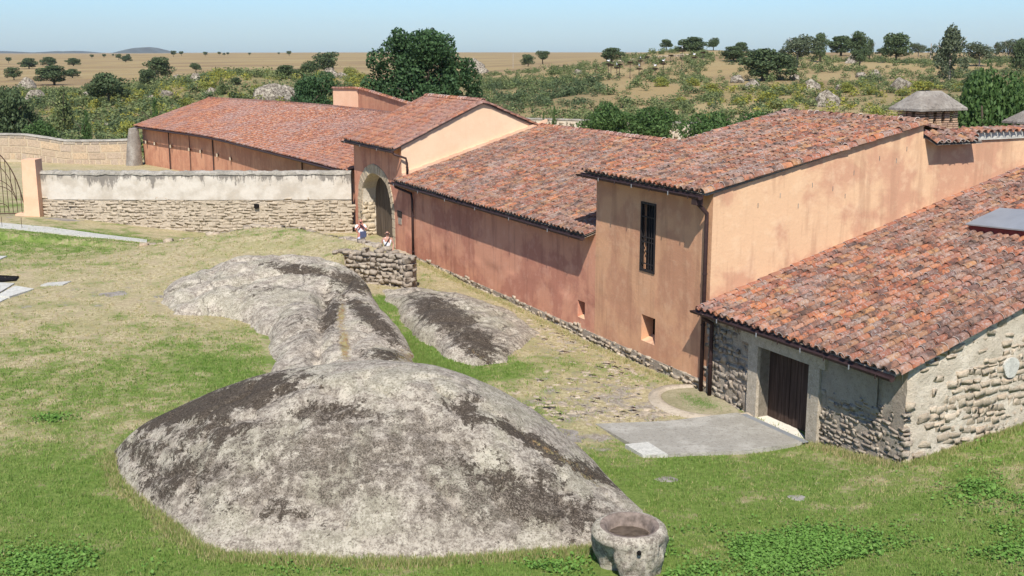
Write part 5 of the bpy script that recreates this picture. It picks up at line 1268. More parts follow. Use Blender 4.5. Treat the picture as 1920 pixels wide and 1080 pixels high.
# concrete apron, drain, kerb
def flat(name, pts, z, mat, h=.12, **k):
    mb = MB(); w3 = [gz(px, py, z) for px, py in pts]; n_ = len(w3)
    top = [(q[0], q[1], max(tz(q[0], q[1]), -9) + h_) for q, h_ in zip(w3, [.03] * n_)]
    mb.face(top)
    for i in range(n_):
        a, b = top[i], top[(i + 1) % n_]; mb.face([(a[0], a[1], a[2] - h), (b[0], b[1], b[2] - h), b, a])
    return mb.build(name, mat, None, **k)
def apron_z(a, b): return -.375 + .0 * a
apr = [(gz(1116, 794, -.33)), gz(1222, 853, -.33), gz(1300, 850, -.35), gz(1400, 846, -.36), P(3.05, -.38, -.36), P(5.85, -.38, -.36), gz(1250, 789, -.33)]
mb = MB(); top = [(q[0], q[1], -.335 - .00) for q in apr]
ctr = np.mean(np.array(top), 0)
mb.face(top)
for i in range(len(top)):
    a, b = top[i], top[(i + 1) % len(top)]; mb.face([(a[0], a[1], -.7), (b[0], b[1], -.7), b, a])
mb.build('concrete_apron', M['concrete'], None, kind='structure')
mb = MB(); mb.box((3.0, -.40, -.6), (5.7, -.20, -.345), P); gr = mb.build('drain_channel', M['dark'], None, label='narrow dark drain grating in front of the wooden door threshold', cat='drain')
for i in range(44):
    a = 3.02 + i * .06; mb = MB(); mb.box((a, -.39, -.344), (a + .035, -.21, -.33), P); mb.build('grate_bar', M['zinc'], gr)
w3 = [gz(px, py, -.33) for px, py in ((1172, 833), (1215, 829), (1252, 852), (1205, 853))]
mb = MB(); mb.hexa([(q[0], q[1], -.5) for q in w3[::-1]] + [(q[0], q[1], -.325) for q in w3[::-1]]); mb.build('corner_slab', M['slab'], None, label='pale square slab let into the concrete apron corner', cat='slab')
# curved kerb with planting at the downpipes
kerb = thing('curved_kerb', 'curved pale mortar kerb around gravel bed under the downpipes', 'kerb', P(7, -1, -.35))
kp = [P(8.35, -.12, 0), P(8.5, -.8, 0), P(8.2, -1.35, 0), P(7.6, -1.62, 0), P(6.9, -1.60, 0), P(6.3, -1.30, 0), P(5.95, -.75, 0), P(5.85, -.2, 0)]
kc = catmull(kp, 40); mb = MB(); cen = np.mean(kc, 0)
rows = []
for k_ in range(5):
    o_ = (-.02, .02, .14, .42, .52)[k_]; h_ = (-.2, .05, .075, .035, -.10)[k_]
    rows.append([(q + (q - cen) / np.linalg.norm(q - cen) * o_) for q in kc]); rows[-1] = [np.array([q[0], q[1], tz(q[0], q[1]) + h_]) for q in rows[-1]]
mb.grid(lambda i, j: rows[int(j)][int(i)], list(range(40)), list(range(5))); mb.build('kerb_edge', M['wall_mortar'], kerb, True)
mb = MB(); bed = [(q[0], q[1], tz(q[0], q[1]) + .03) for q in kc]; mb.face(bed + [P(7.0, .0, -.33)]); mb.build('gravel_bed', M['bed'], kerb)
mb = MB(); mb.box((33.5 - 1.9, -.9, -.3), (33.1, -.3, .12), P); mb.build('stone_step', M['stone_gold'], None, label='worn golden stone block at the foot of the wall near the arch', cat='stone')

# stone basin
bas = thing('stone_basin', 'rough hollowed granite basin standing on the lawn beside the boulder tip', 'basin', (2.25, 20.4, 0))
mb = MB(); bc = np.array([2.22, 20.32]); n_ = 80
prof_o = [(-.25, .50), (.0, .58), (.09, .60), (.18, .63), (.27, .655), (.36, .66), (.45, .655), (.53, .65), (.60, .645), (.66, .665), (.73, .665), (.80, .64), (.845, .58), (.85, .52)]
def bfn(k, j):
    z, r_ = prof_o[int(j)]; t = 2 * math.pi * k / n_
    ex = 1.02 + .05 * math.cos(2 * t); rr = r_ * ex
    und = 0
    if z < .62: # undercut on the left
        und = .42 * math.exp(-((t - math.pi * 1.18) / .50) ** 2) * (1 if z > -.1 else 1.2) * (1 - z / .75)
    rough_ = float(fbm(math.cos(t) * 2.5, math.sin(t) * 2.5 + z * 3, 17, 5, 2.4)) * (.10 if z < .66 else .015)
    rr = rr + rough_ - und
    tilt = -.07 * math.sin(t) * 0 + .05 * math.sin(t)
    return (bc[0] + rr * math.cos(t), bc[1] + rr * .98 * math.sin(t), z + (tilt if z > .3 else 0))
mb.grid(bfn, list(range(n_ + 1)), list(range(len(prof_o)))); mb.build('body', M['basin'], bas, True)
mb = MB(); prof_i = [(.85, .52), (.845, .46), (.80, .425), (.70, .40), (.60, .38), (.52, .25), (.50, .001)]
def bin_(k, j):
    z, r_ = prof_i[int(j)]; t = 2 * math.pi * k / n_; rr = r_ * (1.02 + .05 * math.cos(2 * t)); 
    if j == 0: return bfn(k, len(prof_o) - 1)
    if abs(t - 5.6) < .35 and z > .75: rr += .03
    return (bc[0] + rr * math.cos(t), bc[1] + rr * .98 * math.sin(t) + .01, z + .05 * math.sin(t))
mb.grid(bin_, list(range(n_ + 1)), list(range(len(prof_i)))); mb.build('hollow', M['basin_inside'], bas, True)
mb = MB(); mb.grid(lambda k, j: (bc[0] + (.385 * j) * math.cos(2 * math.pi * k / 24), bc[1] + (.385 * j) * math.sin(2 * math.pi * k / 24), .66 + .02 * float(fbm(k, j * 5, 3, 2))), list(range(25)), [.01, .5, 1]); mb.build('leaf_litter', M['rust'] if 0 else M['bark'], bas)
mb = MB(); mb.tube([(bc[0] + .12, bc[1] - .67, .56), (bc[0] + .12, bc[1] - .5, .58)], .04, 8); mb.build('spout_hole', M['dark'], bas)

# ------------------------------------------------------------------ 8. vegetation
def leaf_cloud(n, lobes, size, r_, bias=.55, shell=.35):
    """quads spread near the surface of several lobes (cx,cy,cz,rx,ry,rz)"""
    lob = np.array(lobes); vol = (lob[:, 3] * lob[:, 4] * lob[:, 5]) ** .67; k = r_.choice(len(lob), n, p=vol / vol.sum())
    d = r_.normal(size=(n, 3)); d /= np.linalg.norm(d, axis=1)[:, None]
    rad = 1 - shell * r_.random(n) ** 1.6
    rad *= 1 + .12 * r_.normal(size=n) * (r_.random(n) < .25)
    c = lob[k, :3] + d * lob[k, 3:6] * rad[:, None]
    nn = d * bias + r_.normal(size=(n, 3)) * .55; nn /= np.linalg.norm(nn, axis=1)[:, None]
    t = np.cross(nn, r_.normal(size=(n, 3))); t /= np.linalg.norm(t, axis=1)[:, None]; b = np.cross(nn, t)
    s_ = size * (.6 + .8 * r_.random(n))[:, None]
    V = np.stack([c - t * s_ * .5, c + b * s_ * .30, c + t * s_ * .5, c - b * s_ * .32], 1).reshape(-1, 3)
    F = np.arange(4 * n).reshape(n, 4)
    tint = np.clip(.5 + .25 * r_.normal(size=n) + .18 * np.sin(k * 2.7), 0.01, .99)
    return V, F, tint
def cloud_mesh(name, V, F, tint, mat):
    me = mesh_np(name, V, F, [M[mat]]); face_attr(me, 'tint', tint); return me
def trunk_mesh(name, h, r, forks, mat, rr):
    mb = MB(); top = Vector((rr.uniform(-.05, .05) * h, rr.uniform(-.05, .05) * h, h * .45))
    mb.tube([(0, 0, -.3), (top.x * .4, top.y * .4, h * .22), tuple(top)], [r * 1.2, r, r * .8], 8)
    for i in range(forks):
        a = i * 2 * math.pi / forks + rr.uniform(-.4, .4); e = Vector((math.cos(a) * h * .28, math.sin(a) * h * .28, h * rr.uniform(.65, .85)))
        mb.tube([tuple(top), tuple((top + e) / 2 + Vector((0, 0, h * .04))), tuple(e)], [r * .6, r * .4, r * .15], 6)
    return mb.mesh(name, [M[mat]], True)
def lobes_oak(rr, w=1.0, h=1.0, base=.28, n=16):
    """unit tree, height 1, crown half width .5"""
    L = []
    for i in range(n):
        a = rr.uniform(0, 2 * math.pi); q = rr.random() ** .6; z = base + (1 - base) * rr.uniform(.22, .85)
        lim = math.sqrt(max(.05, 1 - ((z - base) / (1 - base) * 1.6 - .62) ** 2))
        s_ = rr.uniform(.12, .20)
        L.append((math.cos(a) * .42 * q * lim, math.sin(a) * .42 * q * lim, min(z, 1 - s_ * .6), s_, s_, s_ * .75))
    L.append((0, 0, base + (1 - base) * .5, .32, .32, (1 - base) * .36))
    return L
KIND = {}
def make_kind(key, mat, nleaf, leafs, base, trunk_r, forks, bark='bark', nl=16, shape='oak', seed=1):
    rr = random.Random(seed); r_ = np.random.default_rng(seed)
    if shape == 'oak': L = lobes_oak(rr, base=base, n=nl)
    elif shape == 'tall':
        L = []
        for i in range(nl):
            z = rr.uniform(base + .1, .92); a = rr.uniform(0, 6.3); q = .34 * math.sin(math.pi * (z - base + .12) / (1.05 - base)) * rr.random() ** .5; s_ = rr.uniform(.08, .15); L.append((math.cos(a) * q, math.sin(a) * q, z, s_, s_, s_ * 1.1))
        L.append((0, 0, .6, .2, .2, .3))
    elif shape == 'bush':
        L = [(0, 0, .38, .36, .36, .40)]
        for i in range(nl):
            a = rr.uniform(0, 6.3); q = .34 * rr.random() ** .5; z = rr.uniform(.12, .75) * (1 - q); s_ = rr.uniform(.14, .24); L.append((math.cos(a) * q, math.sin(a) * q, z, s_, s_, s_))
    elif shape == 'cone':
        L = []
        for i in range(nl):
            z = rr.uniform(.05, .92); q = .36 * (1 - z) ** .7 * rr.random() ** .5; a = rr.uniform(0, 6.3); s_ = rr.uniform(.08, .15) * (1.3 - z); L.append((math.cos(a) * q, math.sin(a) * q, z, s_, s_, s_ * 1.4))
        L.append((0, 0, .4, .25, .25, .38))
    V, F, tint = leaf_cloud(nleaf, L, leafs, r_)
    KIND[key] = (cloud_mesh('crown', V, F, tint, mat), trunk_mesh('trunk', 1.0, trunk_r, forks, bark, rr) if trunk_r else None)
for i in range(3):
    make_kind(f'oak{i}', 'leaf_oak', 4200, .055, .04 + .03 * i, .035, 4, seed=10 + i, nl=24)
make_kind('lolly', 'leaf_oak', 3000, .06, .30, .04, 3, seed=20)
make_kind('low', 'leaf_oak', 5000, .06, .02, .04, 3, seed=21, nl=20)
make_kind('euca', 'leaf_euca', 4200, .045, .12, .025, 4, 'barkpale', 26, 'tall', 22)
make_kind('eucab', 'leaf_euca', 3200, .05, .15, .03, 4, 'barkpale', 20, 'oak', 23)
for i in range(3):
    make_kind(f'green{i}', 'leaf_green', 9000, .05, .05, .02, 4, nl=26, shape='bush', seed=30 + i)
make_kind('ball', 'leaf_green', 15000, .036, .32, .03, 5, nl=30, shape='oak', seed=60)
make_kind('gball', 'leaf_green', 12000, .040, .02, .03, 5, nl=30, shape='oak', seed=61)
make_kind('elmball', 'leaf_elm', 12000, .036, .02, .03, 5, nl=30, shape='oak', seed=62)
make_kind('elmbush', 'leaf_elm', 9000, .034, .05, .02, 4, nl=34, shape='bush', seed=34)
for i in range(3):
    make_kind(f'broom{i}', 'leaf_broom', 1500, .075, 0, 0, 0, nl=14, shape='bush', seed=40 + i)
    make_kind(f'grey{i}', 'leaf_grey', 1500, .075, 0, 0, 0, nl=14, shape='bush', seed=45 + i)
make_kind('cone', 'leaf_green', 3500, .05, 0, .02, 3, nl=26, shape='cone', seed=50)
make_kind('conegrey', 'leaf_grey', 2500, .06, 0, .02, 3, nl=22, shape='cone', seed=51)
ASP = {'oak': .92, 'lolly': .95, 'low': .62, 'euca': 1.45, 'eucab': .85, 'broom': .62, 'grey': .6, 'conegrey': 1.6}
_D = np.concatenate([np.arange(104, 400, 1.0), np.arange(400, 1500, 10.0)])
def foot_dist(px, by, fallback):
    x = (px - 960) / 2194 * _D; z = terrain(x, _D); sy = 97 + (CAMZ - z) / _D * 2194
    k = np.where(sy <= by)[0]
    return float(_D[k[0]]) if len(k) and k[0] > 0 else fallback
def plant(kind, px, dist, topy, wpx, label, cat, name, group=None, zoff=0, rot=None):
    k0 = kind.rstrip('0123456789')
    if k0 in ASP and dist > 130: dist = min(foot_dist(px, topy + ASP[k0] * wpx, dist), 1300)
    x = (px - 960) / 2194 * dist; y = dist; zg = tz(x, y) + zoff; ztop = CAMZ + (97 - topy) / 2194 * dist * 1.0
    h = max(.5, ztop - zg); wd = wpx / 2194 * dist
    t = thing(name, label, cat, (x, y, zg), group); crown, tr = KIND[kind]
    c = bpy.data.objects.new('crown' if tr else 'foliage', crown); COL.objects.link(c); c.parent = t
    c.scale = (wd / .86, wd / .86, h); rz = rnd.uniform(0, 6.28) if rot is None else rot; c.rotation_euler = (0, 0, rz)
    if tr:
        q = bpy.data.objects.new('trunk', tr); COL.objects.link(q); q.parent = t; s_ = max(h * .9, .4); q.scale = (max(wd, h) * .9, max(wd, h) * .9, h); q.rotation_euler = (0, 0, rz)
    return t
# the big dark elm, built at leaf scale
r_ = np.random.default_rng(77); rr = random.Random(77); L = []
bt_x, bt_y = (787 - 960) / 2194 * 112, 112
for i in range(60):
    a = rr.uniform(0, 6.28); z = rr.uniform(.8, 9.6); lim = 5.3 * (1 - max(0, (z - 4.5) / 7.2) ** 2.0) ** .5 if z < 11 else 1
    q = lim * rr.random() ** .45 * .84; s_ = rr.uniform(.7, 1.35)
    L.append((math.cos(a) * q, math.sin(a) * q, z, s_, s_, s_ * 1.1))
for (dx, dz, s_) in ((-1.9, 10.2, .9), (-2.6, 9.2, 1.2), (-1.0, 9.6, 1.0), (1.0, 10.3, .8), (.3, 9.9, 1.0), (1.6, 9.4, 1.0), (2.8, 8.5, 1.0), (4.6, 7.6, .9), (4.9, 6.6, 1.0), (5.3, 4, 1.1), (-4.2, 8.3, 1.0), (-4.6, 6, 1.2), (4.4, 2.6, 1.4), (-5, 3.5, 1.1), (5.2, 5.4, .8)):
    L.append((dx, rr.uniform(-.8, .8), dz, s_, s_, s_ * 1.1))
L.append((0, 0, 5, 3.8, 3.8, 4.2)); L = [(a_, b_, c_ * 1.10, d_, e_, f_ * 1.05) for a_, b_, c_, d_, e_, f_ in L]
V, F, tint = leaf_cloud(42000, L, .30, r_, .5, .45)
big = thing('elm_tree', 'big dense dark green tree rising behind the barn roof, left of centre', 'tree', (bt_x, bt_y, tz(bt_x, bt_y)))
o = add('crown', cloud_mesh('crown', V, F, tint, 'leaf_elm')); o.parent = big
tm_ = trunk_mesh('trunk', 10, .35, 5, 'bark', rr); o = add('trunk', tm_); o.parent = big
TREES = [
 ('oak0', 14, 125, 152, 75, 'dark holm oak cut by the left picture edge above the ashlar wall'),
 ('oak1', 22, 235, 124, 28, 'small round oak at far left just below the straw field'),
 ('low', 98, 245, 121, 60, 'wide flat-topped oak on the left field edge'), ('low', 133, 240, 128, 28, 'smaller oak touching the right of the wide flat-topped oak'),
 ('oak2', 198, 178, 127, 76, 'large dark oak left of centre of the scrub valley'), ('oak0', 295, 225, 103, 52, 'spreading oak highest on the left knoll'),
 ('oak1', 274, 210, 127, 40, 'oak just below left of the highest knoll oak'), ('oak2', 366, 222, 115, 22, 'small tree on the knoll crest'), ('conegrey', 412, 180, 143, 22, 'narrow dark shrub tree in the scrub below the knoll'),
 ('oak1', 262, 168, 158, 22, 'small dark oak under the knoll rocks'), ('low', 440, 200, 144, 24, 'low dark shrub tree on the scrub slope near the barn roof'),
 ('low', 535, 158, 121, 42, 'leftmost of three oaks above the black rock'), ('oak2', 578, 164, 109, 38, 'middle oak of three above the black rock'), ('oak0', 612, 170, 94, 50, 'tallest oak of three above the black rock'),
 ('oak0', 990, 240, 100, 27, 'left of two small oaks right of the big dark tree'), ('lolly', 1018, 270, 95, 27, 'right of two small oaks right of the big dark tree'),
 ('low', 1148, 345, 89, 44, 'low wide oak alone on the skyline left of the nest posts'), ('lolly', 1249, 336, 74, 25, 'lollipop-shaped lone oak on the ridge skyline'),
 ('low', 1300, 332, 69, 54, 'wide flat oak on the ridge right of the lollipop oak'), ('oak2', 1337, 338, 68, 24, 'slim oak beside the wide ridge oak'),
 ('low', 1376, 268, 86, 48, 'dark oak left above the large rounded oak'), ('oak1', 1391, 290, 78, 28, 'round oak crown peeping over the dark oak'),
 ('low', 1432, 200, 90, 98, 'large rounded oak above the pale standing rocks'), ('oak1', 1480, 208, 106, 30, 'small oak tucked behind the large rounded oak'),
 ('eucab', 1494, 262, 62, 74, 'broad grey-green tree left in the skyline grove'), ('oak0', 1538, 270, 58, 32, 'slender dark tree in the skyline grove'),
 ('low', 1577, 282, 67, 60, 'dense oak in the middle of the skyline grove'), ('oak0', 1608, 284, 55, 40, 'tallest oak of the skyline grove'), ('oak1', 1631, 292, 72, 13, 'small round tree ending the grove'),
 ('lolly', 1612, 235, 93, 36, 'small round oak casting a dark shadow on dry grass'), ('oak1', 1680, 262, 60, 62, 'airy wide tree right of the grove'), ('eucab', 1722, 258, 79, 32, 'thin bush tree beside the airy wide tree'), ('low', 1656, 238, 89, 24, 'low dark bush tree below the airy wide tree'),
 ('euca', 1783, 232, 52, 76, 'tall eucalyptus standing alone on the right skyline'), ('eucab', 1838, 236, 76, 56, 'round grey-green tree right of the eucalyptus'), ('euca', 1868, 240, 80, 18, 'sparse thin tree between two grey-green crowns'),
 ('eucab', 1890, 232, 72, 48, 'leafy tree near the right skyline end'), ('oak0', 1916, 226, 67, 34, 'dark tree cut by the right picture edge on the skyline'), ('oak2', 1832, 172, 126, 44, 'oak standing alone on the dry slope above the right green tree')]
for k, px, d_, ty, wp, lb in TREES:
    plant(k, px, d_, ty, wp, lb, 'tree', 'eucalyptus_tree' if k == 'euca' else 'oak_tree', 'trees across the countryside')
for oi, (px, d_, ty, wp) in enumerate(sorted(((385, 1100, 97, 9), (411, 1150, 97, 7), (427, 1200, 98, 6), (468, 1150, 98.5, 6), (523, 1200, 98, 5), (542, 1000, 95.5, 10), (340, 900, 96, 9), (325, 900, 95, 12), (222, 800, 101, 12), (240, 820, 101, 9), (195, 780, 101, 8), (172, 780, 102, 8), (212, 900, 101, 5), (1740, 700, 90, 12), (15, 420, 107, 12), (420, 1300, 99, 6), (1655, 650, 92, 8)))):
    plant('lolly', px, d_, ty, wp, 'tiny dark oak on the far field skyline, ' + ('leftmost' if oi == 0 else ['', 'second', 'third', 'fourth', 'fifth', 'sixth', 'seventh', 'eighth', 'ninth', 'tenth', 'eleventh', 'twelfth', 'thirteenth', 'fourteenth', 'fifteenth', 'sixteenth', 'rightmost'][oi] + (' from the left' if oi < 16 else '')), 'tree', 'oak_tree', 'tiny oaks on the far field skyline')
for px, d_, ty, wp, lb in ((90, 500, 106, 30, 'wide dark oak on the left field'), (52, 520, 108, 34, 'low oak group left on the field'), (136, 520, 108, 26, 'oak clump right of the wide field oak'), (235, 560, 104, 20, 'pair of thin oaks on the field below the blue hill')):
    plant('low', px, d_, ty, wp, lb, 'tree', 'oak_tree', 'oaks on the left field')
BUSH = [
 ('green1', 575, 112, 132, 104, 'dark leafy tree behind the barn roof left of the big tree', 'elmball'), ('green0', 641, 116, 136, 28, 'small green bush between rock and big tree', None),
 ('gball', 1137, 108, 173, 84, 'left of three leafy bushes behind the enclosure wall', None), ('gball', 1226, 110, 184, 98, 'middle leafy bush behind the enclosure wall', None), ('gball', 1342, 94, 189, 104, 'right leafy bush touching the tall house roof', None),
 ('gball', 1425, 104, 192, 80, 'leafy bush peeping over the tall house ridge', None), ('cone', 1040, 118, 196, 18, 'small bright shrub near the wing ridge', None), ('cone', 1020, 112, 205, 14, 'narrow shrub by the enclosure wall end', None),
 ('cone', 152, 112, 204, 34, 'upright green shrub above the ashlar wall', None), ('green2', 62, 114, 205, 62, 'green bush above the ashlar wall at left', None), ('cone', 284, 118, 180, 28, 'cone-shaped green shrub left of the barn roof', None),
 ('green0', 115, 108, 224, 60, 'pale leafy bush just over the ashlar wall', 'grey0'), ('grey1', 108, 140, 158, 56, 'grey-green shrub in the valley at left', 'conegrey'), ('green1', 40, 128, 190, 40, 'dark bush below the left edge oak', 'oak2')]
for k, px, d_, ty, wp, lb, alt in BUSH:
    plant(alt or k, px, d_, ty, wp, lb, 'bush', 'leafy_bush', 'bushes behind the walls')
plant('ball', 1866, 60, 134, 150, 'large bright leafy tree behind the chimneys at right', 'tree', 'leafy_tree')
plant('ball', 1950, 64, 150, 110, 'leafy tree crown at the right edge behind the low chimney', 'tree', 'leafy_tree')
# yellow broom bushes one can pick out
BR = [(1300, 195, 142, 30), (1335, 185, 148, 34), (1345, 165, 160, 34), (1240, 200, 140, 34), (1440, 150, 165, 40), (1470, 155, 152, 36), (1500, 145, 170, 34), (1455, 138, 180, 36), (1560, 165, 160, 30), (1590, 160, 150, 34), (1640, 155, 158, 30), (1735, 165, 142, 44), (1690, 175, 140, 26), (1510, 130, 196, 34), (1560, 128, 192, 40), (1650, 125, 190, 40), (1810, 140, 150, 24), (910, 120, 168, 34),
      (345, 150, 178, 40), (330, 140, 192, 36), (270, 150, 190, 40), (100, 135, 195, 36), (55, 150, 172, 30), (440, 165, 165, 36), (380, 175, 150, 30), (480, 170, 152, 34), (670, 170, 128, 40), (660, 150, 140, 40), (170, 140, 182, 30), (230, 130, 205, 40), (400, 150, 182, 30), (655, 190, 120, 30), (130, 165, 168, 26), (1280, 150, 178, 30), (1700, 150, 160, 30), (1620, 180, 142, 26), (1540, 185, 150, 24), (1390, 158, 176, 30)]
ORD = ['leftmost', 'second', 'third', 'fourth', 'fifth', 'sixth', 'seventh', 'eighth', 'ninth', 'tenth', 'eleventh', 'twelfth', 'thirteenth', 'fourteenth', 'fifteenth', 'sixteenth', 'seventeenth']
LM = [(1249, 85, 'lollipop oak'), (1300, 80, 'wide ridge oak'), (1378, 100, 'dark ridge oak'), (1430, 120, 'large rounded oak'), (1398, 152, 'pale standing rocks'), (1550, 172, 'tilted rock slab'), (1535, 148, 'flat grey rock'), (1642, 133, 'pale dome rock'), (1690, 145, 'grey rock'), (1612, 108, 'small shaded oak'), (1740, 190, 'brick chimney'), (1500, 215, 'tall house ridge'), (1338, 215, 'right leafy bush'), (1232, 215, 'middle leafy bush'), (1783, 80, 'tall eucalyptus'), (1832, 142, 'lone slope oak'), (790, 130, 'big dark tree'),
      (197, 162, 'large valley oak'), (295, 122, 'highest knoll oak'), (275, 140, 'lower knoll oak'), (108, 182, 'grey-green valley shrub'), (62, 225, 'ashlar wall bush'), (152, 235, 'upright shrub'), (284, 200, 'cone-shaped shrub'), (412, 160, 'narrow dark shrub tree'), (305, 168, 'pale valley boulder'), (392, 166, 'rounded pale boulder'), (500, 155, 'black-streaked outcrop'), (618, 130, 'rounded boulder'), (45, 145, 'far left boulder'), (440, 155, 'low dark shrub tree'), (98, 135, 'wide flat-topped oak'), (641, 150, 'small green bush')]
BRL = []
for (px, d_, ty, wp) in BR:
    for rk in range(6):
        lx, ly, nm = sorted(LM, key=lambda q: math.hypot(q[0] - px, q[1] - ty - 10))[rk]; dx, dy = px - lx, ty + 10 - ly
        rel = ('right of' if dx > 0 else 'left of') if abs(dx) > abs(dy) else ('below' if dy > 0 else 'above')
        lb = f'yellow-green broom bush just {rel} the {nm}'
        if lb not in BRL: break
    BRL.append(lb)
for i, (px, d_, ty, wp) in enumerate(BR):
    side_ = 'left valley' if px < 700 else ('slope right of the big tree' if px < 1260 else 'right hillside')
    plant(f'broom{i % 3}', px, d_, ty, wp, BRL[i], 'bush', 'broom_bush', f'broom bushes on the {side_}')

# scrub too dense to count
def scatter(name, n, fn, protos, smin, smax, seed, mat):
    r_ = np.random.default_rng(seed); Vs = []; Fs = []; T = []; b = 0; k = 0
    P0 = []
    for pm in protos:
        me_ = KIND[pm][0]; nv = len(me_.vertices); v_ = np.empty(nv * 3, np.float32); me_.vertices.foreach_get('co', v_); v_ = v_.reshape(-1, 4, 3)
        tt = np.empty(len(me_.polygons), np.float32); me_.attributes['tint'].data.foreach_get('value', tt); P0.append((v_, tt))
    xs, ys = fn(r_, n); zs = terrain(xs, ys)
    for x, y, z in zip(xs, ys, zs):
        v_, tt = P0[int(r_.integers(len(P0)))]; m = int(r_.integers(80, 140)); sel = r_.choice(len(v_), m, replace=False)
        s_ = r_.uniform(smin, smax); hs = s_ * r_.uniform(.5, .9); a = r_.uniform(0, 6.28); c, s1 = math.cos(a), math.sin(a)
        q = v_[sel].copy(); ctr = q.mean(1, keepdims=True); q = ctr + (q - ctr) * 1.9
        X = (q[..., 0] * c - q[..., 1] * s1) * s_ + x; Y = (q[..., 0] * s1 + q[..., 1] * c) * s_ + y; Z = q[..., 2] * hs + z - .05
        Vs.append(np.stack([X, Y, Z], -1).reshape(-1, 3)); T.append(np.clip(tt[sel] * .6 + r_.uniform(0, .4), 0, .99))
    V = np.concatenate(Vs); F = np.arange(len(V)).reshape(-1, 4)
    me_ = mesh_np(name, V, F, [M[mat]]); face_attr(me_, 'tint', np.concatenate(T)); return add(name, me_, kind='stuff')
def zone(lo_px, hi_px, lo_d, hi_d, dens_seed):
    def fn(r_, n):
        px = r_.uniform(lo_px, hi_px, n * 3); d_ = np.sqrt(r_.uniform(lo_d ** 2, hi_d ** 2, n * 3)); x = (px - 960) / 2194 * d_
        k = fbm(x, d_, dens_seed, 3, .05) + r_.normal(size=n * 3) * .25 > .0
        return x[k][:n], d_[k][:n]
    return fn
scatter('valley_scrub', 1350, zone(-200, 690, 108, 270, 5), ['grey0', 'grey1', 'grey2'], 1.0, 3.4, 1, 'leaf_grey')
scatter('green_undergrowth', 300, zone(-150, 660, 108, 215, 6), ['grey0', 'grey2'], 1.2, 3.6, 2, 'leaf_oak')
scatter('broom_undergrowth', 520, zone(-150, 700, 108, 230, 9), ['broom0', 'broom1'], 1.0, 2.8, 3, 'leaf_broom')
scatter('slope_scrub', 750, zone(850, 1330, 150, 330, 7), ['grey0', 'grey1', 'grey2'], .9, 3.0, 4, 'leaf_grey')
scatter('slope_bushes', 220, zone(880, 1130, 165, 250, 17), ['grey0', 'grey2'], 1.2, 3.2, 14, 'leaf_oak')
scatter('hillside_scrub', 1050, zone(1280, 2050, 120, 300, 8), ['grey0', 'grey1', 'grey2'], .9, 2.8, 5, 'leaf_grey')
scatter('hillside_broom', 150, zone(1330, 2000, 118, 190, 18), ['broom0', 'broom1', 'broom2'], 1.0, 2.8, 6, 'leaf_broom')
scatter('hillside_undergrowth', 260, zone(1280, 2000, 130, 330, 28), ['grey0', 'grey2'], .9, 2.6, 7, 'leaf_oak')
scatter('foot_scrub', 200, zone(900, 1300, 128, 160, 19), ['grey0', 'grey1'], .8, 2.0, 8, 'leaf_grey')

# background boulders
def blob(seed):
    bm = bmesh.new(); bmesh.ops.create_icosphere(bm, subdivisions=4, radius=.5); r3 = random.Random(seed); ax = [Vector((r3.uniform(-1, 1), r3.uniform(-1, 1), r3.uniform(-.3, 1))).normalized() for _ in range(11)]
    for v_ in bm.verts:
        for a in ax:
            d_ = v_.co.dot(a); 
            if d_ > .31: v_.co -= a * (d_ - .31) * .9
        c = v_.co; k = 1 + .26 * float(fbm(c.x * 2.6 + seed, c.y * 2.6 + c.z * 2.9, seed, 4)) ; v_.co = c * k; v_.co.z += .25
    me_ = bpy.data.meshes.new('boulder'); bm.to_mesh(me_); bm.free(); me_.materials.append(M['granite_far'])
    for p_ in me_.polygons: p_.use_smooth = True
    vert_attr(me_, 'moss', [.50] * len(me_.vertices)); vert_attr(me_, 'brown', [.12] * len(me_.vertices)); return me_
BL = [blob(i) for i in range(4)]
BO = [(890, 190, 104, 44, 'tall leaning boulder right of the big dark tree'), (1083, 175, 126, 22, 'small pale boulder in the middle slope scrub'), (500, 150, 140, 90, 'large black-streaked rock outcrop behind the barn roof'), (535, 146, 150, 60, 'lower part of the black-streaked rock near the barn ridge'), (618, 150, 122, 34, 'rounded boulder below the tallest of three oaks'), (638, 148, 132, 22, 'narrow boulder beside the rounded one'),
      (1382, 166, 134, 32, 'upright pale rock under the large rounded oak'), (1412, 164, 142, 40, 'jagged pale rock right of the upright pale one'), (1556, 142, 160, 62, 'dark tilted rock slab on the right hillside'), (1578, 141, 154, 22, 'white-tipped rock at the end of the tilted slab'), (1615, 172, 130, 26, 'dark rock left of a pale dome on the hillside'), (1642, 172, 125, 36, 'pale dome rock on the right hillside'), (1525, 172, 142, 42, 'flat grey rock above the tilted slab'), (1690, 160, 137, 50, 'grey rock above the brick chimney'), (1490, 176, 134, 26, 'low rock near the dark rock on the right slope'),
      (45, 200, 138, 44, 'grey boulder at far left by the field'), (60, 180, 160, 56, 'long low rock ledge in the left valley'), (305, 168, 163, 30, 'pale boulder in the left valley scrub'), (277, 165, 173, 24, 'small pale boulder in the valley'), (392, 166, 159, 30, 'rounded pale boulder left of the barn rocks'), (365, 205, 133, 26, 'rock on the knoll crest'), (155, 178, 168, 20, 'small rock beside the large valley oak'), (328, 210, 135, 20, 'rock beside the highest knoll oak'), (1600, 262, 97, 36, 'pale rock at the foot of the skyline grove'), (185, 135, 222, 26, 'rock at the foot of the valley near the ashlar wall'), (1300, 118, 206, 24, 'pale rock between the leafy bushes'), (315, 150, 196, 20, 'dark rock just left of the barn roof'), (905, 195, 118, 30, 'boulder below the tall leaning one')]
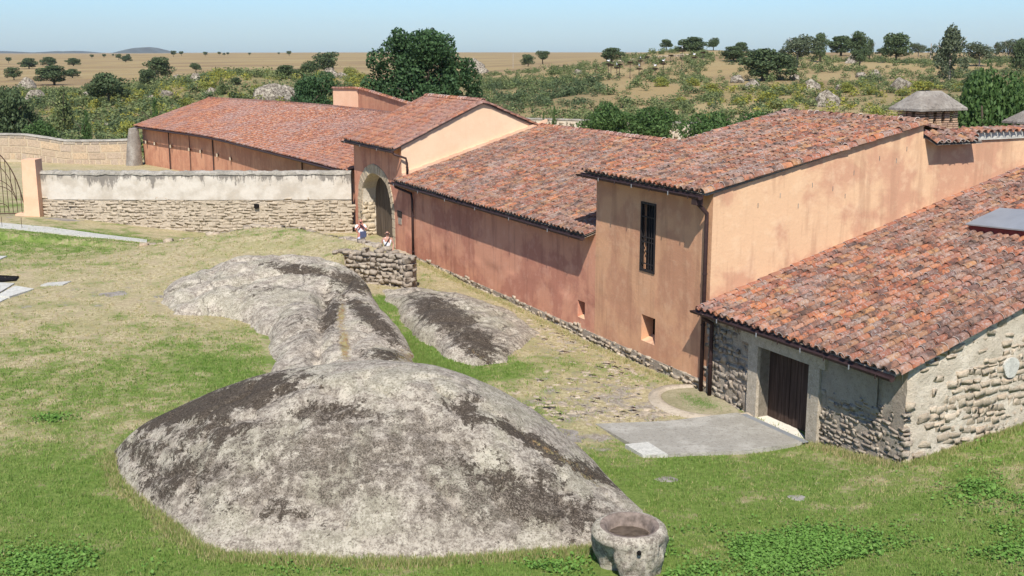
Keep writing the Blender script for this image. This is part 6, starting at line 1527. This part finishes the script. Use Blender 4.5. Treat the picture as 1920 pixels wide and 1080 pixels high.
for i, (px, d_, ty, wp, lb) in enumerate(BO):
    d_ = foot_dist(px, ty + .62 * wp, d_) if d_ > 125 else d_
    x = (px - 960) / 2194 * d_; zg = tz(x, d_); h = max(.5, CAMZ + (97 - ty) / 2194 * d_ - zg); wd = wp / 2194 * d_
    if h > wd * .8: zg += h - wd * .7; h = wd * .7; zg = min(zg, tz(x, d_) + .0)
    o = add('boulder', BL[i % 4], label=lb, cat='boulder', group='boulders across the countryside'); o.location = (x, d_, zg - .15 * h); o.scale = (wd, wd * .8, h * 1.35); o.rotation_euler = (0, rnd.uniform(-.1, .1), rnd.uniform(-.4, .4))
    if 'tilted' in lb or 'leaning' in lb: o.rotation_euler = (0, -.35, .2)

# field walls across the scrub
def drywall(pts, label, H_=1.0, seed=1):
    w3 = [np.array([(px - 960) / 2194 * d_, d_]) for px, d_ in pts]; t = thing('field_wall', label, 'wall', (*w3[0], tz(*w3[0])))
    for i, (a, b) in enumerate(zip(w3[:-1], w3[1:])):
        L = np.linalg.norm(b - a); al_ = np.array([*((b - a) / L), 0]); no_ = np.array([al_[1], -al_[0], 0])
        if no_[1] > 0: no_ = -no_
        g0, g1 = tz(*a), tz(*b)
        rubble(t, lambda s_, z: (np.array([a[0] + al_[0] * s_, a[1] + al_[1] * s_, z + g0 + (g1 - g0) * s_ / L]), no_, al_), 0, L, lambda s_: 0, lambda s_: H_, (.28, .42), (.4, .9), .5, 'stone', .0, 0, None, .1, seed=seed + i)
drywall([(165, 118), (200, 119), (240, 117)], 'broken field wall just beyond the ashlar wall', .9, 61)
drywall([(1150, 300), (1200, 300), (1290, 290)], 'thin field wall across the dry slope behind the nest posts', .8, 71)

# stork nest posts
POSTS = [(1118, 120, 146), (1141, 121, 146), (1146, 123, 148), (1162, 122, 147), (1182, 118, 146), (1199, 130, 145), (1201, 119, 126), (1214, 109, 118), (1229, 130, 148), (1244, 121, 140), (1258, 105, 116), (1279, 97, 134), (1302, 110, 119), (1157, 128, 148), (1318, 100, 118)]
def post_mesh(h):
    mb = MB(); mb.tube([(0, 0, -.3), (0, 0, h)], .07, 6); return mb.mesh('pole', [M['bark']])
def nest_mesh():
    mb = MB(); r3 = random.Random(4)
    mb.grid(lambda u_, v_: (math.cos(u_) * (.3 + .35 * v_), math.sin(u_) * (.3 + .35 * v_), .32 * v_), list(np.linspace(0, 6.283, 11)), [0, .5, 1]); mb.grid(lambda u_, v_: (math.cos(u_) * .65 * v_, math.sin(u_) * .65 * v_, .25 + .07 * v_), list(np.linspace(0, 6.283, 11)), [0.01, 1])
    for i in range(26):
        a = r3.uniform(0, 6.28); p_ = Vector((math.cos(a) * .5, math.sin(a) * .5, r3.uniform(0, .34))); d_ = Vector((r3.uniform(-1, 1), r3.uniform(-1, 1), r3.uniform(-.2, .3))) * .4; mb.tube([tuple(p_ - d_), tuple(p_ + d_)], .02, 3)
    return mb.mesh('nest', [M['twig']])
NM = nest_mesh()
def stork_mesh():
    bm = bmesh.new()
    bmesh.ops.create_uvsphere(bm, u_segments=12, v_segments=8, radius=.5, matrix=Matrix.Translation((0, 0, .75)) @ Matrix.Rotation(.25, 4, 'Y') @ Matrix.Diagonal((.85, .34, .36, 1)))
    me_ = bpy.data.meshes.new('body'); bm.to_mesh(me_); bm.free(); me_.materials.append(M['white_cloth']); return me_
SB = stork_mesh()
mb = MB(); mb.tube([(.30, 0, .82), (.40, 0, 1.0), (.38, 0, 1.18), (.42, 0, 1.26)], [.09, .06, .045, .05], 6); SN = mb.mesh('neck', [M['white_cloth']], True)
mb = MB(); mb.tube([(.44, 0, 1.26), (.68, 0, 1.20)], [.025, .006], 5); SK = mb.mesh('beak', [M['skin_red']])
mb = MB(); mb.tube([(0, 0, .62), (.02, 0, .35), (0, 0, 0)], .016, 5); SLg = mb.mesh('leg', [M['skin_red']])
mb = MB(); mb.tube([(-.02, 0, .80), (-.45, 0, .62), (-.62, 0, .55)], [.13, .11, .03], 6); SW = mb.mesh('tail', [M['black']], True)
POSTS.sort()
for i, (px, ty, by) in enumerate(POSTS):
    on_ = ORD[i] + ('' if i == 0 else ' from the left')
    # stand the post where its foot meets the slope
    d_ = min(np.arange(150, 335, 1.0), key=lambda q: abs(project(np.array([(px - 960) / 2194 * q, q, tz((px - 960) / 2194 * q, q)]))[1] - by))
    x = (px - 960) / 2194 * d_; zg = tz(x, d_); h = max(1.2, CAMZ + (97 - ty) / 2194 * d_ - zg)
    pos_ = 'tallest' if i == 11 else ''
    t = thing('nest_post', 'wooden stork nest post on the hillside, ' + on_, 'post', (x, d_, zg), 'stork nest posts on the hillside')
    o = add('pole', post_mesh(h)); o.parent = t
    if i not in (0, 3 if 0 else 99): o = add('nest', NM); o.parent = t; o.location = (0, 0, h)
    if i in (1, 3, 6, 7, 9, 10, 12, 13):
        s_ = thing('stork', 'white stork standing on the nest post ' + on_, 'bird', (x, d_, zg + h + .28), 'storks on the nest posts')
        s_.rotation_euler = (0, 0, rnd.uniform(0, 6.28)); s_.scale = (.75, .75, .75)
        for nm, me_ in (('body', SB), ('neck', SN), ('beak', SK), ('tail', SW)): o = add(nm, me_); o.parent = s_
        for sy in (-.08, .08): o = add('leg', SLg); o.parent = s_; o.location = (0, sy, 0)
# utility pole specks
for px, d_, ty in ((962, 420, 100), (1745, 320, 82)):
    x = (px - 960) / 2194 * d_; zg = tz(x, d_); mb = MB(); mb.tube([(x, d_, zg - .5), (x, d_, CAMZ + (97 - ty) / 2194 * d_)], .12, 6); mb.build('field_pole', M['barkpale'], None, label='thin pale pole on the dry field ' + ('right of the big tree' if px < 1000 else 'left of the eucalyptus'), cat='pole')

# ------------------------------------------------------------------ grass, clover, dry stalks
def blades(name, n, region, hmin, hmax, mat, seed, maskfn, width=.012, lean=.5, tintfn=None):
    r_ = np.random.default_rng(seed); x = r_.uniform(region[0], region[1], n); y = 1 / r_.uniform(1 / region[3], 1 / region[2], n)
    x = x * y / region[3] if region[4] else x
    k = maskfn(x, y, r_); x, y = x[k], y[k]
    x = np.repeat(x, 4); y = np.repeat(y, 4); m = len(x); x = x + r_.normal(size=m) * .05; y = y + r_.normal(size=m) * .05
    z = terrain(x, y); a = r_.uniform(0, 6.28, m); l_ = r_.uniform(0, lean, m); h = r_.uniform(hmin, hmax, m); b = r_.uniform(0, 6.28, m)
    wdt = width * r_.uniform(.7, 1.5, m) * (y / 22) ** .5
    bx, by = np.cos(a) * wdt, np.sin(a) * wdt
    tx, ty = x + np.cos(b) * h * l_, y + np.sin(b) * h * l_
    V = np.stack([np.stack([x - bx, y - by, z - .01], -1), np.stack([x + bx, y + by, z - .01], -1), np.stack([tx, ty, z + h * np.sqrt(np.clip(1 - l_ ** 2 * .5, .2, 1))], -1)], 1).reshape(-1, 3)
    me_ = mesh_np(name, V, np.arange(3 * m).reshape(m, 3), [M[mat]]); g, _ = cover(x, y)
    tt = tintfn(g, r_, m) if tintfn else r_.random(m); face_attr(me_, 'tint', np.clip(tt, 0.005, .99)); return add(name, me_, kind='stuff')
rockp = [(q[0], q[1]) for q in Fc[::8]] + [(q[0] + .3, q[1] + 1.6) for q in Rc[::-8]]
BLD = [P(-.0, 0, 0)[:2], P(-.0, 20, 0)[:2], P(45, 20, 0)[:2], P(45, 0, 0)[:2]]
APR = [(q[0], q[1]) for q in apr]
OUT2 = [(-13.3, 44.3), (-12.2, 41), (-9, 40), (-8.2, 36.5), (-7.4, 33.4), (-3.1, 33), (-3.8, 38), (-5, 43), (-6.6, 45.6), (-9, 47.2), (-12.8, 45.8)]
OUT3 = [(-5.0, 45.5), (-3.6, 40.6), (-2, 36.4), (-1.2, 35.2), (.6, 39.7), (-.2, 42), (-3.2, 45.8)]
def gmask(x, y, r_):
    g, b = cover(x, y); p_ = np.clip(g * 1.3 + .12, 0, 1) * (1 - np.clip(b * 1.5, 0, .95))
    ok = r_.random(len(x)) < p_
    ok &= r_.random(len(x)) < sstep(11.0, 17.5, y) * (1 - sstep(15, 24, np.abs(x) - np.maximum(0, (y - 30) * .3)))
    for pl_ in (rockp, BLD, APR, OUT2, OUT3): ok &= poly_sd(x, y, pl_) < -.02
    ok &= np.hypot(x - bc[0], y - bc[1]) > .66
    ok &= poly_sd(x, y, [(q[0], q[1]) for q in kc]) < -.35
    return ok
def gt(g, r_, m): return (1 - np.clip(g * 1.15 + np.repeat(r_.normal(size=m // 4), 4) * .22 + r_.normal(size=m) * .10, 0, 1)) * .95
blades('lawn_grass', 230000, (-24, 24, 11, 30, 0), .03, .085, 'blade', 5, gmask, .011, .8, gt)
blades('lawn_grass_far', 70000, (-30, 12, 30, 58, 0), .03, .08, 'blade', 6, gmask, .014, .8, gt)
blades('tall_tufts', 9000, (-22, 22, 12, 34, 0), .08, .17, 'blade', 15, gmask, .010, .9, gt)
# broad-leaved clover patches
def clover(n, seed):
    r_ = np.random.default_rng(seed); cs = [(1400, 1040, 2.6, 1.0), (1300, 1060, 1.6, .8), (1600, 1070, 2.0, .8), (1880, 930, 1.2, 1.2), (1830, 860, .7, .5), (1000, 1065, .7, .3), (590, 1070, .8, .3), (1490, 1010, 1.5, .8), (1900, 1040, 1.2, .8), (1760, 870, .5, .4), (100, 790, .5, .3), (70, 1060, 1.5, .7)]
    xs = []; ys = []
    for px, py, sx, sy in cs:
        c = gz(px, py); k = int(n * sx * sy / 10); xs.append(c[0] + r_.normal(size=k) * sx * .6); ys.append(c[1] + r_.normal(size=k) * sy * .6)
    x = np.concatenate(xs); y = np.concatenate(ys); ok = (fbm(x, y, 66, 3, .8) + r_.normal(size=len(x)) * .12 > -.02) & (poly_sd(x, y, BLD) < -.05) & (poly_sd(x, y, rockp) < -.02) & (np.hypot(x - bc[0], y - bc[1]) > .7); x, y = x[ok], y[ok]
    m = len(x); z = terrain(x, y) + r_.uniform(.02, .11, m); s_ = r_.uniform(.018, .045, m)
    nn = r_.normal(size=(m, 3)) * .45 + np.array([0, 0, 1]); nn /= np.linalg.norm(nn, axis=1)[:, None]; t = np.cross(nn, r_.normal(size=(m, 3))); t /= np.linalg.norm(t, axis=1)[:, None]; b = np.cross(nn, t); c = np.stack([x, y, z], 1)
    V = np.stack([c - t * s_[:, None], c + b * s_[:, None] * .8, c + t * s_[:, None], c - b * s_[:, None] * .8], 1).reshape(-1, 3)
    me_ = mesh_np('clover', V, np.arange(4 * m).reshape(m, 4), [M['clover']]); face_attr(me_, 'tint', r_.random(m)); add('clover', me_, kind='stuff')
clover(30000, 9)
# tufts hugging the stones
def edge_tufts(pts, n, seed, name, mat='blade', h=(.05, .16), lo=.0, hi=.6, spread=.12):
    r_ = np.random.default_rng(seed); pts = np.array(pts); i = r_.integers(0, len(pts) - 1, n); f_ = r_.random(n)[:, None]; c = pts[i] * (1 - f_) + pts[i + 1] * f_
    x = c[:, 0] + r_.normal(size=n) * spread; y = c[:, 1] + r_.normal(size=n) * spread; x = np.repeat(x, 5); y = np.repeat(y, 5); m = len(x); x += r_.normal(size=m) * .03; y += r_.normal(size=m) * .03
    z = terrain(x, y); a = r_.uniform(0, 6.28, m); b = r_.uniform(0, 6.28, m); hh = r_.uniform(*h, m); wd = .011
    V = np.stack([np.stack([x - np.cos(a) * wd, y - np.sin(a) * wd, z - .01], -1), np.stack([x + np.cos(a) * wd, y + np.sin(a) * wd, z - .01], -1), np.stack([x + np.cos(b) * hh * .4, y + np.sin(b) * hh * .4, z + hh], -1)], 1).reshape(-1, 3)
    me_ = mesh_np(name, V, np.arange(3 * m).reshape(m, 3), [M[mat]]); face_attr(me_, 'tint', r_.uniform(lo, hi, m)); add(name, me_, kind='stuff')
edge_tufts([q[:2] - np.array([0, .06]) for q in Fc], 4200, 1, 'boulder_edge_grass', lo=.1, hi=.9)
edge_tufts([P(-.12, s_, 0)[:2] for s_ in np.linspace(-.1, 6, 20)], 900, 2, 'wall_foot_grass', lo=.1, hi=.8, h=(.04, .14))
edge_tufts([P(s_, -.25, 0)[:2] for s_ in np.linspace(-.1, 2.8, 20)], 500, 3, 'corner_foot_grass', lo=.4, hi=.99)
edge_tufts([P(s_, -.35, 0)[:2] for s_ in np.linspace(8.6, 32, 60)], 1500, 4, 'plinth_foot_grass', lo=.5, hi=.99, h=(.03, .10))
edge_tufts([P(7.8, -.7, 0)[:2], P(7.0, -.9, 0)[:2], P(6.6, -.6, 0)[:2], P(7.4, -.5, 0)[:2]], 700, 5, 'kerb_bed_weeds', mat='clover', spread=.2, h=(.02, .08))
edge_tufts([(-3.9, 38.5), (-3.0, 35.8), (-2.4, 34), (-1.3, 33)], 2500, 6, 'gully_grass', lo=.0, hi=.4, spread=.35, h=(.05, .12))

# loose cobbles on the path by the facade
def cobbles(n, seed):
    r_ = random.Random(seed); Vs = []; Fs = []; T = []; b = 0
    for i in range(n):
        px, py = r_.choice([(1080, 640, 40, 14), (1120, 740, 90, 26), (1010, 620, 50, 14), (1040, 760, 60, 16), (1200, 770, 60, 14), (1160, 690, 60, 20), (860, 520, 60, 14)][:], ) [:2] if 0 else (0, 0)
        c_ = r_.choice([(1080, 640, 50, 16), (1120, 735, 90, 24), (1010, 618, 50, 12), (1050, 765, 55, 14), (1200, 768, 60, 12), (1160, 690, 60, 20)])
        q = gz(c_[0] + r_.gauss(0, 1) * c_[2] * .8, c_[1] + r_.gauss(0, 1) * c_[3] * .8, -.25); x, y = q[0], q[1]
        if (np.array([x, y]) - C0[:2]) @ VV[:2] > -.35 or poly_sd(np.array([x]), np.array([y]), APR)[0] > -.1: continue
        V, F = bmesh_tmpl[r_.randrange(10)]; s_ = r_.uniform(.10, .26); a = r_.uniform(0, 6.28); m = np.array([[math.cos(a) * s_ * 1.2, math.sin(a) * s_ * 1.2, 0], [-math.sin(a) * s_, math.cos(a) * s_, 0], [0, 0, .09]])
        Vs.append(V @ m + np.array([x, y, tz(x, y) - .040])); Fs.append(F + b); b += len(V); T += [r_.random()] * len(F)
    me_ = mesh_np('path_cobbles', np.concatenate(Vs), np.concatenate(Fs), [M['stone']]); face_attr(me_, 'tint', T); add('path_cobbles', me_, kind='stuff')
cobbles(420, 5)
for px, py, lb in ((490, 432, 'thin dark post stump on the terrace edge'),):
    c = gz(px, py, 1.1); mb = MB(); mb.tube([(c[0], c[1], tz(c[0], c[1]) - .1), (c[0], c[1], tz(c[0], c[1]) + .35)], .03, 6); mb.build('post_stump', M['slab'], None, label=lb, cat='post')
for i, px in enumerate((5, 42)):
    c = gz(px, 437, .72); mb = MB(); mb.tube([(c[0], c[1], tz(c[0], c[1]) - .1), (c[0], c[1], tz(c[0], c[1]) + .55)], .012, 6); mb.build('path_stake', M['rust'], None, label=('leftmost' if i == 0 else 'right') + ' thin metal stake by the pale footpath', cat='stake')

# ------------------------------------------------------------------ people
def skin_mesh(name, verts, edges, radii, mat, sub=1, root=0):
    me_ = bpy.data.meshes.new(name); me_.from_pydata(verts, edges, []); me_.update(); o = bpy.data.objects.new(name, me_); COL.objects.link(o)
    md = o.modifiers.new('skin', 'SKIN'); sv = me_.skin_vertices[0].data if me_.skin_vertices else None
    if sv is None:
        bm = bmesh.new(); bm.from_mesh(me_); bm.verts.layers.skin.verify(); bm.to_mesh(me_); bm.free(); sv = me_.skin_vertices[0].data
    for i, r_ in enumerate(radii):
        rr_ = r_ if hasattr(r_, '__len__') else (r_, r_); sv[i].radius = rr_; sv[i].use_root = (i == root)
    ms = o.modifiers.new('sub', 'SUBSURF'); ms.levels = sub; ms.render_levels = sub
    bpy.context.view_layer.update(); dg = bpy.context.evaluated_depsgraph_get(); ev = bpy.data.meshes.new_from_object(o.evaluated_get(dg))
    bpy.data.objects.remove(o); ev.materials.clear(); ev.materials.append(M[mat])
    for p_ in ev.polygons: p_.use_smooth = True
    ev.name = name; return ev
def person(loc, face, label, top, bottom, sleeves, camera_pose, bag, skin, hair):
    t = thing('person', label, 'person', loc); t.rotation_euler = (0, 0, face)      # faces -Y when face = 0
    V = []; Ed = []; Rr = []
    def v_(p_, r_, par=None):
        V.append(p_); Rr.append(r_); i = len(V) - 1
        if par is not None: Ed.append((par, i))
        return i
    pel = v_((0, 0, .95), (.15, .11)); ab = v_((0, 0, 1.12), (.135, .10), pel); ch_ = v_((0, .01, 1.32), (.16, .11), ab); nk = v_((0, .02, 1.48), (.06, .06), ch_); hd0 = v_((0, .0, 1.56), (.075, .085), nk); hd1 = v_((0, -.015, 1.65), (.085, .10), hd0); hd2 = v_((0, 0, 1.71), (.06, .07), hd1)
    hands = []
    for s_ in (-1, 1):
        hp = v_((s_ * .10, 0, .88), .095, pel); kn = v_((s_ * .12, -.04 if s_ < 0 else .03, .50), .06, hp); an_ = v_((s_ * .12, .02 if s_ < 0 else .08, .10), .042, kn); ft = v_((s_ * .14, -.14 if s_ < 0 else -.06, .04), .04, an_)
        sh_ = v_((s_ * .19, .01, 1.40), .062, ch_)
        if camera_pose: el = v_((s_ * .27, -.12, 1.20), .045, sh_); wr = v_((s_ * .09, -.27, 1.45), .032, el); dirh = Vector((-s_ * .2, -.1, 1)).normalized()
        else: el = v_((s_ * .27, .03, 1.13), .045, sh_); wr = v_((s_ * .24, -.12, .90), .032, el); dirh = Vector((0, -.35, -1)).normalized()
        pm = Vector(V[wr]) + dirh * .06; pi_ = v_(tuple(pm), .032, wr); hands.append(pi_)
        sd_ = Vector((0, 1, 0)) if not camera_pose else Vector((1, 0, 0)); sd_ = (sd_ - dirh * sd_.dot(dirh)).normalized()
        for k, ln in enumerate((.065, .078, .072, .055)):
            b0 = pm + sd_ * (k - 1.5) * .018 + dirh * .02; f0 = v_(tuple(b0 + dirh * ln * .5), .009, pi_); v_(tuple(b0 + dirh * ln + Vector((-s_ * .02, 0, 0))), .008, f0)
        f0 = v_(tuple(pm - sd_ * .04), .010, pi_); v_(tuple(pm - sd_ * .055 + dirh * .03), .009, f0)
    b = add('body', skin_mesh('body', V, Ed, Rr, skin)); b.parent = t
    # head details
    mb = MB(); mb.tube([(0, -.10, 1.635), (0, -.135, 1.605), (0, -.105, 1.598)], [.012, .017, .012], 6); o = mb.build('nose', M[skin]); o.parent = t
    for s_ in (-1, 1):
        mb = MB(); mb.tube([(s_ * .088, .01, 1.60), (s_ * .100, .015, 1.64)], .018, 6); o = mb.build('ear', M[skin]); o.parent = t
    hv = [(0, .02, 1.62), (0, .015, 1.68), (0, .01, 1.725)]; o = add('hair', skin_mesh('hair', hv, [(0, 1), (1, 2)], [(.088, .10) if hair > .5 else (.07, .09), (.090, .095) if hair > .5 else (.075, .085), (.05, .05)], 'hair')); o.parent = t
    if hair <= .5: o.location = (0, .035, -.02)
    # garments as slightly larger shells
    tv = [(0, 0, .93), (0, 0, 1.12), (0, .01, 1.32), (0, .02, 1.43)]; te = [(0, 1), (1, 2), (2, 3)]; tr_ = [(.165, .125), (.155, .12), (.178, .128), (.10, .09)]
    for s_ in (-1, 1):
        i0 = len(tv); tv.append((s_ * .19, .01, 1.395)); te.append((2, i0)); tr_.append(.075)
        if sleeves:
            tv.append(((s_ * .245, -.07, 1.27) if camera_pose else (s_ * .245, .02, 1.24))); te.append((i0, i0 + 1)); tr_.append(.072)
    o = add('shirt', skin_mesh('shirt', tv, te, tr_, top)); o.parent = t
    tv = [(0, 0, .97), (0, 0, .90)]; te = [(0, 1)]; tr_ = [(.165, .125), (.14, .12)]
    for s_ in (-1, 1):
        i0 = len(tv); tv += [(s_ * .105, 0, .84), (s_ * .12, -.03 if s_ < 0 else .02, .55)]; te += [(1, i0), (i0, i0 + 1)]; tr_ += [.112, .09]
    o = add('shorts', skin_mesh('shorts', tv, te, tr_, bottom)); o.parent = t
    for s_ in (-1, 1):
        mb = MB(); y0 = -.02 if s_ < 0 else .04; mb.box((s_ * .13 - .05, y0 - .18, -.0), (s_ * .13 + .05, y0 + .09, .075)); o = mb.build('shoe', M['black']); o.parent = t
    if camera_pose:
        c = thing('camera', 'small dark camera held up to the face by the person beside the arch', 'camera', (0, 0, 0)); c.location = Vector(loc) + Matrix.Rotation(face, 3, 'Z') @ Vector((0, -.24, 1.58)); c.rotation_euler = (0, 0, face)
        mb = MB(); mb.box((-.065, -.03, -.04), (.065, .03, .04)); o = mb.build('camera_body', M['black']); o.parent = c
        mb = MB(); mb.tube([(0, -.03, 0), (0, -.09, 0)], .03, 10); o = mb.build('lens', M['black']); o.parent = c
        bg = thing('shoulder_bag', 'dark navy bag hanging at the hip of the person with the camera', 'bag', (0, 0, 0)); bg.location = Vector(loc) + Matrix.Rotation(face, 3, 'Z') @ Vector((.10, -.20, .98)); bg.rotation_euler = (0, 0, face)
        mb = MB(); mb.box((-.15, -.06, -.12), (.15, .06, .16)); o = mb.build('bag_body', M['navy']); o.parent = bg
        mb = MB(); mb.tube([(.10, 0, .16), (.02, -.01, .36), (-.16, .14, .52)], .018, 5); o = mb.build('strap', M['navy']); o.parent = bg
    else:
        mb = MB(); mb.box((-.075, -.125, 1.625), (.075, -.095, 1.662)); o = mb.build('sunglasses', M['black']); o.parent = t
        mb = MB(); mb.tube([(.13, -.02, 1.475), (.06, -.135, 1.36), (-.08, -.15, 1.14), (-.17, -.10, .98)], .018, 6); o = mb.build('bag_strap', M['black']); o.parent = t
    return t
def pxy(px, d_): x = (px - 960) / 2150 * d_ * 1.0; return x, d_
x, y = gz(676, 408, 1.76)[:2]; person((x, y, tz(x, y)), .15, 'person in white shirt and pale shorts raising a camera beside the arch', 'white_cloth', 'blue_cloth', True, True, True, 'skin_red', .3)
x, y = gz(726, 434, 1.70)[:2]; person((x, y, tz(x, y)), .05, 'person in white sleeveless top with diagonal strap and sunglasses below the arch', 'white_cloth', 'navy', False, False, False, 'skin', 1)

# ------------------------------------------------------------------ air
def haze():
    mb = MB(); top = 230.0
    mb.box((-7400, -320, -30), (7400, 9300, top))
    mat = bpy.data.materials.new('haze'); mat.use_nodes = True; t = mat.node_tree; t.nodes.remove(t.nodes['Principled BSDF'])
    v_ = t.nodes.new('ShaderNodeVolumePrincipled'); v_.inputs['Color'].default_value = (.80, .88, 1, 1); v_.inputs['Density'].default_value = HAZE; v_.inputs['Anisotropy'].default_value = .2
    t.links.new(v_.outputs[0], t.nodes['Material Output'].inputs['Volume'])
    mb.build('haze', mat, None, kind='stuff')
HAZE = 0.00005
haze()
